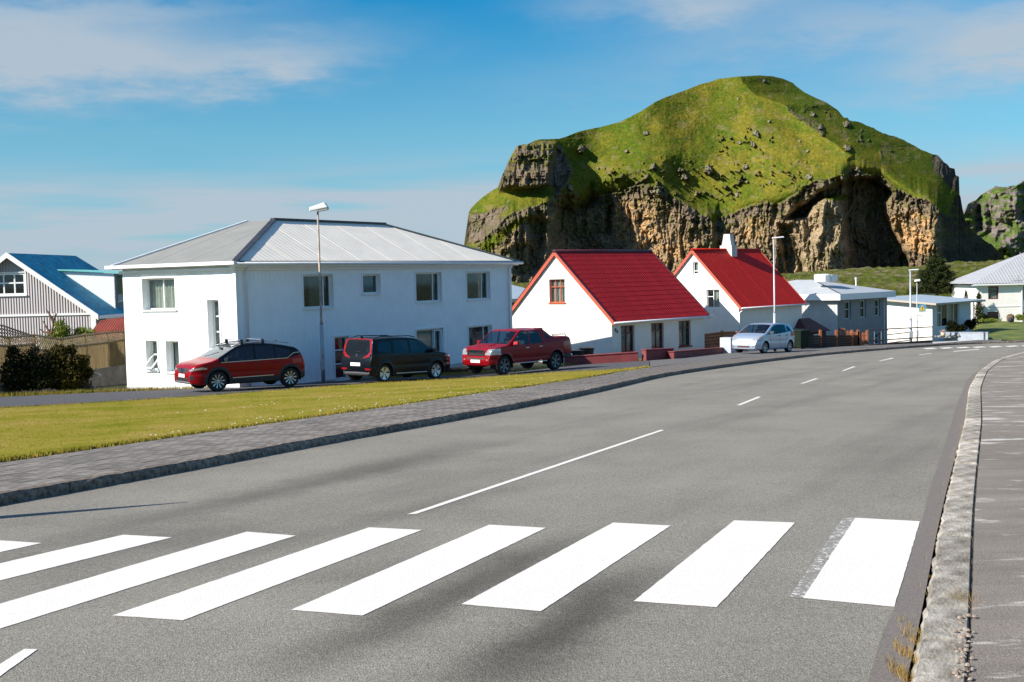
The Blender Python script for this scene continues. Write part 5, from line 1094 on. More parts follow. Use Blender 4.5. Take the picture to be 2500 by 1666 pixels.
    for P in seams:
        mk = np.zeros(len(fx), bool)
        for (xa, za), (xb, zb) in zip(P[:-1], P[1:]):
            L2 = (xb - xa) ** 2 + (zb - za) ** 2; t = np.clip(((fx - xa) * (xb - xa) + (fz - za) * (zb - za)) / L2, 0, 1); mk |= np.hypot(fx - xa - t * (xb - xa), fz - za - t * (zb - za)) < .011
        mk &= sd_ & (reg <= 1 if False else np.isin(reg, [k for k, d in enumerate(defs) if d[1] is sp['paint']])); setr(mk, 'door_gap', BLK, True)
    Ra = Rw + sp.get('gap', .045); rr = np.minimum(np.hypot(fx, fz - Rw), np.hypot(fx + wb, fz - Rw)); side_l = (kf <= 1) & (fy > W / 2 - .26)
    if sp.get('clad'): [setr(side_l & (kf == 1) & (rr < Ra + sp['clad']) & (fz > .1) & ((fx > -wb / 2) == f_), 'wheel_arch', BLK, True) for f_ in (True, False)]
    if sp.get('sill'): setr((kf <= 1) & (fz < sp['sill']) & (fx < .45) & (fx > -wb - .5), 'sill', BLK, True)
    keep = ~(side_l & (rr < Ra)); snap = Vn.copy()
    for xc in (0, -wb):
        r = np.hypot(snap[:, 0] - xc, snap[:, 2] - Rw); s_ = (r < Ra + .004) & (r > Ra - .03) & (snap[:, 1] > W / 2 - .26); snap[s_, 0] = xc + (snap[s_, 0] - xc) / r[s_] * Ra; snap[s_, 2] = Rw + (snap[s_, 2] - Rw) / r[s_] * Ra
    for k, (nm, m, split) in enumerate(defs):
        sel = (reg == k) & keep
        if not sel.any(): continue
        qs = q0[sel]; used, inv = np.unique(qs, return_inverse=True); inv = inv.reshape(qs.shape); v = snap[used]
        vm = v * [1, -1, 1]; n = len(v)
        if split: sets = [(v, inv[:, ::-1]), (vm, inv)]
        else: sets = [(np.r_[v, vm], np.r_[inv[:, ::-1], inv + n])]
        for vv, ff in sets:
            me = bpy.data.meshes.new(nm); me.from_pydata(vv.tolist(), [], ff.tolist()); me.update(); bm = bmesh.new(); bm.from_mesh(me); bmesh.ops.remove_doubles(bm, verts=bm.verts, dist=.0004); bm.to_mesh(me); bm.free()
            link(nm, me, m, root, smooth=True)
    # front and rear closing faces, floor pan
    for xe, k in ((x0, 0), (x1, ns - 1)):
        mb = MB(); ring = [(X_[k], y, z) for y, z in zip(Yr[k], Zr[k])] + [(X_[k], -y, z) for y, z in list(zip(Yr[k], Zr[k]))[::-1]]; mb.poly(ring[:]); mb.build('bumper_end', BLK if sp.get('endblk', True) else sp['paint'], root)
    # wheels
    for xc in (0, -wb):
        for sgn in (1, -1):
            yo = sgn * (W / 2 - .045); mb = MB(lambda u, n, z: (xc + u, yo + sgn * n, Rw + z)); w = sp.get('tyre', .205); r_ = Rw
            mb.lathe([(r_ * .66, -w + .02), (r_ * .93, -w), (r_, -w + .03), (r_, -.03), (r_ * .93, 0), (r_ * .72, -.004), (r_ * .66, -.02), (r_ * .66, -w + .02)], 36, axis='y', caps=False); ty = mb.build('wheel', RUB, root, True)
            rm = MB(lambda u, n, z: (xc + u, yo + sgn * n, Rw + z)); rm.lathe([(r_ * .70, -.012), (r_ * .66, -.02), (r_ * .64, -.1), (.001, -.11)], 28, axis='y', caps=False); rm.build('rim_barrel', BLK, ty)
            sk = MB(lambda u, n, z: (xc + u, yo + sgn * n, Rw + z)); ro, ri = r_ * .68, .045
            ns_ = sp['spokes']
            for s_ in range(ns_):
                a = 2 * math.pi * (s_ + .5) / ns_ + .2; 
                wi, wo = sp['spw']
                def pt(r, t, n): return (r * math.cos(a) - t * math.sin(a), n, r * math.sin(a) + t * math.cos(a))
                sk.hexa([pt(ri, -wi, -.055), pt(ri, wi, -.055), pt(ro, wo, -.03), pt(ro, -wo, -.03), pt(ri, -wi, -.03), pt(ri, wi, -.03), pt(ro, wo, -.008), pt(ro, -wo, -.008)])
            sk.lathe([(.055, -.06), (.055, -.02), (.03, -.015), (.001, -.015)], 12, axis='y')
            if sp.get('lip', True): sk.lathe([(r_ * .70, -.02), (r_ * .705, -.006), (r_ * .665, -.008), (r_ * .66, -.022)], 30, axis='y', caps=False)
            sk.build('rim', sp.get('rimm', ALU), ty)
            li = MB(lambda u, n, z: (xc + u, yo + sgn * n, Rw + z)); k = len(li.v); nseg = 18
            for j in range(nseg + 1):
                a = math.pi * (j / nseg) * 1.16 - .25
                for n in (.02, -.34): li.v.append(li.map(Ra * math.cos(a), n, Ra * math.sin(a)))
            for j in range(nseg): li.f.append([k + 2 * j, k + 2 * j + 1, k + 2 * j + 3, k + 2 * j + 2])
            li.poly([(Ra * math.cos(math.pi * (j / nseg) * 1.16 - .25), -.34, Ra * math.sin(math.pi * (j / nseg) * 1.16 - .25)) for j in range(nseg + 1)]); li.build('wheel_liner', BLK, root)
    for nm, m, P, wd in sp.get('strips', []):
        for s in (1, -1):
            pp = resample(np.array([(x, z, 0) for x, z in P]), step=.08); b = MB()
            for (xa, za, _), (xb, zb, _) in zip(pp[:-1], pp[1:]):
                ya, yb = [float(hwid(np.array(x), np.array(z))) for x, z in ((xa, za), (xb, zb))]
                b.hexa([(xa, s * (ya - .01), za - wd), (xb, s * (yb - .01), zb - wd), (xb, s * (yb + .008), zb - wd), (xa, s * (ya + .008), za - wd), (xa, s * (ya - .01), za + wd), (xb, s * (yb - .01), zb + wd), (xb, s * (yb + .008), zb + wd), (xa, s * (ya + .008), za + wd)])
            b.build(nm, m, root)
    # cabin furniture
    s_ = MB(); zf = sp.get('floor', .38); xs = sp['seats']
    s_.box(xs[0] + .75, xs[0] + 1.15, -W / 2 + .18, W / 2 - .18, zf + .1, zf + .62); s_.build('dashboard', SEAT, root)
    for x in xs:
        for y in (.36, -.36):
            s_ = MB(); s_.box(x - .05, x + .45, y - .24, y + .24, zf, zf + .22); s_.hexa([(x - .12, y - .24, zf + .1), (x + .04, y - .24, zf + .1), (x + .04, y + .24, zf + .1), (x - .12, y + .24, zf + .1), (x - .26, y - .2, zf + .78), (x - .16, y - .2, zf + .78), (x - .16, y + .2, zf + .78), (x - .26, y + .2, zf + .78)])
            s_.box(x - .30, x - .19, y - .13, y + .13, zf + .80, zf + .98); s_.build('seat', SEAT, root, bevel=.03)
    sw = MB(lambda u, n, z: (xs[0] + .62 + z * .35, .36 + u, zf + .55 + z)); sw.tube([(.18 * math.cos(a), 0, .18 * math.sin(a)) for a in np.linspace(0, 2 * math.pi, 17)], .014, 6); sw.build('steering_wheel', BLK, root)
    # fittings given by the spec
    def hw1(x, z): return float(hwid(np.array(x), np.array(z)))
    mx, mz = sp['mirror']
    for s in (1, -1):
        y = hw1(mx, mz); m_ = MB(); m_.hexa([(mx - .06, s * (y + .04), mz), (mx + .09, s * (y + .04), mz + .01), (mx + .04, s * (y + .24), mz + .03), (mx - .06, s * (y + .24), mz + .03), (mx - .06, s * (y + .04), mz + .15), (mx + .06, s * (y + .04), mz + .14), (mx + .02, s * (y + .23), mz + .15), (mx - .06, s * (y + .24), mz + .16)]); m_.bar((mx, s * (y - .05), mz + .03), (mx, s * (y + .08), mz + .05), .05); m_.build('mirror', sp['mirm'], root, bevel=.012)
        for hx, hz in sp['handles']: y = hw1(hx, hz); h_ = MB(); h_.box(hx - .10, hx + .10, s * (y + .012) - .012, s * (y + .012) + .018, hz - .014, hz + .014); h_.build('door_handle', sp['hanm'], root, bevel=.006)
    if sp.get('plate_f'): z = sp['plate_f']; MB().box(x1 + .002, x1 + .014, -.25, .25, z, z + .11).build('number_plate', PLT, root)
    if sp.get('plate_b'): z = sp['plate_b']; MB().box(x0 - .014, x0 - .002, -.26, .26, z, z + .12).build('number_plate', PLT, root)
    return root, hw1, x0, x1
# --- red crossover
RED = mat('red_car_paint', (.27, .002, .005), .32, .15, 0, coat=.12, spec=.2); BKP = mat('black_car_paint', (.004, .006, .010), .3, 0, 0, coat=.15, spec=.2)
GP = [(-.42, 1.18)]
top = [(-3.20, .36), (-3.26, .60), (-3.24, .86), (-3.16, 1.03), (-3.06, 1.20), (-2.93, 1.34), (-2.82, 1.405), (-2.2, 1.515), (-1.45, 1.575), (-.95, 1.545), (-.62, 1.44), (.02, 1.10), (.22, 1.03), (.62, .945), (.80, .86), (.88, .68), (.905, .50), (.88, .30)]
belt = [(-4, 1.13), (-3.1, 1.15), (-2.6, 1.02), (-1.5, .985), (0, .955), (.3, .95), (.9, .9)]
sidewin = [(-.05, 1.02), (-.75, 1.40), (-1.30, 1.475), (-1.30, .985), (-.25, .965)]
sw2 = [(-1.36, 1.475), (-2.05, 1.45), (-2.05, 1.02), (-1.36, .985)]; sw3 = [(-2.10, 1.42), (-2.55, 1.32), (-2.70, 1.22), (-2.50, 1.08), (-2.10, 1.02)]
captur = dict(W=1.80, wb=2.64, R=.335, paint=RED, top=top, bot=[(-3.4, .34), (-3.0, .24), (0, .20), (.6, .22), (.86, .27)], belt=belt, roofm=BKP, roofx=-.02, tum=.34, pf=.24, pr=.2,
    regions=[('windshield', CG1, 'T', (-.66, .03), False), ('rear_window', CG2, 'T', (-3.08, -2.90), False),
        ('side_window', CG2, 'S', sidewin, True), ('side_window', CG2, 'S', sw2, True), ('side_window', CG2, 'S', sw3, True),
        ('bumper_skid', ALU, 'F', [(-.1, .235), (.62, .235), (.66, .335), (-.1, .335)], False), ('lower_grille', BLK, 'F', [(-.1, .35), (.52, .35), (.46, .46), (-.1, .46)], False),
        ('upper_grille', BLK, 'F', [(-.1, .60), (.34, .62), (.50, .78), (-.1, .78)], False), ('fog_lamp_recess', BLK, 'F', [(.62, .38), (.76, .42), (.74, .56), (.60, .54)], True), ('headlight', LMP, 'F', [(.48, .72), (.62, .69), (.95, .76), (.95, .81), (.62, .755)], True), ('headlight', LMP, 'S', [(.60, .77), (.50, .83), (.86, .76), (.86, .69)], True),
        ('rear_bumper', BLK, 'B', [(-.1, .2), (.95, .2), (.95, .50), (-.1, .56)], False), ('tail_lamp', RLT, 'B', [(.45, .86), (.95, .84), (.95, .98), (.45, .98)], True)],
    seams=[[(-.35, .42), (-.38, .96)], [(-1.34, .40), (-1.34, .98)], [(-2.30, .98), (-2.16, .70), (-2.05, .62), (-2.0, .42)], [(.20, .60), (.12, .95)]], sill=.42, clad=.10, spokes=10, spw=(.008, .030), seats=(-1.25, -2.05), floor=.42, mirror=(-.25, .97), mirm=BKP, handles=[(-1.18, .88), (-2.05, .90)], hanm=RED, plate_f=.475, gap=.05, lip=False, strips=[('chrome_strip', ALU, [(-.1, .955), (-1.3, .985), (-2.5, 1.02), (-2.78, 1.19), (-3.0, 1.20)], .010), ('sill_strip', ALU, [(-.5, .43), (-2.0, .46)], .012)])
c1, hw1, x0, x1 = car('red_crossover', 'red crossover with black roof, roof bars and black wheel arches, leftmost parked car', (-9.782, 38.6, -3.499), (-7.70, 40.2, -3.555), True, captur)
for x in (-.95, -1.72):
    b = MB(); b.box(x - .04, x + .04, -.60, .60, 1.655, 1.68); b.build('roof_bar', ALU, c1, bevel=.01)
    for s in (1, -1): b = MB(); b.hexa([(x - .05, s * .56, 1.53), (x + .05, s * .56, 1.53), (x + .05, s * .66, 1.53), (x - .05, s * .66, 1.53), (x - .045, s * .55, 1.69), (x + .045, s * .55, 1.69), (x + .045, s * .63, 1.69), (x - .045, s * .63, 1.69)]); b.build('bar_foot', BLK, c1, bevel=.008)
for s in (1, -1): b = MB(); b.tube([(-.6, s * .60, 1.47), (-.9, s * .61, 1.56), (-1.6, s * .62, 1.60), (-2.4, s * .60, 1.575), (-2.7, s * .58, 1.52)], .02); b.build('roof_rail', ALU, c1, True)
b = MB(); b.hexa([(-2.55, -.02, 1.53), (-2.40, -.02, 1.54), (-2.40, .02, 1.54), (-2.55, .02, 1.53), (-2.56, -.01, 1.60), (-2.50, -.01, 1.60), (-2.50, .01, 1.60), (-2.56, .01, 1.60)]); b.build('shark_fin', BLK, c1)
b = MB(lambda u, n, z: (.908 + n, u, .71 + z)); P = [(0, .085), (.055, 0), (0, -.085), (-.055, 0)]
for i in range(4): b.bar((P[i][0], 0, P[i][1]), (P[i - 1][0], 0, P[i - 1][1]), .02)
b.build('diamond_badge', CHR, c1)
for s in (1, -1):
    b = MB(); b.bar((.84, s * .05, .755), (.79, s * .55, .775), .018); b.build('chrome_trim', CHR, c1)
    b = MB(); b.bar((.79, s * .62, .53), (.72, s * .73, .44), .03, .02); b.build('fog_lamp', LMP, c1)
b = MB(); b.bar((-.02, -.3, 1.12), (-.30, .25, 1.275), .014); b.build('wiper', BLK, c1)
b = MB(); b.box(-.52, -.46, -.09, .09, 1.36, 1.42); b.build('inner_mirror', BLK, c1)
# --- black boxy crossover
top = [(-3.20, .34), (-3.25, .56), (-3.23, .80), (-3.18, 1.0), (-3.13, 1.30), (-3.07, 1.53), (-2.98, 1.585), (-2.1, 1.62), (-1.2, 1.60), (-.86, 1.53), (-.08, 1.10), (.15, 1.045), (.62, .98), (.78, .88), (.84, .70), (.86, .5), (.83, .28)]
soul = dict(W=1.80, wb=2.60, R=.33, paint=BKP, top=top, bot=[(-3.4, .32), (-3.0, .22), (0, .19), (.86, .25)], belt=[(-4, 1.03), (-2.4, 1.03), (0, .98), (.9, .9)], tum=.22, pr=.13, rc=.07,
    regions=[('windshield', CG1, 'T', (-.88, -.05), False), ('tailgate_glass', CG2, 'B', [(-.1, 1.06), (.42, 1.06), (.58, 1.14), (.60, 1.30), (.54, 1.49), (-.1, 1.50)], False),
        ('side_window', CG2, 'S', [(-.10, 1.03), (-.86, 1.47), (-1.34, 1.50), (-1.34, 1.03)], True), ('side_window', CG2, 'S', [(-1.44, 1.50), (-2.15, 1.49), (-2.15, 1.03), (-1.44, 1.03)], True), ('side_window', CG2, 'S', [(-2.3, 1.47), (-2.85, 1.44), (-2.95, 1.15), (-2.3, 1.05)], True),
        ('tail_lamp', RLT, 'B', [(.64, 1.04), (.52, .98), (.36, .91), (.42, .88), (.66, .94), (.75, 1.06), (.745, 1.3), (.70, 1.48), (.66, 1.57), (-.1, 1.59), (-.1, 1.545), (.57, 1.535), (.645, 1.46), (.68, 1.25)], True),
        ('reflector', RLT, 'B', [(.50, .46), (.80, .46), (.80, .52), (.50, .52)], True), ('skid_plate', ALU, 'B', [(-.1, .33), (.66, .33), (.70, .38), (-.1, .38)], False), ('headlight', LMP, 'S', [(.45, .86), (.85, .78), (.85, .88), (.5, .96)], True), ('marker_lamp', RLT, 'S', [(.70, .55), (.86, .55), (.86, .74), (.74, .74)], True)],
    seams=[[(-.32, .35), (-.36, .98)], [(-1.39, .35), (-1.39, 1.02)], [(-2.25, 1.03), (-2.2, .75), (-2.05, .55), (-2.02, .35)]], sill=.30, clad=.05, spokes=5, spw=(.028, .105), seats=(-1.25, -2.05), floor=.45, mirror=(-.30, 1.03), mirm=BKP, handles=[(-1.22, .90), (-2.1, .92)], hanm=BKP, plate_b=.60, lip=True, strips=[('sill_strip', ALU, [(-.5, .31), (-2.05, .31)], .012)])
c2, hw1, x0, x1 = car('black_crossover', 'boxy black car seen from behind with red lamps framing the rear window', (-2.90, 43.9, -3.71), (-4.583, 42.0, -3.629), False, soul)
b = MB(lambda u, n, z: (x0 + .085 + n, u, .985 + z)); b.lathe([(.055, -.03), (.055, -.01), (.001, -.01)], 14, axis='y'); b.build('badge', CHR, c2)
b = MB(); b.bar((-3.185, -.22, 1.12), (-3.185, .06, 1.12), .014); b.build('rear_wiper', BLK, c2)
for s in (1, -1): b = MB(); b.tube([(-.9, s * .62, 1.60), (-1.2, s * .63, 1.655), (-2.6, s * .63, 1.66), (-2.95, s * .62, 1.60)], .018); b.build('roof_rail', BLK, c2, True)
b = MB(); b.hexa([(-3.0, -.02, 1.58), (-2.85, -.02, 1.59), (-2.85, .02, 1.59), (-3.0, .02, 1.58), (-3.01, -.01, 1.68), (-2.95, -.01, 1.68), (-2.95, .01, 1.68), (-3.01, .01, 1.68)]); b.build('shark_fin', BLK, c2)
# --- red pickup
RD2 = mat('dark_red_paint', (.24, .004, .008), .34, .1, 0, coat=.15, spec=.2)
top = [(-4.02, .50), (-4.06, .72), (-4.05, 1.0), (-4.0, 1.24), (-3.9, 1.345), (-3.4, 1.37), (-3.02, 1.37), (-2.82, 1.42), (-2.52, 1.62), (-2.38, 1.70), (-2.2, 1.73), (-1.5, 1.69), (-1.1, 1.715), (-.86, 1.62), (-.22, 1.19), (-.02, 1.15), (.44, 1.09), (.62, 1.02), (.68, .90), (.73, .66), (.74, .56), (.70, .40)]
pick = dict(W=1.80, wb=3.05, R=.365, paint=RD2, top=top, bot=[(-4.2, .48), (-3.6, .46), (0, .40), (.5, .40), (.84, .42)], belt=[(-4.3, 1.25), (-2.6, 1.14), (-1.5, 1.11), (0, 1.07), (.9, 1.0)], tum=.24, pf=.2, pr=.08, rc=.075,
    regions=[('windshield', CG1, 'T', (-.92, -.22), False), ('rear_window', CG2, 'T', (-2.75, -2.45), False), ('side_window', CG1, 'S', [(-.38, 1.14), (-.92, 1.56), (-1.05, 1.62), (-1.40, 1.63), (-1.40, 1.13)], True), ('side_window', CG1, 'S', [(-1.50, 1.63), (-2.05, 1.61), (-2.22, 1.16), (-1.50, 1.14)], True), ('quarter_window', CG2, 'S', [(-2.42, 1.50), (-2.58, 1.45), (-2.74, 1.32), (-2.45, 1.30)], True),
        ('headlight', LMP, 'F', [(.50, .80), (.92, .80), (.92, 1.04), (.56, 1.02)], True), ('headlight', LMP, 'S', [(.52, .84), (.86, .82), (.86, 1.0), (.55, 1.02)], True), ('grille', BLK, 'F', [(-.1, .79), (.42, .79), (.46, .97), (-.1, .99)], False), ('lower_grille', BLK, 'F', [(-.1, .62), (.42, .62), (.44, .69), (-.1, .69)], False), ('tail_lamp', RLT, 'B', [(.7, .85), (.95, .85), (.95, 1.15), (.7, 1.15)], True), ('rear_bumper', BLK, 'B', [(-.1, .4), (.95, .4), (.95, .66), (-.1, .66)], False)],
    seams=[[(-.55, .50), (-.50, 1.06)], [(-1.46, .50), (-1.46, 1.12)], [(-2.28, 1.14), (-2.24, .95), (-2.12, .72), (-2.12, .50)], [(-2.50, 1.25), (-2.50, .50)]], clad=0, spokes=6, spw=(.03, .055), seats=(-1.35, -2.05), floor=.55, rimm=mat('dark_alloy', (.16, .165, .17), .4, .6), mirror=(-.52, 1.13), mirm=RED, handles=[(-1.28, 1.0), (-2.08, 1.02)], hanm=CHR, plate_f=.50, gap=.09, tyre=.25, cat='pickup truck')
c3, hw1, x0, x1 = car('pickup_truck', 'dark red double-cab pickup with chrome grille parked facing the camera', (-.317, 45.0, -3.715), (1.72, 47.2, -3.74), True, pick)
for s in (1, -1):
    b = MB(); b.box(-2.45, -.52, s * .86 - .05, s * .86 + .05, .40, .44); b.build('side_step', ALU, c3, bevel=.01)
    b = MB(); b.tube([(-3.95, s * .62, 1.345), (-3.9, s * .62, 1.42), (-3.15, s * .62, 1.44), (-3.05, s * .62, 1.37)], .022); b.build('bed_rail', ALU, c3, True)
    b = MB(lambda u, n, z: (x1 + .0 + n, s * .60 + u, .585 + z)); b.lathe([(.055, -.08), (.055, -.005), (.001, -.002)], 14, axis='y'); b.build('fog_lamp', LMP, c3)
for z in (.83, .88, .93): b = MB(); b.box(x1 - .055, x1 - .02, -.42, .42, z - .010, z + .010); b.build('grille_bar', CHR, c3)
b = MB(); b.box(x1 - .04, x1 - .01, -.45, -.42, .78, .98).box(x1 - .04, x1 - .01, .42, .45, .78, .98).box(x1 - .04, x1 - .01, -.45, .45, .98, 1.0).box(x1 - .04, x1 - .01, -.45, .45, .77, .79); b.build('grille_frame', CHR, c3)
b = MB(); b.hexa([(-.1, -.35, 1.14), (.32, -.25, 1.10), (.32, .25, 1.10), (-.1, .35, 1.14), (-.12, -.30, 1.20), (.20, -.22, 1.15), (.20, .22, 1.15), (-.12, .30, 1.20)]); b.build('bonnet_scoop', RD2, c3, bevel=.02)
b = MB(); b.box(-4.16, -4.03, -.80, .80, .52, .60); b.build('rear_step', CHR, c3, bevel=.02)
# --- silver hatchback
SIL = paint('silver_paint', (.42, .50, .60), .5, .3)
top = [(-2.98, .32), (-3.02, .56), (-3.00, .84), (-2.93, 1.02), (-2.74, 1.33), (-2.62, 1.43), (-2.1, 1.505), (-1.5, 1.53), (-1.0, 1.50), (-.80, 1.44), (-.02, 1.04), (.10, 1.0), (.44, .90), (.62, .78), (.72, .60), (.765, .42), (.74, .24)]
yar = dict(W=1.70, wb=2.46, R=.30, paint=SIL, top=top, bot=[(-3.02, .28), (-2.7, .2), (0, .18), (.76, .22)], belt=[(-3.2, 1.08), (-2.6, 1.04), (-1.4, .98), (0, .93), (.8, .8)], tum=.30, pf=.2,
    regions=[('windshield', CG1, 'T', (-.84, .0), False), ('rear_window', CG2, 'T', (-2.9, -2.66), False), ('side_window', CG1, 'S', [(-.22, .96), (-.80, 1.34), (-1.05, 1.42), (-1.35, 1.44), (-1.38, .99), (-.3, .95)], True), ('side_window', CG1, 'S', [(-1.45, 1.44), (-2.05, 1.42), (-2.10, 1.04), (-1.48, 1.0)], True), ('side_window', CG2, 'S', [(-2.13, 1.40), (-2.42, 1.31), (-2.58, 1.12), (-2.16, 1.05)], True), ('pillar', BLK, 'S', [(-1.35, 1.45), (-1.45, 1.45), (-1.48, .99), (-1.38, .98)], True),
        ('headlight', LMP, 'F', [(.40, .66), (.58, .62), (.80, .68), (.80, .90), (.52, .80)], True), ('headlight', LMP, 'S', [(.30, .84), (.64, .66), (.68, .72), (.42, .86)], True), ('grille', mat('brown_mesh', (.09, .03, .03), .7), 'F', [(-.1, .57), (.10, .57), (.36, .61), (.36, .64), (-.1, .62)], False), ('lower_grille', MATS['brown_mesh'], 'F', [(-.1, .30), (.34, .30), (.36, .39), (-.1, .39)], False), ('fog_lamp_recess', MATS['brown_mesh'], 'F', [(.48, .33), (.60, .35), (.74, .44), (.62, .42)], True), ('tail_lamp', RLT, 'B', [(.5, .85), (.9, .85), (.85, 1.1), (.55, 1.1)], True)],
    seams=[[(-.42, .32), (-.40, .94)], [(-1.42, .32), (-1.42, .98)], [(-2.20, 1.03), (-2.05, .66), (-1.95, .55), (-1.92, .32)]], clad=0, spokes=7, spw=(.018, .022), seats=(-1.2, -1.95), floor=.42, mirror=(-.40, .97), mirm=BLK, handles=[(-1.28, .88), (-2.02, .90)], hanm=BLK, plate_f=.42)
c4, hw1, x0, x1 = car('silver_hatchback', 'small silver hatchback parked beside the pavement near the tall lamp post', (12.797, 59.0, -4.10), (14.45, 60.78, -4.175), True, yar)
b = MB(lambda u, n, z: (x1 - .15 + n, u, .69 + z)); b.lathe([(.06, -.02), (.06, .01), (.04, .012), (.001, .0)], 14, axis='y'); b.build('badge', CHR, c4)

# ================================================================== street furniture, fences, plants
LP = mat('lamp_post_grey', (.42, .44, .46), .5, .3, .1, 4)
def lamp_post(px, py, Yd, ptop, label, head='box', arm=0, side=1, rust=False, off=-.2, r0=.075):
    b = at(px, py, Yd); top = at(px, ptop, Yd); z0, h = b[2], top[2] - b[2]
    root = tag(empty('street_lamp', tuple(b)), label, 'street lamp', 'street lamps along the road')
    p = MB(); p.tube([(0, 0, 0), (0, 0, h * .34)], [r0, r0 * .95], 12); p.build('lower_post', LP, root, True)
    p = MB(); p.tube([(0, 0, h * .34), (0, 0, h * .36), (0, 0, h)], [r0 * .93, r0 * .62, r0 * .5], 12); p.build('upper_post', mat('weathered_steel', (.36, .29, .24), .7, .2, .4, 2) if rust else LP, root, True)
    MB().box(-r0 - .015, r0 + .015, -r0 - .02, -r0 + .01, .5, .9).build('hatch', LP, root)
    return root, h
r_, h = lamp_post(789.5, 934, 44.6, 514, 'tall lamp post with rusty upper pole in front of the big white house', rust=True)
b = MB(); b.hexa([(-.30, -.14, h - .03), (.42, -.16, h + .10), (.42, .16, h + .10), (-.30, .14, h - .03), (-.30, -.13, h + .12), (.28, -.14, h + .30), (.30, .14, h + .30), (-.30, .13, h + .12)]); b.build('lamp_head', mat('lamp_white', (.72, .72, .70), .5), r_, bevel=.03)
b = MB(); b.hexa([(.0, -.11, h - .06), (.40, -.12, h + .0), (.40, .12, h + .0), (.0, .11, h - .06), (-.05, -.13, h + .03), (.41, -.14, h + .12), (.41, .14, h + .12), (-.05, .13, h + .03)]); b.build('lamp_lens', mat('lens_plastic', (.45, .44, .42), .25), r_, bevel=.02)
r_, h = lamp_post(1892.3, 858, 61.8, 583, 'white lamp post with flat head behind the silver hatchback', r0=.08)
b = MB(); b.hexa([(-.08, -.08, h), (.55, -.1, h + .05), (.55, .1, h + .05), (-.08, .08, h), (-.08, -.07, h + .07), (.50, -.08, h + .11), (.50, .08, h + .11), (-.08, .07, h + .07)]); b.build('lamp_head', MATS['lamp_white'], r_, bevel=.02)
r_, h = lamp_post(2223.5, 842.5, 77, 661, 'grey lamp post with flat head before the white bungalow', r0=.1)
b = MB(); b.hexa([(-.08, -.08, h), (.55, -.1, h + .03), (.55, .1, h + .03), (-.08, .08, h), (-.08, -.07, h + .07), (.50, -.08, h + .10), (.50, .08, h + .10), (-.08, .07, h + .07)]); b.build('lamp_head', MATS['lamp_white'], r_, bevel=.02)
r_, h = lamp_post(2239.5, 838, 79.5, 686, 'slim lamp post carrying the pedestrian crossing sign', r0=.06)
b = MB(); b.hexa([(-.14, -.14, h - .06), (.20, -.14, h - .03), (.20, .14, h - .03), (-.14, .14, h - .06), (-.12, -.12, h + .08), (.18, -.12, h + .12), (.18, .12, h + .12), (-.12, .12, h + .08)]); b.build('lamp_head', MATS['lamp_white'], r_, bevel=.02)
# crossing sign: yellow triangle on blue, walking figure, zebra bars
ps = at(2252, 753, 79.3); ps2 = at(2252, 770, 79.3); s_ = tag(empty('crossing_sign', tuple(ps2)), 'square blue pedestrian crossing sign with yellow triangle on a side bracket', 'road sign'); zc = ps[2] - ps2[2]
BLU = mat('sign_blue', (.10, .33, .55), .5); YEL = mat('sign_yellow', (.78, .55, .03), .5); BKS = mat('sign_black', (.02, .02, .02), .5)
MB().box(-.235, .235, -.01, .01, zc - .25, zc + .25).build('sign_panel', BLU, s_)
m_ = MB(); m_.slab([(-.20, -.012, zc - .12), (.20, -.012, zc - .12), (0, -.012, zc + .22)], (0, -.005, 0)); m_.build('yellow_triangle', YEL, s_)
m_ = MB(); m_.lathe([(.001, -.019), (.022, -.019), (.022, -.017)], 10, (0, zc + .11), axis='y'); m_.bar((0, -.02, zc + .09), (.005, -.02, zc + .0), .035, .004); m_.bar((0, -.02, zc + .0), (.05, -.02, zc - .09), .02, .004); m_.bar((0, -.02, zc + .0), (-.045, -.02, zc - .09), .02, .004); m_.bar((-.04, -.02, zc + .03), (.04, -.02, zc + .07), .014, .004); m_.build('walking_figure', BKS, s_)
m_ = MB()
for i in range(5): x = -.19 + i * .083; m_.box(x, x + .05, -.014, -.011, zc - .22, zc - .15)
m_.build('zebra_bars', YEL, s_)
gm_ = mat('bracket_steel', (.25, .22, .2), .6, .4)
m_ = MB(); m_.bar((0, .02, -.02), (0, .02, zc - .2), .03); m_.bar((0, .02, -.02), (-.33, .02, -.02), .04); m_.build('bracket', gm_, s_)
# plain post by the bungalow
p0 = at(2377.5, 800.5, 96); p1 = at(2377.5, 729, 96); q_ = MB().tube([(0, 0, 0), (0, 0, p1[2] - p0[2])], .05, 8).build('verandah_post', mat('post_grey', (.3, .3, .3), .6), loc=tuple(p0)); tag(q_, 'thin grey post holding up the corner of the bungalow roof', 'post')

# --- lattice-topped fence left of the white house
FW = mat('weathered_fence_wood', (.20, .14, .06), .85, 0, .25, 3, .4, 30, mapscale=(6, 6, .6)); FW2 = mat('lattice_wood', (.22, .165, .10), .85, 0, .25, 4)
fz_ang = R(-166); fd_ = np.array([math.sin(fz_ang), math.cos(fz_ang), 0]); f0 = np.array([-16.55, 49.95, 0])
def fence_s(px):
    r = ray(px, 800); k = r[0] / r[1]; return (k * f0[1] - f0[0]) / (fd_[0] - k * fd_[1])
posts = [299.5, 259.6, 205, 146.7, 81.4, 19, -45]; tops = [808, 811, 817, 826.5, 817.5, 823, 812]; ltb = [829, 835.5, 842, 849, 839, 845, 838]
fen = tag(empty('lattice_fence', tuple(f0 + [0, 0, -4.35])), 'weathered wooden board fence with lattice top on a concrete wall beside the white house', 'fence'); fi = Vector(fen.location)
SS = [fence_s(p) for p in posts]; pt_ = lambda s, z: tuple(Vector(f0 + fd_ * s + [0, 0, z]) - fi)
def zz_(px, py, s): Y_ = f0[1] + fd_[1] * s; return at(px, py, Y_)[2]
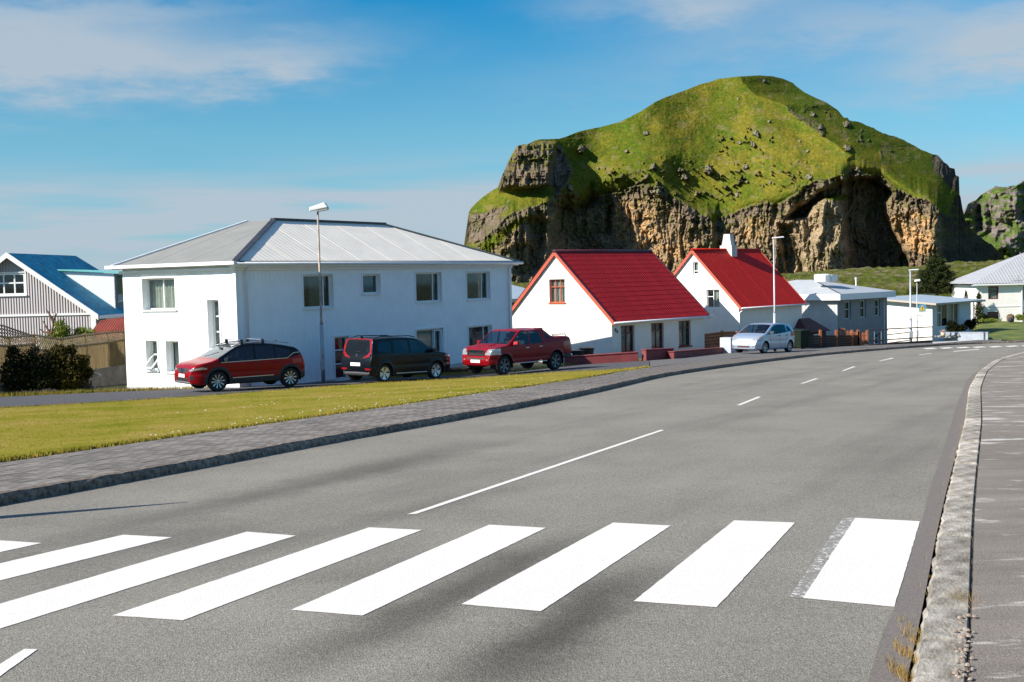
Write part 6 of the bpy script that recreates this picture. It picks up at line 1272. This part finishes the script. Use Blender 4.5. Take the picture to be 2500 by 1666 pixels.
for i, s in enumerate(SS):
    zt_ = zz_(posts[i], tops[i], s); b = MB(); b.bar(pt_(s, zt_ - 1.9), pt_(s, zt_ + .02), .10, .10); b.build('fence_post', FW, fen)
nrm_ = np.cross(fd_, [0, 0, 1])
for i in range(len(SS) - 1):
    a, b_ = SS[i] + .06, SS[i + 1] - .06; za, zb = zz_(posts[i], tops[i] + 1, SS[i]), zz_(posts[i + 1], tops[i + 1] + 1, SS[i + 1])
    la_, lb_ = zz_(posts[i], ltb[i], SS[i]), zz_(posts[i + 1], ltb[i + 1], SS[i + 1])
    if i == 3: lb_ -= .22; la_ -= .12
    bo = la_ - 1.28; L_ = b_ - a
    lt = MB(); lt.bar(pt_(a, za), pt_(b_, zb), .07, .05); lt.bar(pt_(a, la_), pt_(b_, lb_), .07, .05)
    n = int(L_ / .115)
    for k in range(-3, n + 3):
        for sg, o_ in ((1, .008), (-1, -.008)):
            s0 = a + k * .115; hh = .42; ua, ub = (s0, s0 + .36) if sg > 0 else (s0 + .36, s0); t0_, t1_ = 0., 1.
            def at_(t):
                u_ = ua + (ub - ua) * t; f_ = (u_ - a) / L_; lo = la_ + (lb_ - la_) * f_; hi = za + (zb - za) * f_; return u_, lo + (hi - lo) * t
            ts = [t for t in np.linspace(0, 1, 9) if a <= at_(t)[0] <= b_]
            if len(ts) > 1:
                (ua_, zA), (uB_, zB) = at_(ts[0]), at_(ts[-1]); off = nrm_ * o_; lt.bar(tuple(np.array(pt_(ua_, zA)) + off), tuple(np.array(pt_(uB_, zB)) + off), .028, .01)
    lt.build('lattice', FW2, fen)
    pn = MB(); n = int(L_ / .105); bb = -.6 if i > 2 else 0
    for k in range(n):
        u = a + (k + .5) * L_ / n; f_ = (u - a) / L_; z1_ = la_ + (lb_ - la_) * f_; off = nrm_ * (.012 if k % 2 else -.008)
        pn.bar(tuple(np.array(pt_(u, bo + bb + random.uniform(-.01, .01))) + off), tuple(np.array(pt_(u, z1_ - .03)) + off), L_ / n * .93, .02)
    pn.build('board_panel', FW, fen)['kind'] = 'stuff'
cw_ = tag(empty('concrete_wall', tuple(f0 + [0, 0, -4.35])), 'rough grey concrete wall under the lattice fence', 'wall')
m_ = MB(); aw = Vector(f0) - fi * 0
z1_ = zz_(306, 889, 0); z2__ = zz_(205, 903, SS[2]); a0 = np.array(pt_(-.1, z1_)); b0 = np.array(pt_(SS[-1], z2__ - .1)); t_ = nrm_ * .12
m_.hexa([tuple(a0 * [1, 1, 0] - t_ + [0, 0, -.6]), tuple(b0 * [1, 1, 0] - t_ + [0, 0, -.6]), tuple(b0 * [1, 1, 0] + t_ + [0, 0, -.6]), tuple(a0 * [1, 1, 0] + t_ + [0, 0, -.6]), tuple(a0 - t_), tuple(b0 - t_), tuple(b0 + t_), tuple(a0 + t_)])
m_.build('wall_block', mat('rough_concrete', (.17, .15, .12), .95, 0, .25, 2.2, .5, 12), cw_)
# dark trellis behind the fence, left edge
tr = at(-20, 800, 47); tl = tag(empty('dark_trellis', tuple(at(0, 870, 47))), 'dark brown trellis panel with sloping top behind the fence', 'trellis'); ti = Vector(tl.location); TM = mat('dark_trellis_wood', (.045, .03, .025), .9)
def tp(px, py, o=0): return tuple(Vector(at(px, py, 47 + o)) - ti)
b = MB(); b.bar(tp(-60, 788), tp(6, 795), .08, .05).bar(tp(6, 795), tp(76, 819), .08, .05).build('top_rail', TM, tl)
b = MB()
for k in range(-8, 22):
    x0_ = -50 + k * 6.5; b.bar(tp(x0_, 836), tp(x0_ + 30, max(796, 797 + (x0_ + 30 - 6) * .34)), .045, .015)
    x1_ = x0_; yt = 797 + max(0, x1_ - 6) * .34
    if x1_ < 76: b.bar(tp(x1_, yt, .03), tp(x1_ + 30, 836, .03), .045, .015)
b.build('lattice', TM, tl)

# --- foliage
def leaf_mat(name, a, b): return mat(name, a, .7, 0, 0, 3, 0, 1, col2=b, detail=6, rnd=0, spec=.08)
def bush(name, label, base, lumps, n, leaf, m, cat='bush', stem=True, group=None, density=1.0):
    """lumps: (x, y, z, rx, ry, rz) relative to base; leaves spread through each lump, thicker towards its surface"""
    root = tag(empty(name, tuple(base)), label, cat, group); vs = []; fs = []
    wts = np.array([l[3] * l[5] for l in lumps]); wts /= wts.sum()
    for l, w in zip(lumps, wts):
        cl_ = [(rng.normal(size=3)) for _ in range(26)]; cl_ = [c / np.linalg.norm(c) for c in cl_]
        for _ in range(int(n * w)):
            c = cl_[rng.integers(26)] + rng.normal(size=3) * .28; c = c / np.linalg.norm(c) * (rng.random() ** .35) * (1 + .12 * rng.normal())
            p = np.array(l[:3]) + c * np.array(l[3:]);
            if p[2] < .02: continue
            a = rng.normal(size=3); a /= np.linalg.norm(a); b = np.cross(a, rng.normal(size=3)); b /= np.linalg.norm(b) + 1e-9; s = leaf * rng.uniform(.5, 1.3); k = len(vs)
            vs += [tuple(p - a * s), tuple(p + b * s * .55), tuple(p + a * s), tuple(p - b * s * .55)]; fs.append([k, k + 1, k + 2, k + 3])
    me = bpy.data.meshes.new('crown'); me.from_pydata(vs, [], fs); me.update(); link('crown', me, m, root)
    if stem:
        t = MB()
        for l in lumps:
            t.tube([(l[0] * .4, l[1] * .4, -.05), (l[0] * .8, l[1] * .8, l[2] * .5), (l[0], l[1], l[2] + l[5] * .4)], [.035, .022, .008], 6)
            for _ in range(5): d = rng.normal(size=3); t.tube([(l[0] * .8, l[1] * .8, l[2] * .5), (l[0] + d[0] * l[3] * .5, l[1] + d[1] * l[4] * .5, l[2] + abs(d[2]) * l[5] * .5)], [.015, .005], 5)
        t.build('branches', mat('bark', (.07, .05, .035), .9, 0, .3, 8), root)
    return root
DG = leaf_mat('dark_leaf', (.005, .008, .003), (.018, .022, .006)); OG = leaf_mat('ochre_leaf', (.006, .010, .003), (.085, .065, .010)); LG = leaf_mat('bright_leaf', (.10, .15, .015), (.24, .27, .05))
bb = at(75, 951, 42.5); bush('dark_shrub', 'broad very dark shrub against the board fence at the left edge', bb, [(-.9, 0, .55, .75, .8, .62), (-.25, 0, .75, .7, .7, .75), (.45, .1, .6, .7, .7, .66), (.0, -.3, .35, 1.1, .6, .4), (-1.6, 0, .6, .7, .6, .7), (-.6, 0, 1.35, .25, .25, .25), (.2, 0, 1.3, .22, .2, .3), (.75, 0, 1.1, .2, .2, .25), (-1.2, -.1, 1.2, .22, .2, .25)], 15000, .05, DG)
bb = at(160, 950, 42.8); bush('leafy_shrub', 'rounded dark shrub with yellowish leaf tips beside the driftwood figure', bb, [(-.35, 0, .75, .5, .55, .72), (.05, 0, .95, .5, .5, .66), (.45, 0, .65, .42, .5, .6), (.0, -.2, .35, .75, .5, .38), (-.2, 0, 1.38, .24, .25, .28), (.3, 0, 1.45, .16, .2, .2), (.75, 0, 1.05, .18, .2, .22), (-.6, 0, 1.2, .18, .2, .25), (.85, 0, .6, .2, .2, .2)], 13000, .048, OG)
bb = at(150, 850, 48.5); bush('light_shrub', 'bright green shrub showing above the lattice fence', bb + [0, 0, -.6], [(-.35, 0, .9, .5, .4, .4), (.05, 0, 1.35, .42, .4, .42), (.9, .2, 1.0, .55, .4, .42), (.5, 0, .85, .5, .4, .3)], 7000, .045, LG)
sn = MB(); bk = at(128, 840, 48.2)
for P in ([(0, 0, -.5), (0, 0, .5), (.12, 0, 1.0), (.10, 0, 1.32)], [(.02, 0, .3), (-.25, 0, .75), (-.36, .05, .95)], [(.08, 0, .9), (-.1, 0, 1.3), (-.2, 0, 1.42)], [(0, 0, .45), (-.35, 0, .5), (-.48, 0, .62)], [(.1, 0, 1.0), (.22, 0, 1.25)]): sn.tube(P, [.05, .035, .022, .012][:len(P)], 6)
o = sn.build('dead_branches', mat('dead_wood', (.16, .08, .045), .9, 0, .3, 6), loc=tuple(bk)); tag(o, 'bare reddish dead branches rising above the fence', 'dead tree')
# driftwood figure
dwr = tag(empty('driftwood_figure', tuple(at(210, 951, 43.2))), 'bleached driftwood figure with long beak-like snout on dark stones', 'sculpture'); di = Vector(dwr.location); DW = mat('bleached_wood', (.55, .50, .45), .85, 0, .3, 8, .5, 20)
def dp(px, py, o=0): return tuple(Vector(at(px, py, 43.2 + o)) - di)
b = MB(); b.tube([dp(214, 903), dp(212, 912), dp(213, 922), dp(219, 928)], [.05, .10, .13, .05], 8); b.build('head', DW, dwr, True)
b = MB(); b.tube([dp(217, 909), dp(227, 912), dp(238, 914), dp(247, 917)], [.07, .055, .045, .02], 8); b.tube([dp(217, 922), dp(228, 919.5), dp(240, 920), dp(246, 918.5)], [.03, .02, .02, .012], 6); b.build('snout', DW, dwr, True)
b = MB(); b.tube([dp(214, 925), dp(213, 934), dp(210, 944)], [.07, .06, .10], 8); b.tube([dp(222, 928), dp(224, 948)], [.03, .03], 6); b.build('neck', mat('dark_driftwood', (.07, .055, .05), .9, 0, .4, 8), dwr, True)
for px, py, s, m in ((193, 943, .16, 0), (203, 945, .14, 0), (214, 946, .17, 0), (226, 946, .12, 1), (183, 946, .13, 1), (198, 937, .10, 0), (218, 940, .09, 0), (229, 948, .08, 2)):
    b = MB(); c = dp(px, py, random.uniform(-.1, .1)); b.lathe([(.01, c[2] - s * .7), (s * .8, c[2] - s * .4), (s, c[2]), (s * .7, c[2] + s * .5), (.01, c[2] + s * .65)], 7, (c[0], c[1])); b.build('stone', (mat('dark_stone', (.03, .035, .045), .8, 0, .3, 8), mat('mottled_stone', (.16, .14, .12), .9, 0, .4, 12), mat('purple_stone', (.2, .14, .17), .9, 0, .3, 9))[m], dwr)
# yellow flowers at the white house base
bb = at(721, 934, 45.6); bush('yellow_flower_clump', 'low clump of yellow flowers at the foot of the white house wall', bb, [(0, 0, .10, .26, .2, .2), (.25, 0, .06, .2, .2, .12)], 1400, .03, leaf_mat('yellow_petal', (.14, .11, .01), (.5, .33, .02)), 'flowers', False)

# --- things round the red roofed house
PW = mat('brick_red_paint', (.20, .035, .035), .7, 0, .15, 3, .3, 20); PWL = PW
def low_wall(name, label, a, b, ha, hb, th=.28, m=PW, cat='wall', off=0.):
    """a, b: base pixels; h: heights in metres"""
    A, B = G(a[0], a[1], off), G(b[0], b[1], off); r = tag(empty(name, tuple(A)), label, cat); d = (B - A)[:2]; d /= np.linalg.norm(d); n = np.array([-d[1], d[0]]) * th
    A0, B0 = A - A, B - A; mb = MB(); P = [A0[:2], B0[:2], B0[:2] + n, A0[:2] + n]; zb = [-.1, B0[2] - .1, B0[2] - .1, -.1]; zt = [ha, B0[2] + hb, B0[2] + hb, ha]
    mb.hexa([(p[0], p[1], z) for p, z in zip(P, zb)] + [(p[0], p[1], z) for p, z in zip(P, zt)]); mb.build('wall_block', m, r, bevel=.015)
    e = .03; dd = d * e; nn = n / th * e; P = [A0[:2] - dd - nn, B0[:2] + dd - nn, B0[:2] + dd + n + nn, A0[:2] - dd + n + nn]; mb = MB(); mb.hexa([(p[0], p[1], z + .003) for p, z in zip(P, zt)] + [(p[0], p[1], z + .05) for p, z in zip(P, zt)]); mb.build('coping', m, r, bevel=.01); return r
low_wall('low_wall', 'low brick-red garden wall left of the entrance gap of the numbered house', (1378, 888), (1558, 883.5), .28, .42, off=-.02)
low_wall('low_wall', 'taller stub of brick-red garden wall right of the entrance gap', (1578, 882), (1645, 878), .50, .50, off=.0)
low_wall('low_wall', 'long low brick-red garden wall running to the pale gate pillar', (1646, 878), (1776, 863), .34, .30, off=.02)
pl = G(1784, 862.5, .05); pr_ = tag(MB().box(-.28, .24, -.2, .5, -.1, .85).build('gate_pillar', mat('pale_blue_concrete', (.42, .45, .50), .85, 0, .1, 3), loc=tuple(pl), bevel=.01), 'short pale grey pillar at the end of the red garden wall', 'pillar'); pr_.rotation_euler[2] = .8
# board fence between the two red-roofed houses
BW = mat('orange_brown_board', (.30, .10, .04), .8, 0, .25, 5, .3, 30)
def board_fence(name, label, pts, Yd, h, rows=5, vertical=False, posts=True, m=BW, pm_=None, ph=.06):
    P = [at(x, y, Y_) for (x, y), Y_ in zip(pts, Yd)]; r = tag(empty(name, tuple(P[0])), label, 'fence'); b0 = P[0]
    for i in range(len(P)):
        q = P[i] - b0
        if posts: MB().box(q[0] - .07, q[0] + .07, q[1] - .07, q[1] + .07, q[2] - .1, q[2] + h[i] + ph).build('fence_post', pm_ or m, r, bevel=.012)
    for i in range(len(P) - 1):
        A, B = P[i] - b0, P[i + 1] - b0; L_ = np.linalg.norm(B - A)
        if vertical:
            n = max(2, int(L_ / .16))
            for k in range(n): t = (k + .5) / n; q = A * (1 - t) + B * t; hh = h[i] * (1 - t) + h[i + 1] * t; mb = MB(); mb.bar((q[0], q[1], q[2]), (q[0], q[1], q[2] + hh), .12, .02); mb.build('board', m, r)
            for z in (.2, .8): MB().bar(tuple(A + [0, 0, h[i] * z]), tuple(B + [0, 0, h[i + 1] * z]), .05).build('rail', m, r)
        else:
            for k in range(rows):
                f0_, f1_ = k / rows + .004, (k + 1) / rows - .006; mb = MB(); d = (B - A)[:2] / np.linalg.norm((B - A)[:2]); n_ = np.array([-d[1], d[0]]) * (.012 + .018 * (k % 2))
                mb.hexa([(A[0] - n_[0], A[1] - n_[1], A[2] + h[i] * f0_), (B[0] - n_[0], B[1] - n_[1], B[2] + h[i + 1] * f0_), (B[0] + n_[0], B[1] + n_[1], B[2] + h[i + 1] * f0_), (A[0] + n_[0], A[1] + n_[1], A[2] + h[i] * f0_), (A[0] - n_[0], A[1] - n_[1], A[2] + h[i] * f1_), (B[0] - n_[0], B[1] - n_[1], B[2] + h[i + 1] * f1_), (B[0] + n_[0], B[1] + n_[1], B[2] + h[i + 1] * f1_), (A[0] + n_[0], A[1] + n_[1], A[2] + h[i] * f1_)]); mb.build('board', m, r)
    return r
board_fence('board_fence', 'orange-brown board fence between the two red-roofed houses', [(1708, 862), (1763, 859), (1822, 855)], [66.6, 66.9, 66.6], [1.05, 1.15, 1.1], 6)
board_fence('garden_fence', 'dark brown board fence in front of the shed with orange-brown post tops', [(1960, 851), (2003, 849.5), (2042, 848.5), (2080, 847), (2095, 846.3)], [67, 68.8, 70.4, 72, 72.5], [.76, .74, .73, .72, .72], 5, m=mat('dark_brown_board', (.045, .018, .010), .85, 0, .3, 5, .3, 30), pm_=BW, ph=.32)
board_fence('picket_gate', 'bright orange vertical-board gate beside the brown fence', [(2096, 846), (2117, 845)], [72.5, 72.5], [.86, .86], vertical=True, ph=.1)
board_fence('plank_screen', 'orange upright plank screen behind the brown fence', [(2046, 832), (2064, 832)], [76, 76], [.86, .80], vertical=True, posts=False)
board_fence('plank_screen', 'low orange plank screen next to the gate, right of the taller one', [(2066, 832), (2092, 832)], [75.6, 75.6], [.66, .55], vertical=True, posts=False)
# railing of the sunken yard
RLM = mat('brown_rail', (.14, .05, .04), .6)
A, B, C_ = at(2118, 846, 72.5), at(2168, 843.5, 74.5), at(2276, 836, 79.5); rl = tag(empty('railing', tuple(A)), 'brown two-bar railing along the sunken yard before the grey house and bungalow', 'railing')
for (P, Q, h) in ((A, B, 1.0), (B, C_, 1.05)):
    L_ = np.linalg.norm(Q - P); n = max(3, int(L_ / 1.7))
    for k in range(n + (1 if Q is C_ else 0)): t = k / n; q = P * (1 - t) + Q * t - A; MB().tube([(q[0], q[1], q[2] - .1), (q[0], q[1], q[2] + h)], .012, 6).build('post', LP, rl)
    for z in (.35, 1.0): MB().bar(tuple(P - A + [0, 0, h * z]), tuple(Q - A + [0, 0, h * z]), .07).build('rail', RLM, rl)
Q2 = at(2165, 820, 76); Q1 = at(2212, 812, 79.3)
for dz in (0, -.55): MB().bar(tuple(at(2166, 818, 77) - A + [0, 0, dz]), tuple(at(2225, 811, 80.5) - A + [0, 0, dz]), .06).build('rail', RLM, rl)
low_wall('yard_wall', 'dark low kerb wall under the brown railing', (2118, 847), (2277, 838), .08, .14, .2, mat('dark_base', (.05, .03, .03), .8))
# dustbins
def bin_(name, label, px, py, Yd, h, w, m, rz=.8, round_=False):
    p = at(px, py, Yd); r = tag(empty(name, tuple(p), rz), label, 'dustbin')
    b = MB()
    if round_: b.lathe([(w * .42, 0), (w * .5, h), (w * .46, h + .01)], 18)
    else: b.hexa([(-w * .4, -w * .42, .06), (w * .4, -w * .42, .06), (w * .4, w * .42, .06), (-w * .4, w * .42, .06), (-w * .5, -w * .5, h), (w * .5, -w * .5, h), (w * .5, w * .55, h), (-w * .5, w * .55, h)])
    b.build('bin_body', m, r, bevel=0 if round_ else .02); b = MB()
    if round_: b.lathe([(w * .54, h + .01), (w * .54, h + .06), (.01, h + .10)], 18)
    else: b.hexa([(-w * .54, -w * .58, h + .002), (w * .54, -w * .58, h + .002), (w * .54, w * .6, h + .002), (-w * .54, w * .6, h + .002), (-w * .48, -w * .5, h + .07), (w * .48, -w * .5, h + .07), (w * .48, w * .5, h + .12), (-w * .48, w * .5, h + .12)])
    b.build('lid', m, r, bevel=.015)
    if not round_:
        for s in (1, -1): MB(lambda u, n, z: (s * w * .42 + n, w * .45 + u, .09 + z)).lathe([(.09, -.02), (.09, .02)], 12, axis='y').build('wheel', BLK, r)
bin_('wheelie_bin', 'large dark green wheelie bin right behind the silver hatchback', 1948, 851, 66.5, 1.0, 1.0, mat('dark_green_plastic', (.006, .014, .007), .7, spec=.2))
bin_('dustbin', 'low dark bin left of its twin at the red house wall', 1411, 881, 57.2, .45, .75, mat('black_bin', (.015, .017, .016), .6), .8, True)
bin_('dustbin', 'dark bin with brownish lid against the red house gable', 1433, 878, 57.5, .52, .72, mat('brown_black_bin', (.03, .018, .014), .6), .8, True)
# --- bungalow front garden
ST = mat('garden_stone', (.32, .31, .29), .9, 0, .3, 5)
low_wall('terrace_wall', 'pale low terrace wall in front of the white bungalow', (2308, 832.5), (2412, 831), .55, .50, .3, mat('pale_blue_render', (.38, .42, .48), .85, 0, .1, 3), off=.05)
MBt = MB(); a_, b_, c_, d_ = [G(*q, .06) for q in ((2276, 838), (2412, 832), (2412, 836), (2278, 843))]
gp = sheet('garden_path', [p[:2] for p in (a_, b_, d_)][:3], lambda x, y: gz_(x, y, .14), mat('pale_path', (.40, .39, .37), .9, 0, .15, 4))
bed = [at(2280, 826, 81), at(2405, 812, 86), at(2412, 818, 83.5), at(2308, 826.5, 79.5)]
bd = MB(); bd.poly([tuple(p) for p in bed]); o = bd.build('stone_bed', mat('pebble_bed', (.10, .12, .14), .9, 0, .6, 9, .8, 20)); o['kind'] = 'structure'
se = tag(empty('rock_edging', tuple(at(2320, 822, 80.5))), 'row of small pale rocks edging the stone bed before the bungalow', 'rocks'); sv = Vector(se.location)
for i in range(18):
    px = 2284 + i * 5 + random.random() * 4; c = at(px, 823 - (px - 2284) * .06 + random.uniform(-2, 1), 80.5); s = random.uniform(.07, .16); b = MB(); b.lathe([(.01, -s * .6), (s * .9, -s * .2), (s, s * .15), (s * .5, s * .6), (.01, s * .65)], 7); o = b.build('rock', ST, se, loc=tuple(Vector(c) - sv)); o.rotation_euler = (random.random(), random.random(), random.random())
c = at(2302.5, 822, 79.6); r = tag(empty('flower_pot', tuple(c)), 'cream flower pot with tiny blooms on the terrace wall', 'flower pot'); MB().lathe([(.09, 0), (.15, .12), (.17, .26), (.14, .27)], 14).build('pot', mat('cream_pot', (.6, .5, .35), .7), r, True)
b = MB()
for _ in range(40): q = rng.normal(size=3) * [.08, .08, .05] + [0, 0, .36]; b.box(q[0] - .02, q[0] + .02, q[1] - .02, q[1] + .02, q[2] - .015, q[2] + .015)
b.build('blooms', mat('bloom', (.55, .38, .3), .8), r)
bb = at(2333, 812, 88); bush('dark_garden_shrub', 'dark leaning shrub under the bungalow windows', bb, [(-.2, 0, .35, .5, .4, .4), (.3, 0, .3, .5, .4, .3), (-.35, 0, .7, .25, .3, .25)], 3500, .06, DG)
bb = at(2367, 806, 93); bush('corner_shrub', 'small dark shrub at the far corner of the bungalow', bb, [(0, 0, .4, .45, .4, .4), (.3, 0, .6, .3, .3, .3)], 2200, .06, DG)
# lawn bank of the cream house
def bank():
    vs = []; fs = []; n = 40; rows = 12; 
    for i in range(n + 1):
        x = 2322 + (2720 - 2322) * i / n; y0 = np.interp(x, [2322, 2413, 2500, 2720], [832, 831, 829, 826]); top_y = np.interp(x, [2322, 2390, 2440, 2720], [816, 789, 785, 781])
        for j in range(rows + 1): t = j / rows; Yd = 84 + t * 29; py = y0 + (top_y - y0) * (t ** .75); vs.append(tuple(at(x, py, Yd) + [0, 0, .05 * math.sin(x * .05 + j)]))
    for i in range(n):
        for j in range(rows): a = i * (rows + 1) + j; fs.append([a, a + rows + 1, a + rows + 2, a + 1])
    o = link('garden_bank', mesh('garden_bank', vs, fs), mat('garden_grass', (.045, .085, .008), .95, 0, 0, .8, .7, 20, col2=(.16, .17, .02), detail=7), smooth=True); o['kind'] = 'structure'
bank()
bb = at(2403, 784, 111.5); bush('wall_shrub', 'small dark bush left of the basement window of the cream house', bb, [(0, 0, .3, .35, .3, .32)], 1400, .06, DG)
bb = at(2420, 786, 111); bush('yellow_green_plants', 'yellow-green low plants below the basement window', bb, [(0, 0, .12, .8, .25, .2), (-.9, 0, .15, .3, .2, .2)], 2400, .05, LG, stem=False)
bb = at(2492, 783, 111); bush('yellow_green_plants', 'yellow-green plants at the right edge beside the downpipe', bb, [(0, 0, .25, .6, .3, .35)], 2000, .05, LG, stem=False)
c = at(2467, 787, 108); r = tag(empty('boulder_ornament', tuple(c)), 'upright brown boulder ornament on the cream house lawn', 'rock')
b = MB(); b.lathe([(.30, 0), (.33, .25), (.36, .45), (.32, .62), (.18, .74), (.01, .78)], 10); b.build('boulder', mat('brown_rock', (.13, .085, .05), .95, 0, .5, 7, .8, 12), r); b = MB(); b.lathe([(.20, .1), (.24, .25), (.15, .42), (.01, .45)], 8, (-.12, -.22)); b.build('dark_stone', MATS['dark_stone'], r)
# trees whose shadow falls on the cream house: off to its left
# conifer behind the bungalow
def conifer(base, H_, Rb, m):
    root = tag(empty('conifer', tuple(base)), 'dark spreading spruce behind the bungalow roof', 'tree'); t = MB(); t.tube([(0, 0, 0), (.05, 0, H_ * .5), (0, 0, H_)], [.16, .09, .015], 8); t.build('trunk', mat('bark', (.07, .05, .035)), root)
    vs = []; fs = []; br = MB(); nb = 170
    for i in range(nb):
        f = (i / nb) ** .85; z = H_ * (.06 + .92 * f); L_ = Rb * (1 - f) ** .8 * rng.uniform(.55, 1.12) + .12; a = i * 2.4 + rng.normal() * .3; d = np.array([math.cos(a), math.sin(a), 0]); tip = d * L_ + [0, 0, z + L_ * .22]
        br.tube([(0, 0, z), tuple(d * L_ * .5 + [0, 0, z + .0]), tuple(tip)], [.025, .016, .006], 4)
        for _ in range(int(110 * L_ + 20)):
            s_ = rng.random() ** .6; p = d * L_ * s_ + [0, 0, z + L_ * .22 * s_ ** 2] + np.array([rng.normal() * .10, rng.normal() * .10, rng.normal() * .07]) * (1.2 - .4 * s_) * (1 + .5 * L_ / Rb)
            q = d * .5 + rng.normal(size=3) * .5 + [0, 0, .2]; q /= np.linalg.norm(q); w = np.cross(q, rng.normal(size=3)); w /= np.linalg.norm(w); l = rng.uniform(.10, .22); k = len(vs); vs += [tuple(p - w * .04), tuple(p + w * .04), tuple(p + q * l)]; fs.append([k, k + 1, k + 2])
    me = bpy.data.meshes.new('crown'); me.from_pydata(vs, [], fs); me.update(); link('crown', me, m, root); br.build('branches', mat('bark', (.07, .05, .035)), root)
cb = at(2287, 722, 122); conifer(cb, at(2287, 623, 122)[2] - cb[2] + .1, 2.6, leaf_mat('needle_green', (.010, .024, .008), (.055, .06, .018)))
bb = at(2338, 716, 124); bush('hedge_behind', 'dark green shrubs right of the spruce behind the bungalow roof', bb, [(-.6, 0, .5, 1.3, 1, .9), (1.2, 0, .3, 1.3, 1, .7), (-2.6, 0, .4, 1.2, 1, .7), (-4.2, 0, .2, 1.2, 1, .5)], 9000, .09, leaf_mat('mid_leaf', (.02, .045, .01), (.09, .10, .025)))

for k_, (px, py, d, hh, lb) in enumerate(((2408, 752, 2.6, 3.6, 'narrow young conifer left of the cream house'), (2432, 752, 2.2, 3.4, 'second narrow young conifer nearer the cream house wall'))):
    w_ = at(px, py, 113); b0 = w_ + np.array([-.914, -.407, 0]) * d; b0[2] = -5.7
    bush('young_conifer', lb, b0, [(0, 0, .8, .55, .55, .8), (0, 0, 1.7, .42, .42, .8), (0, 0, 2.5, .25, .25, .7), (0, 0, hh - .4, .12, .12, .4)], 3200, .07, MATS['needle_green'], 'tree')
tp_ = np.array([-3.67, 12.2]) - np.array([.914, .407]) * 2.35
o = MB().lathe([(.12, 0), (.10, .5), (.05, 1.2), (.015, 1.52)], 10).build('shadow_post', LP, loc=(tp_[0], tp_[1], gz_(0, tp_[1], .1))); tag(o, 'unseen tapered grey post added past the left edge to cast the road shadow', 'post')  # added out of view to throw the pointed shadow on the road
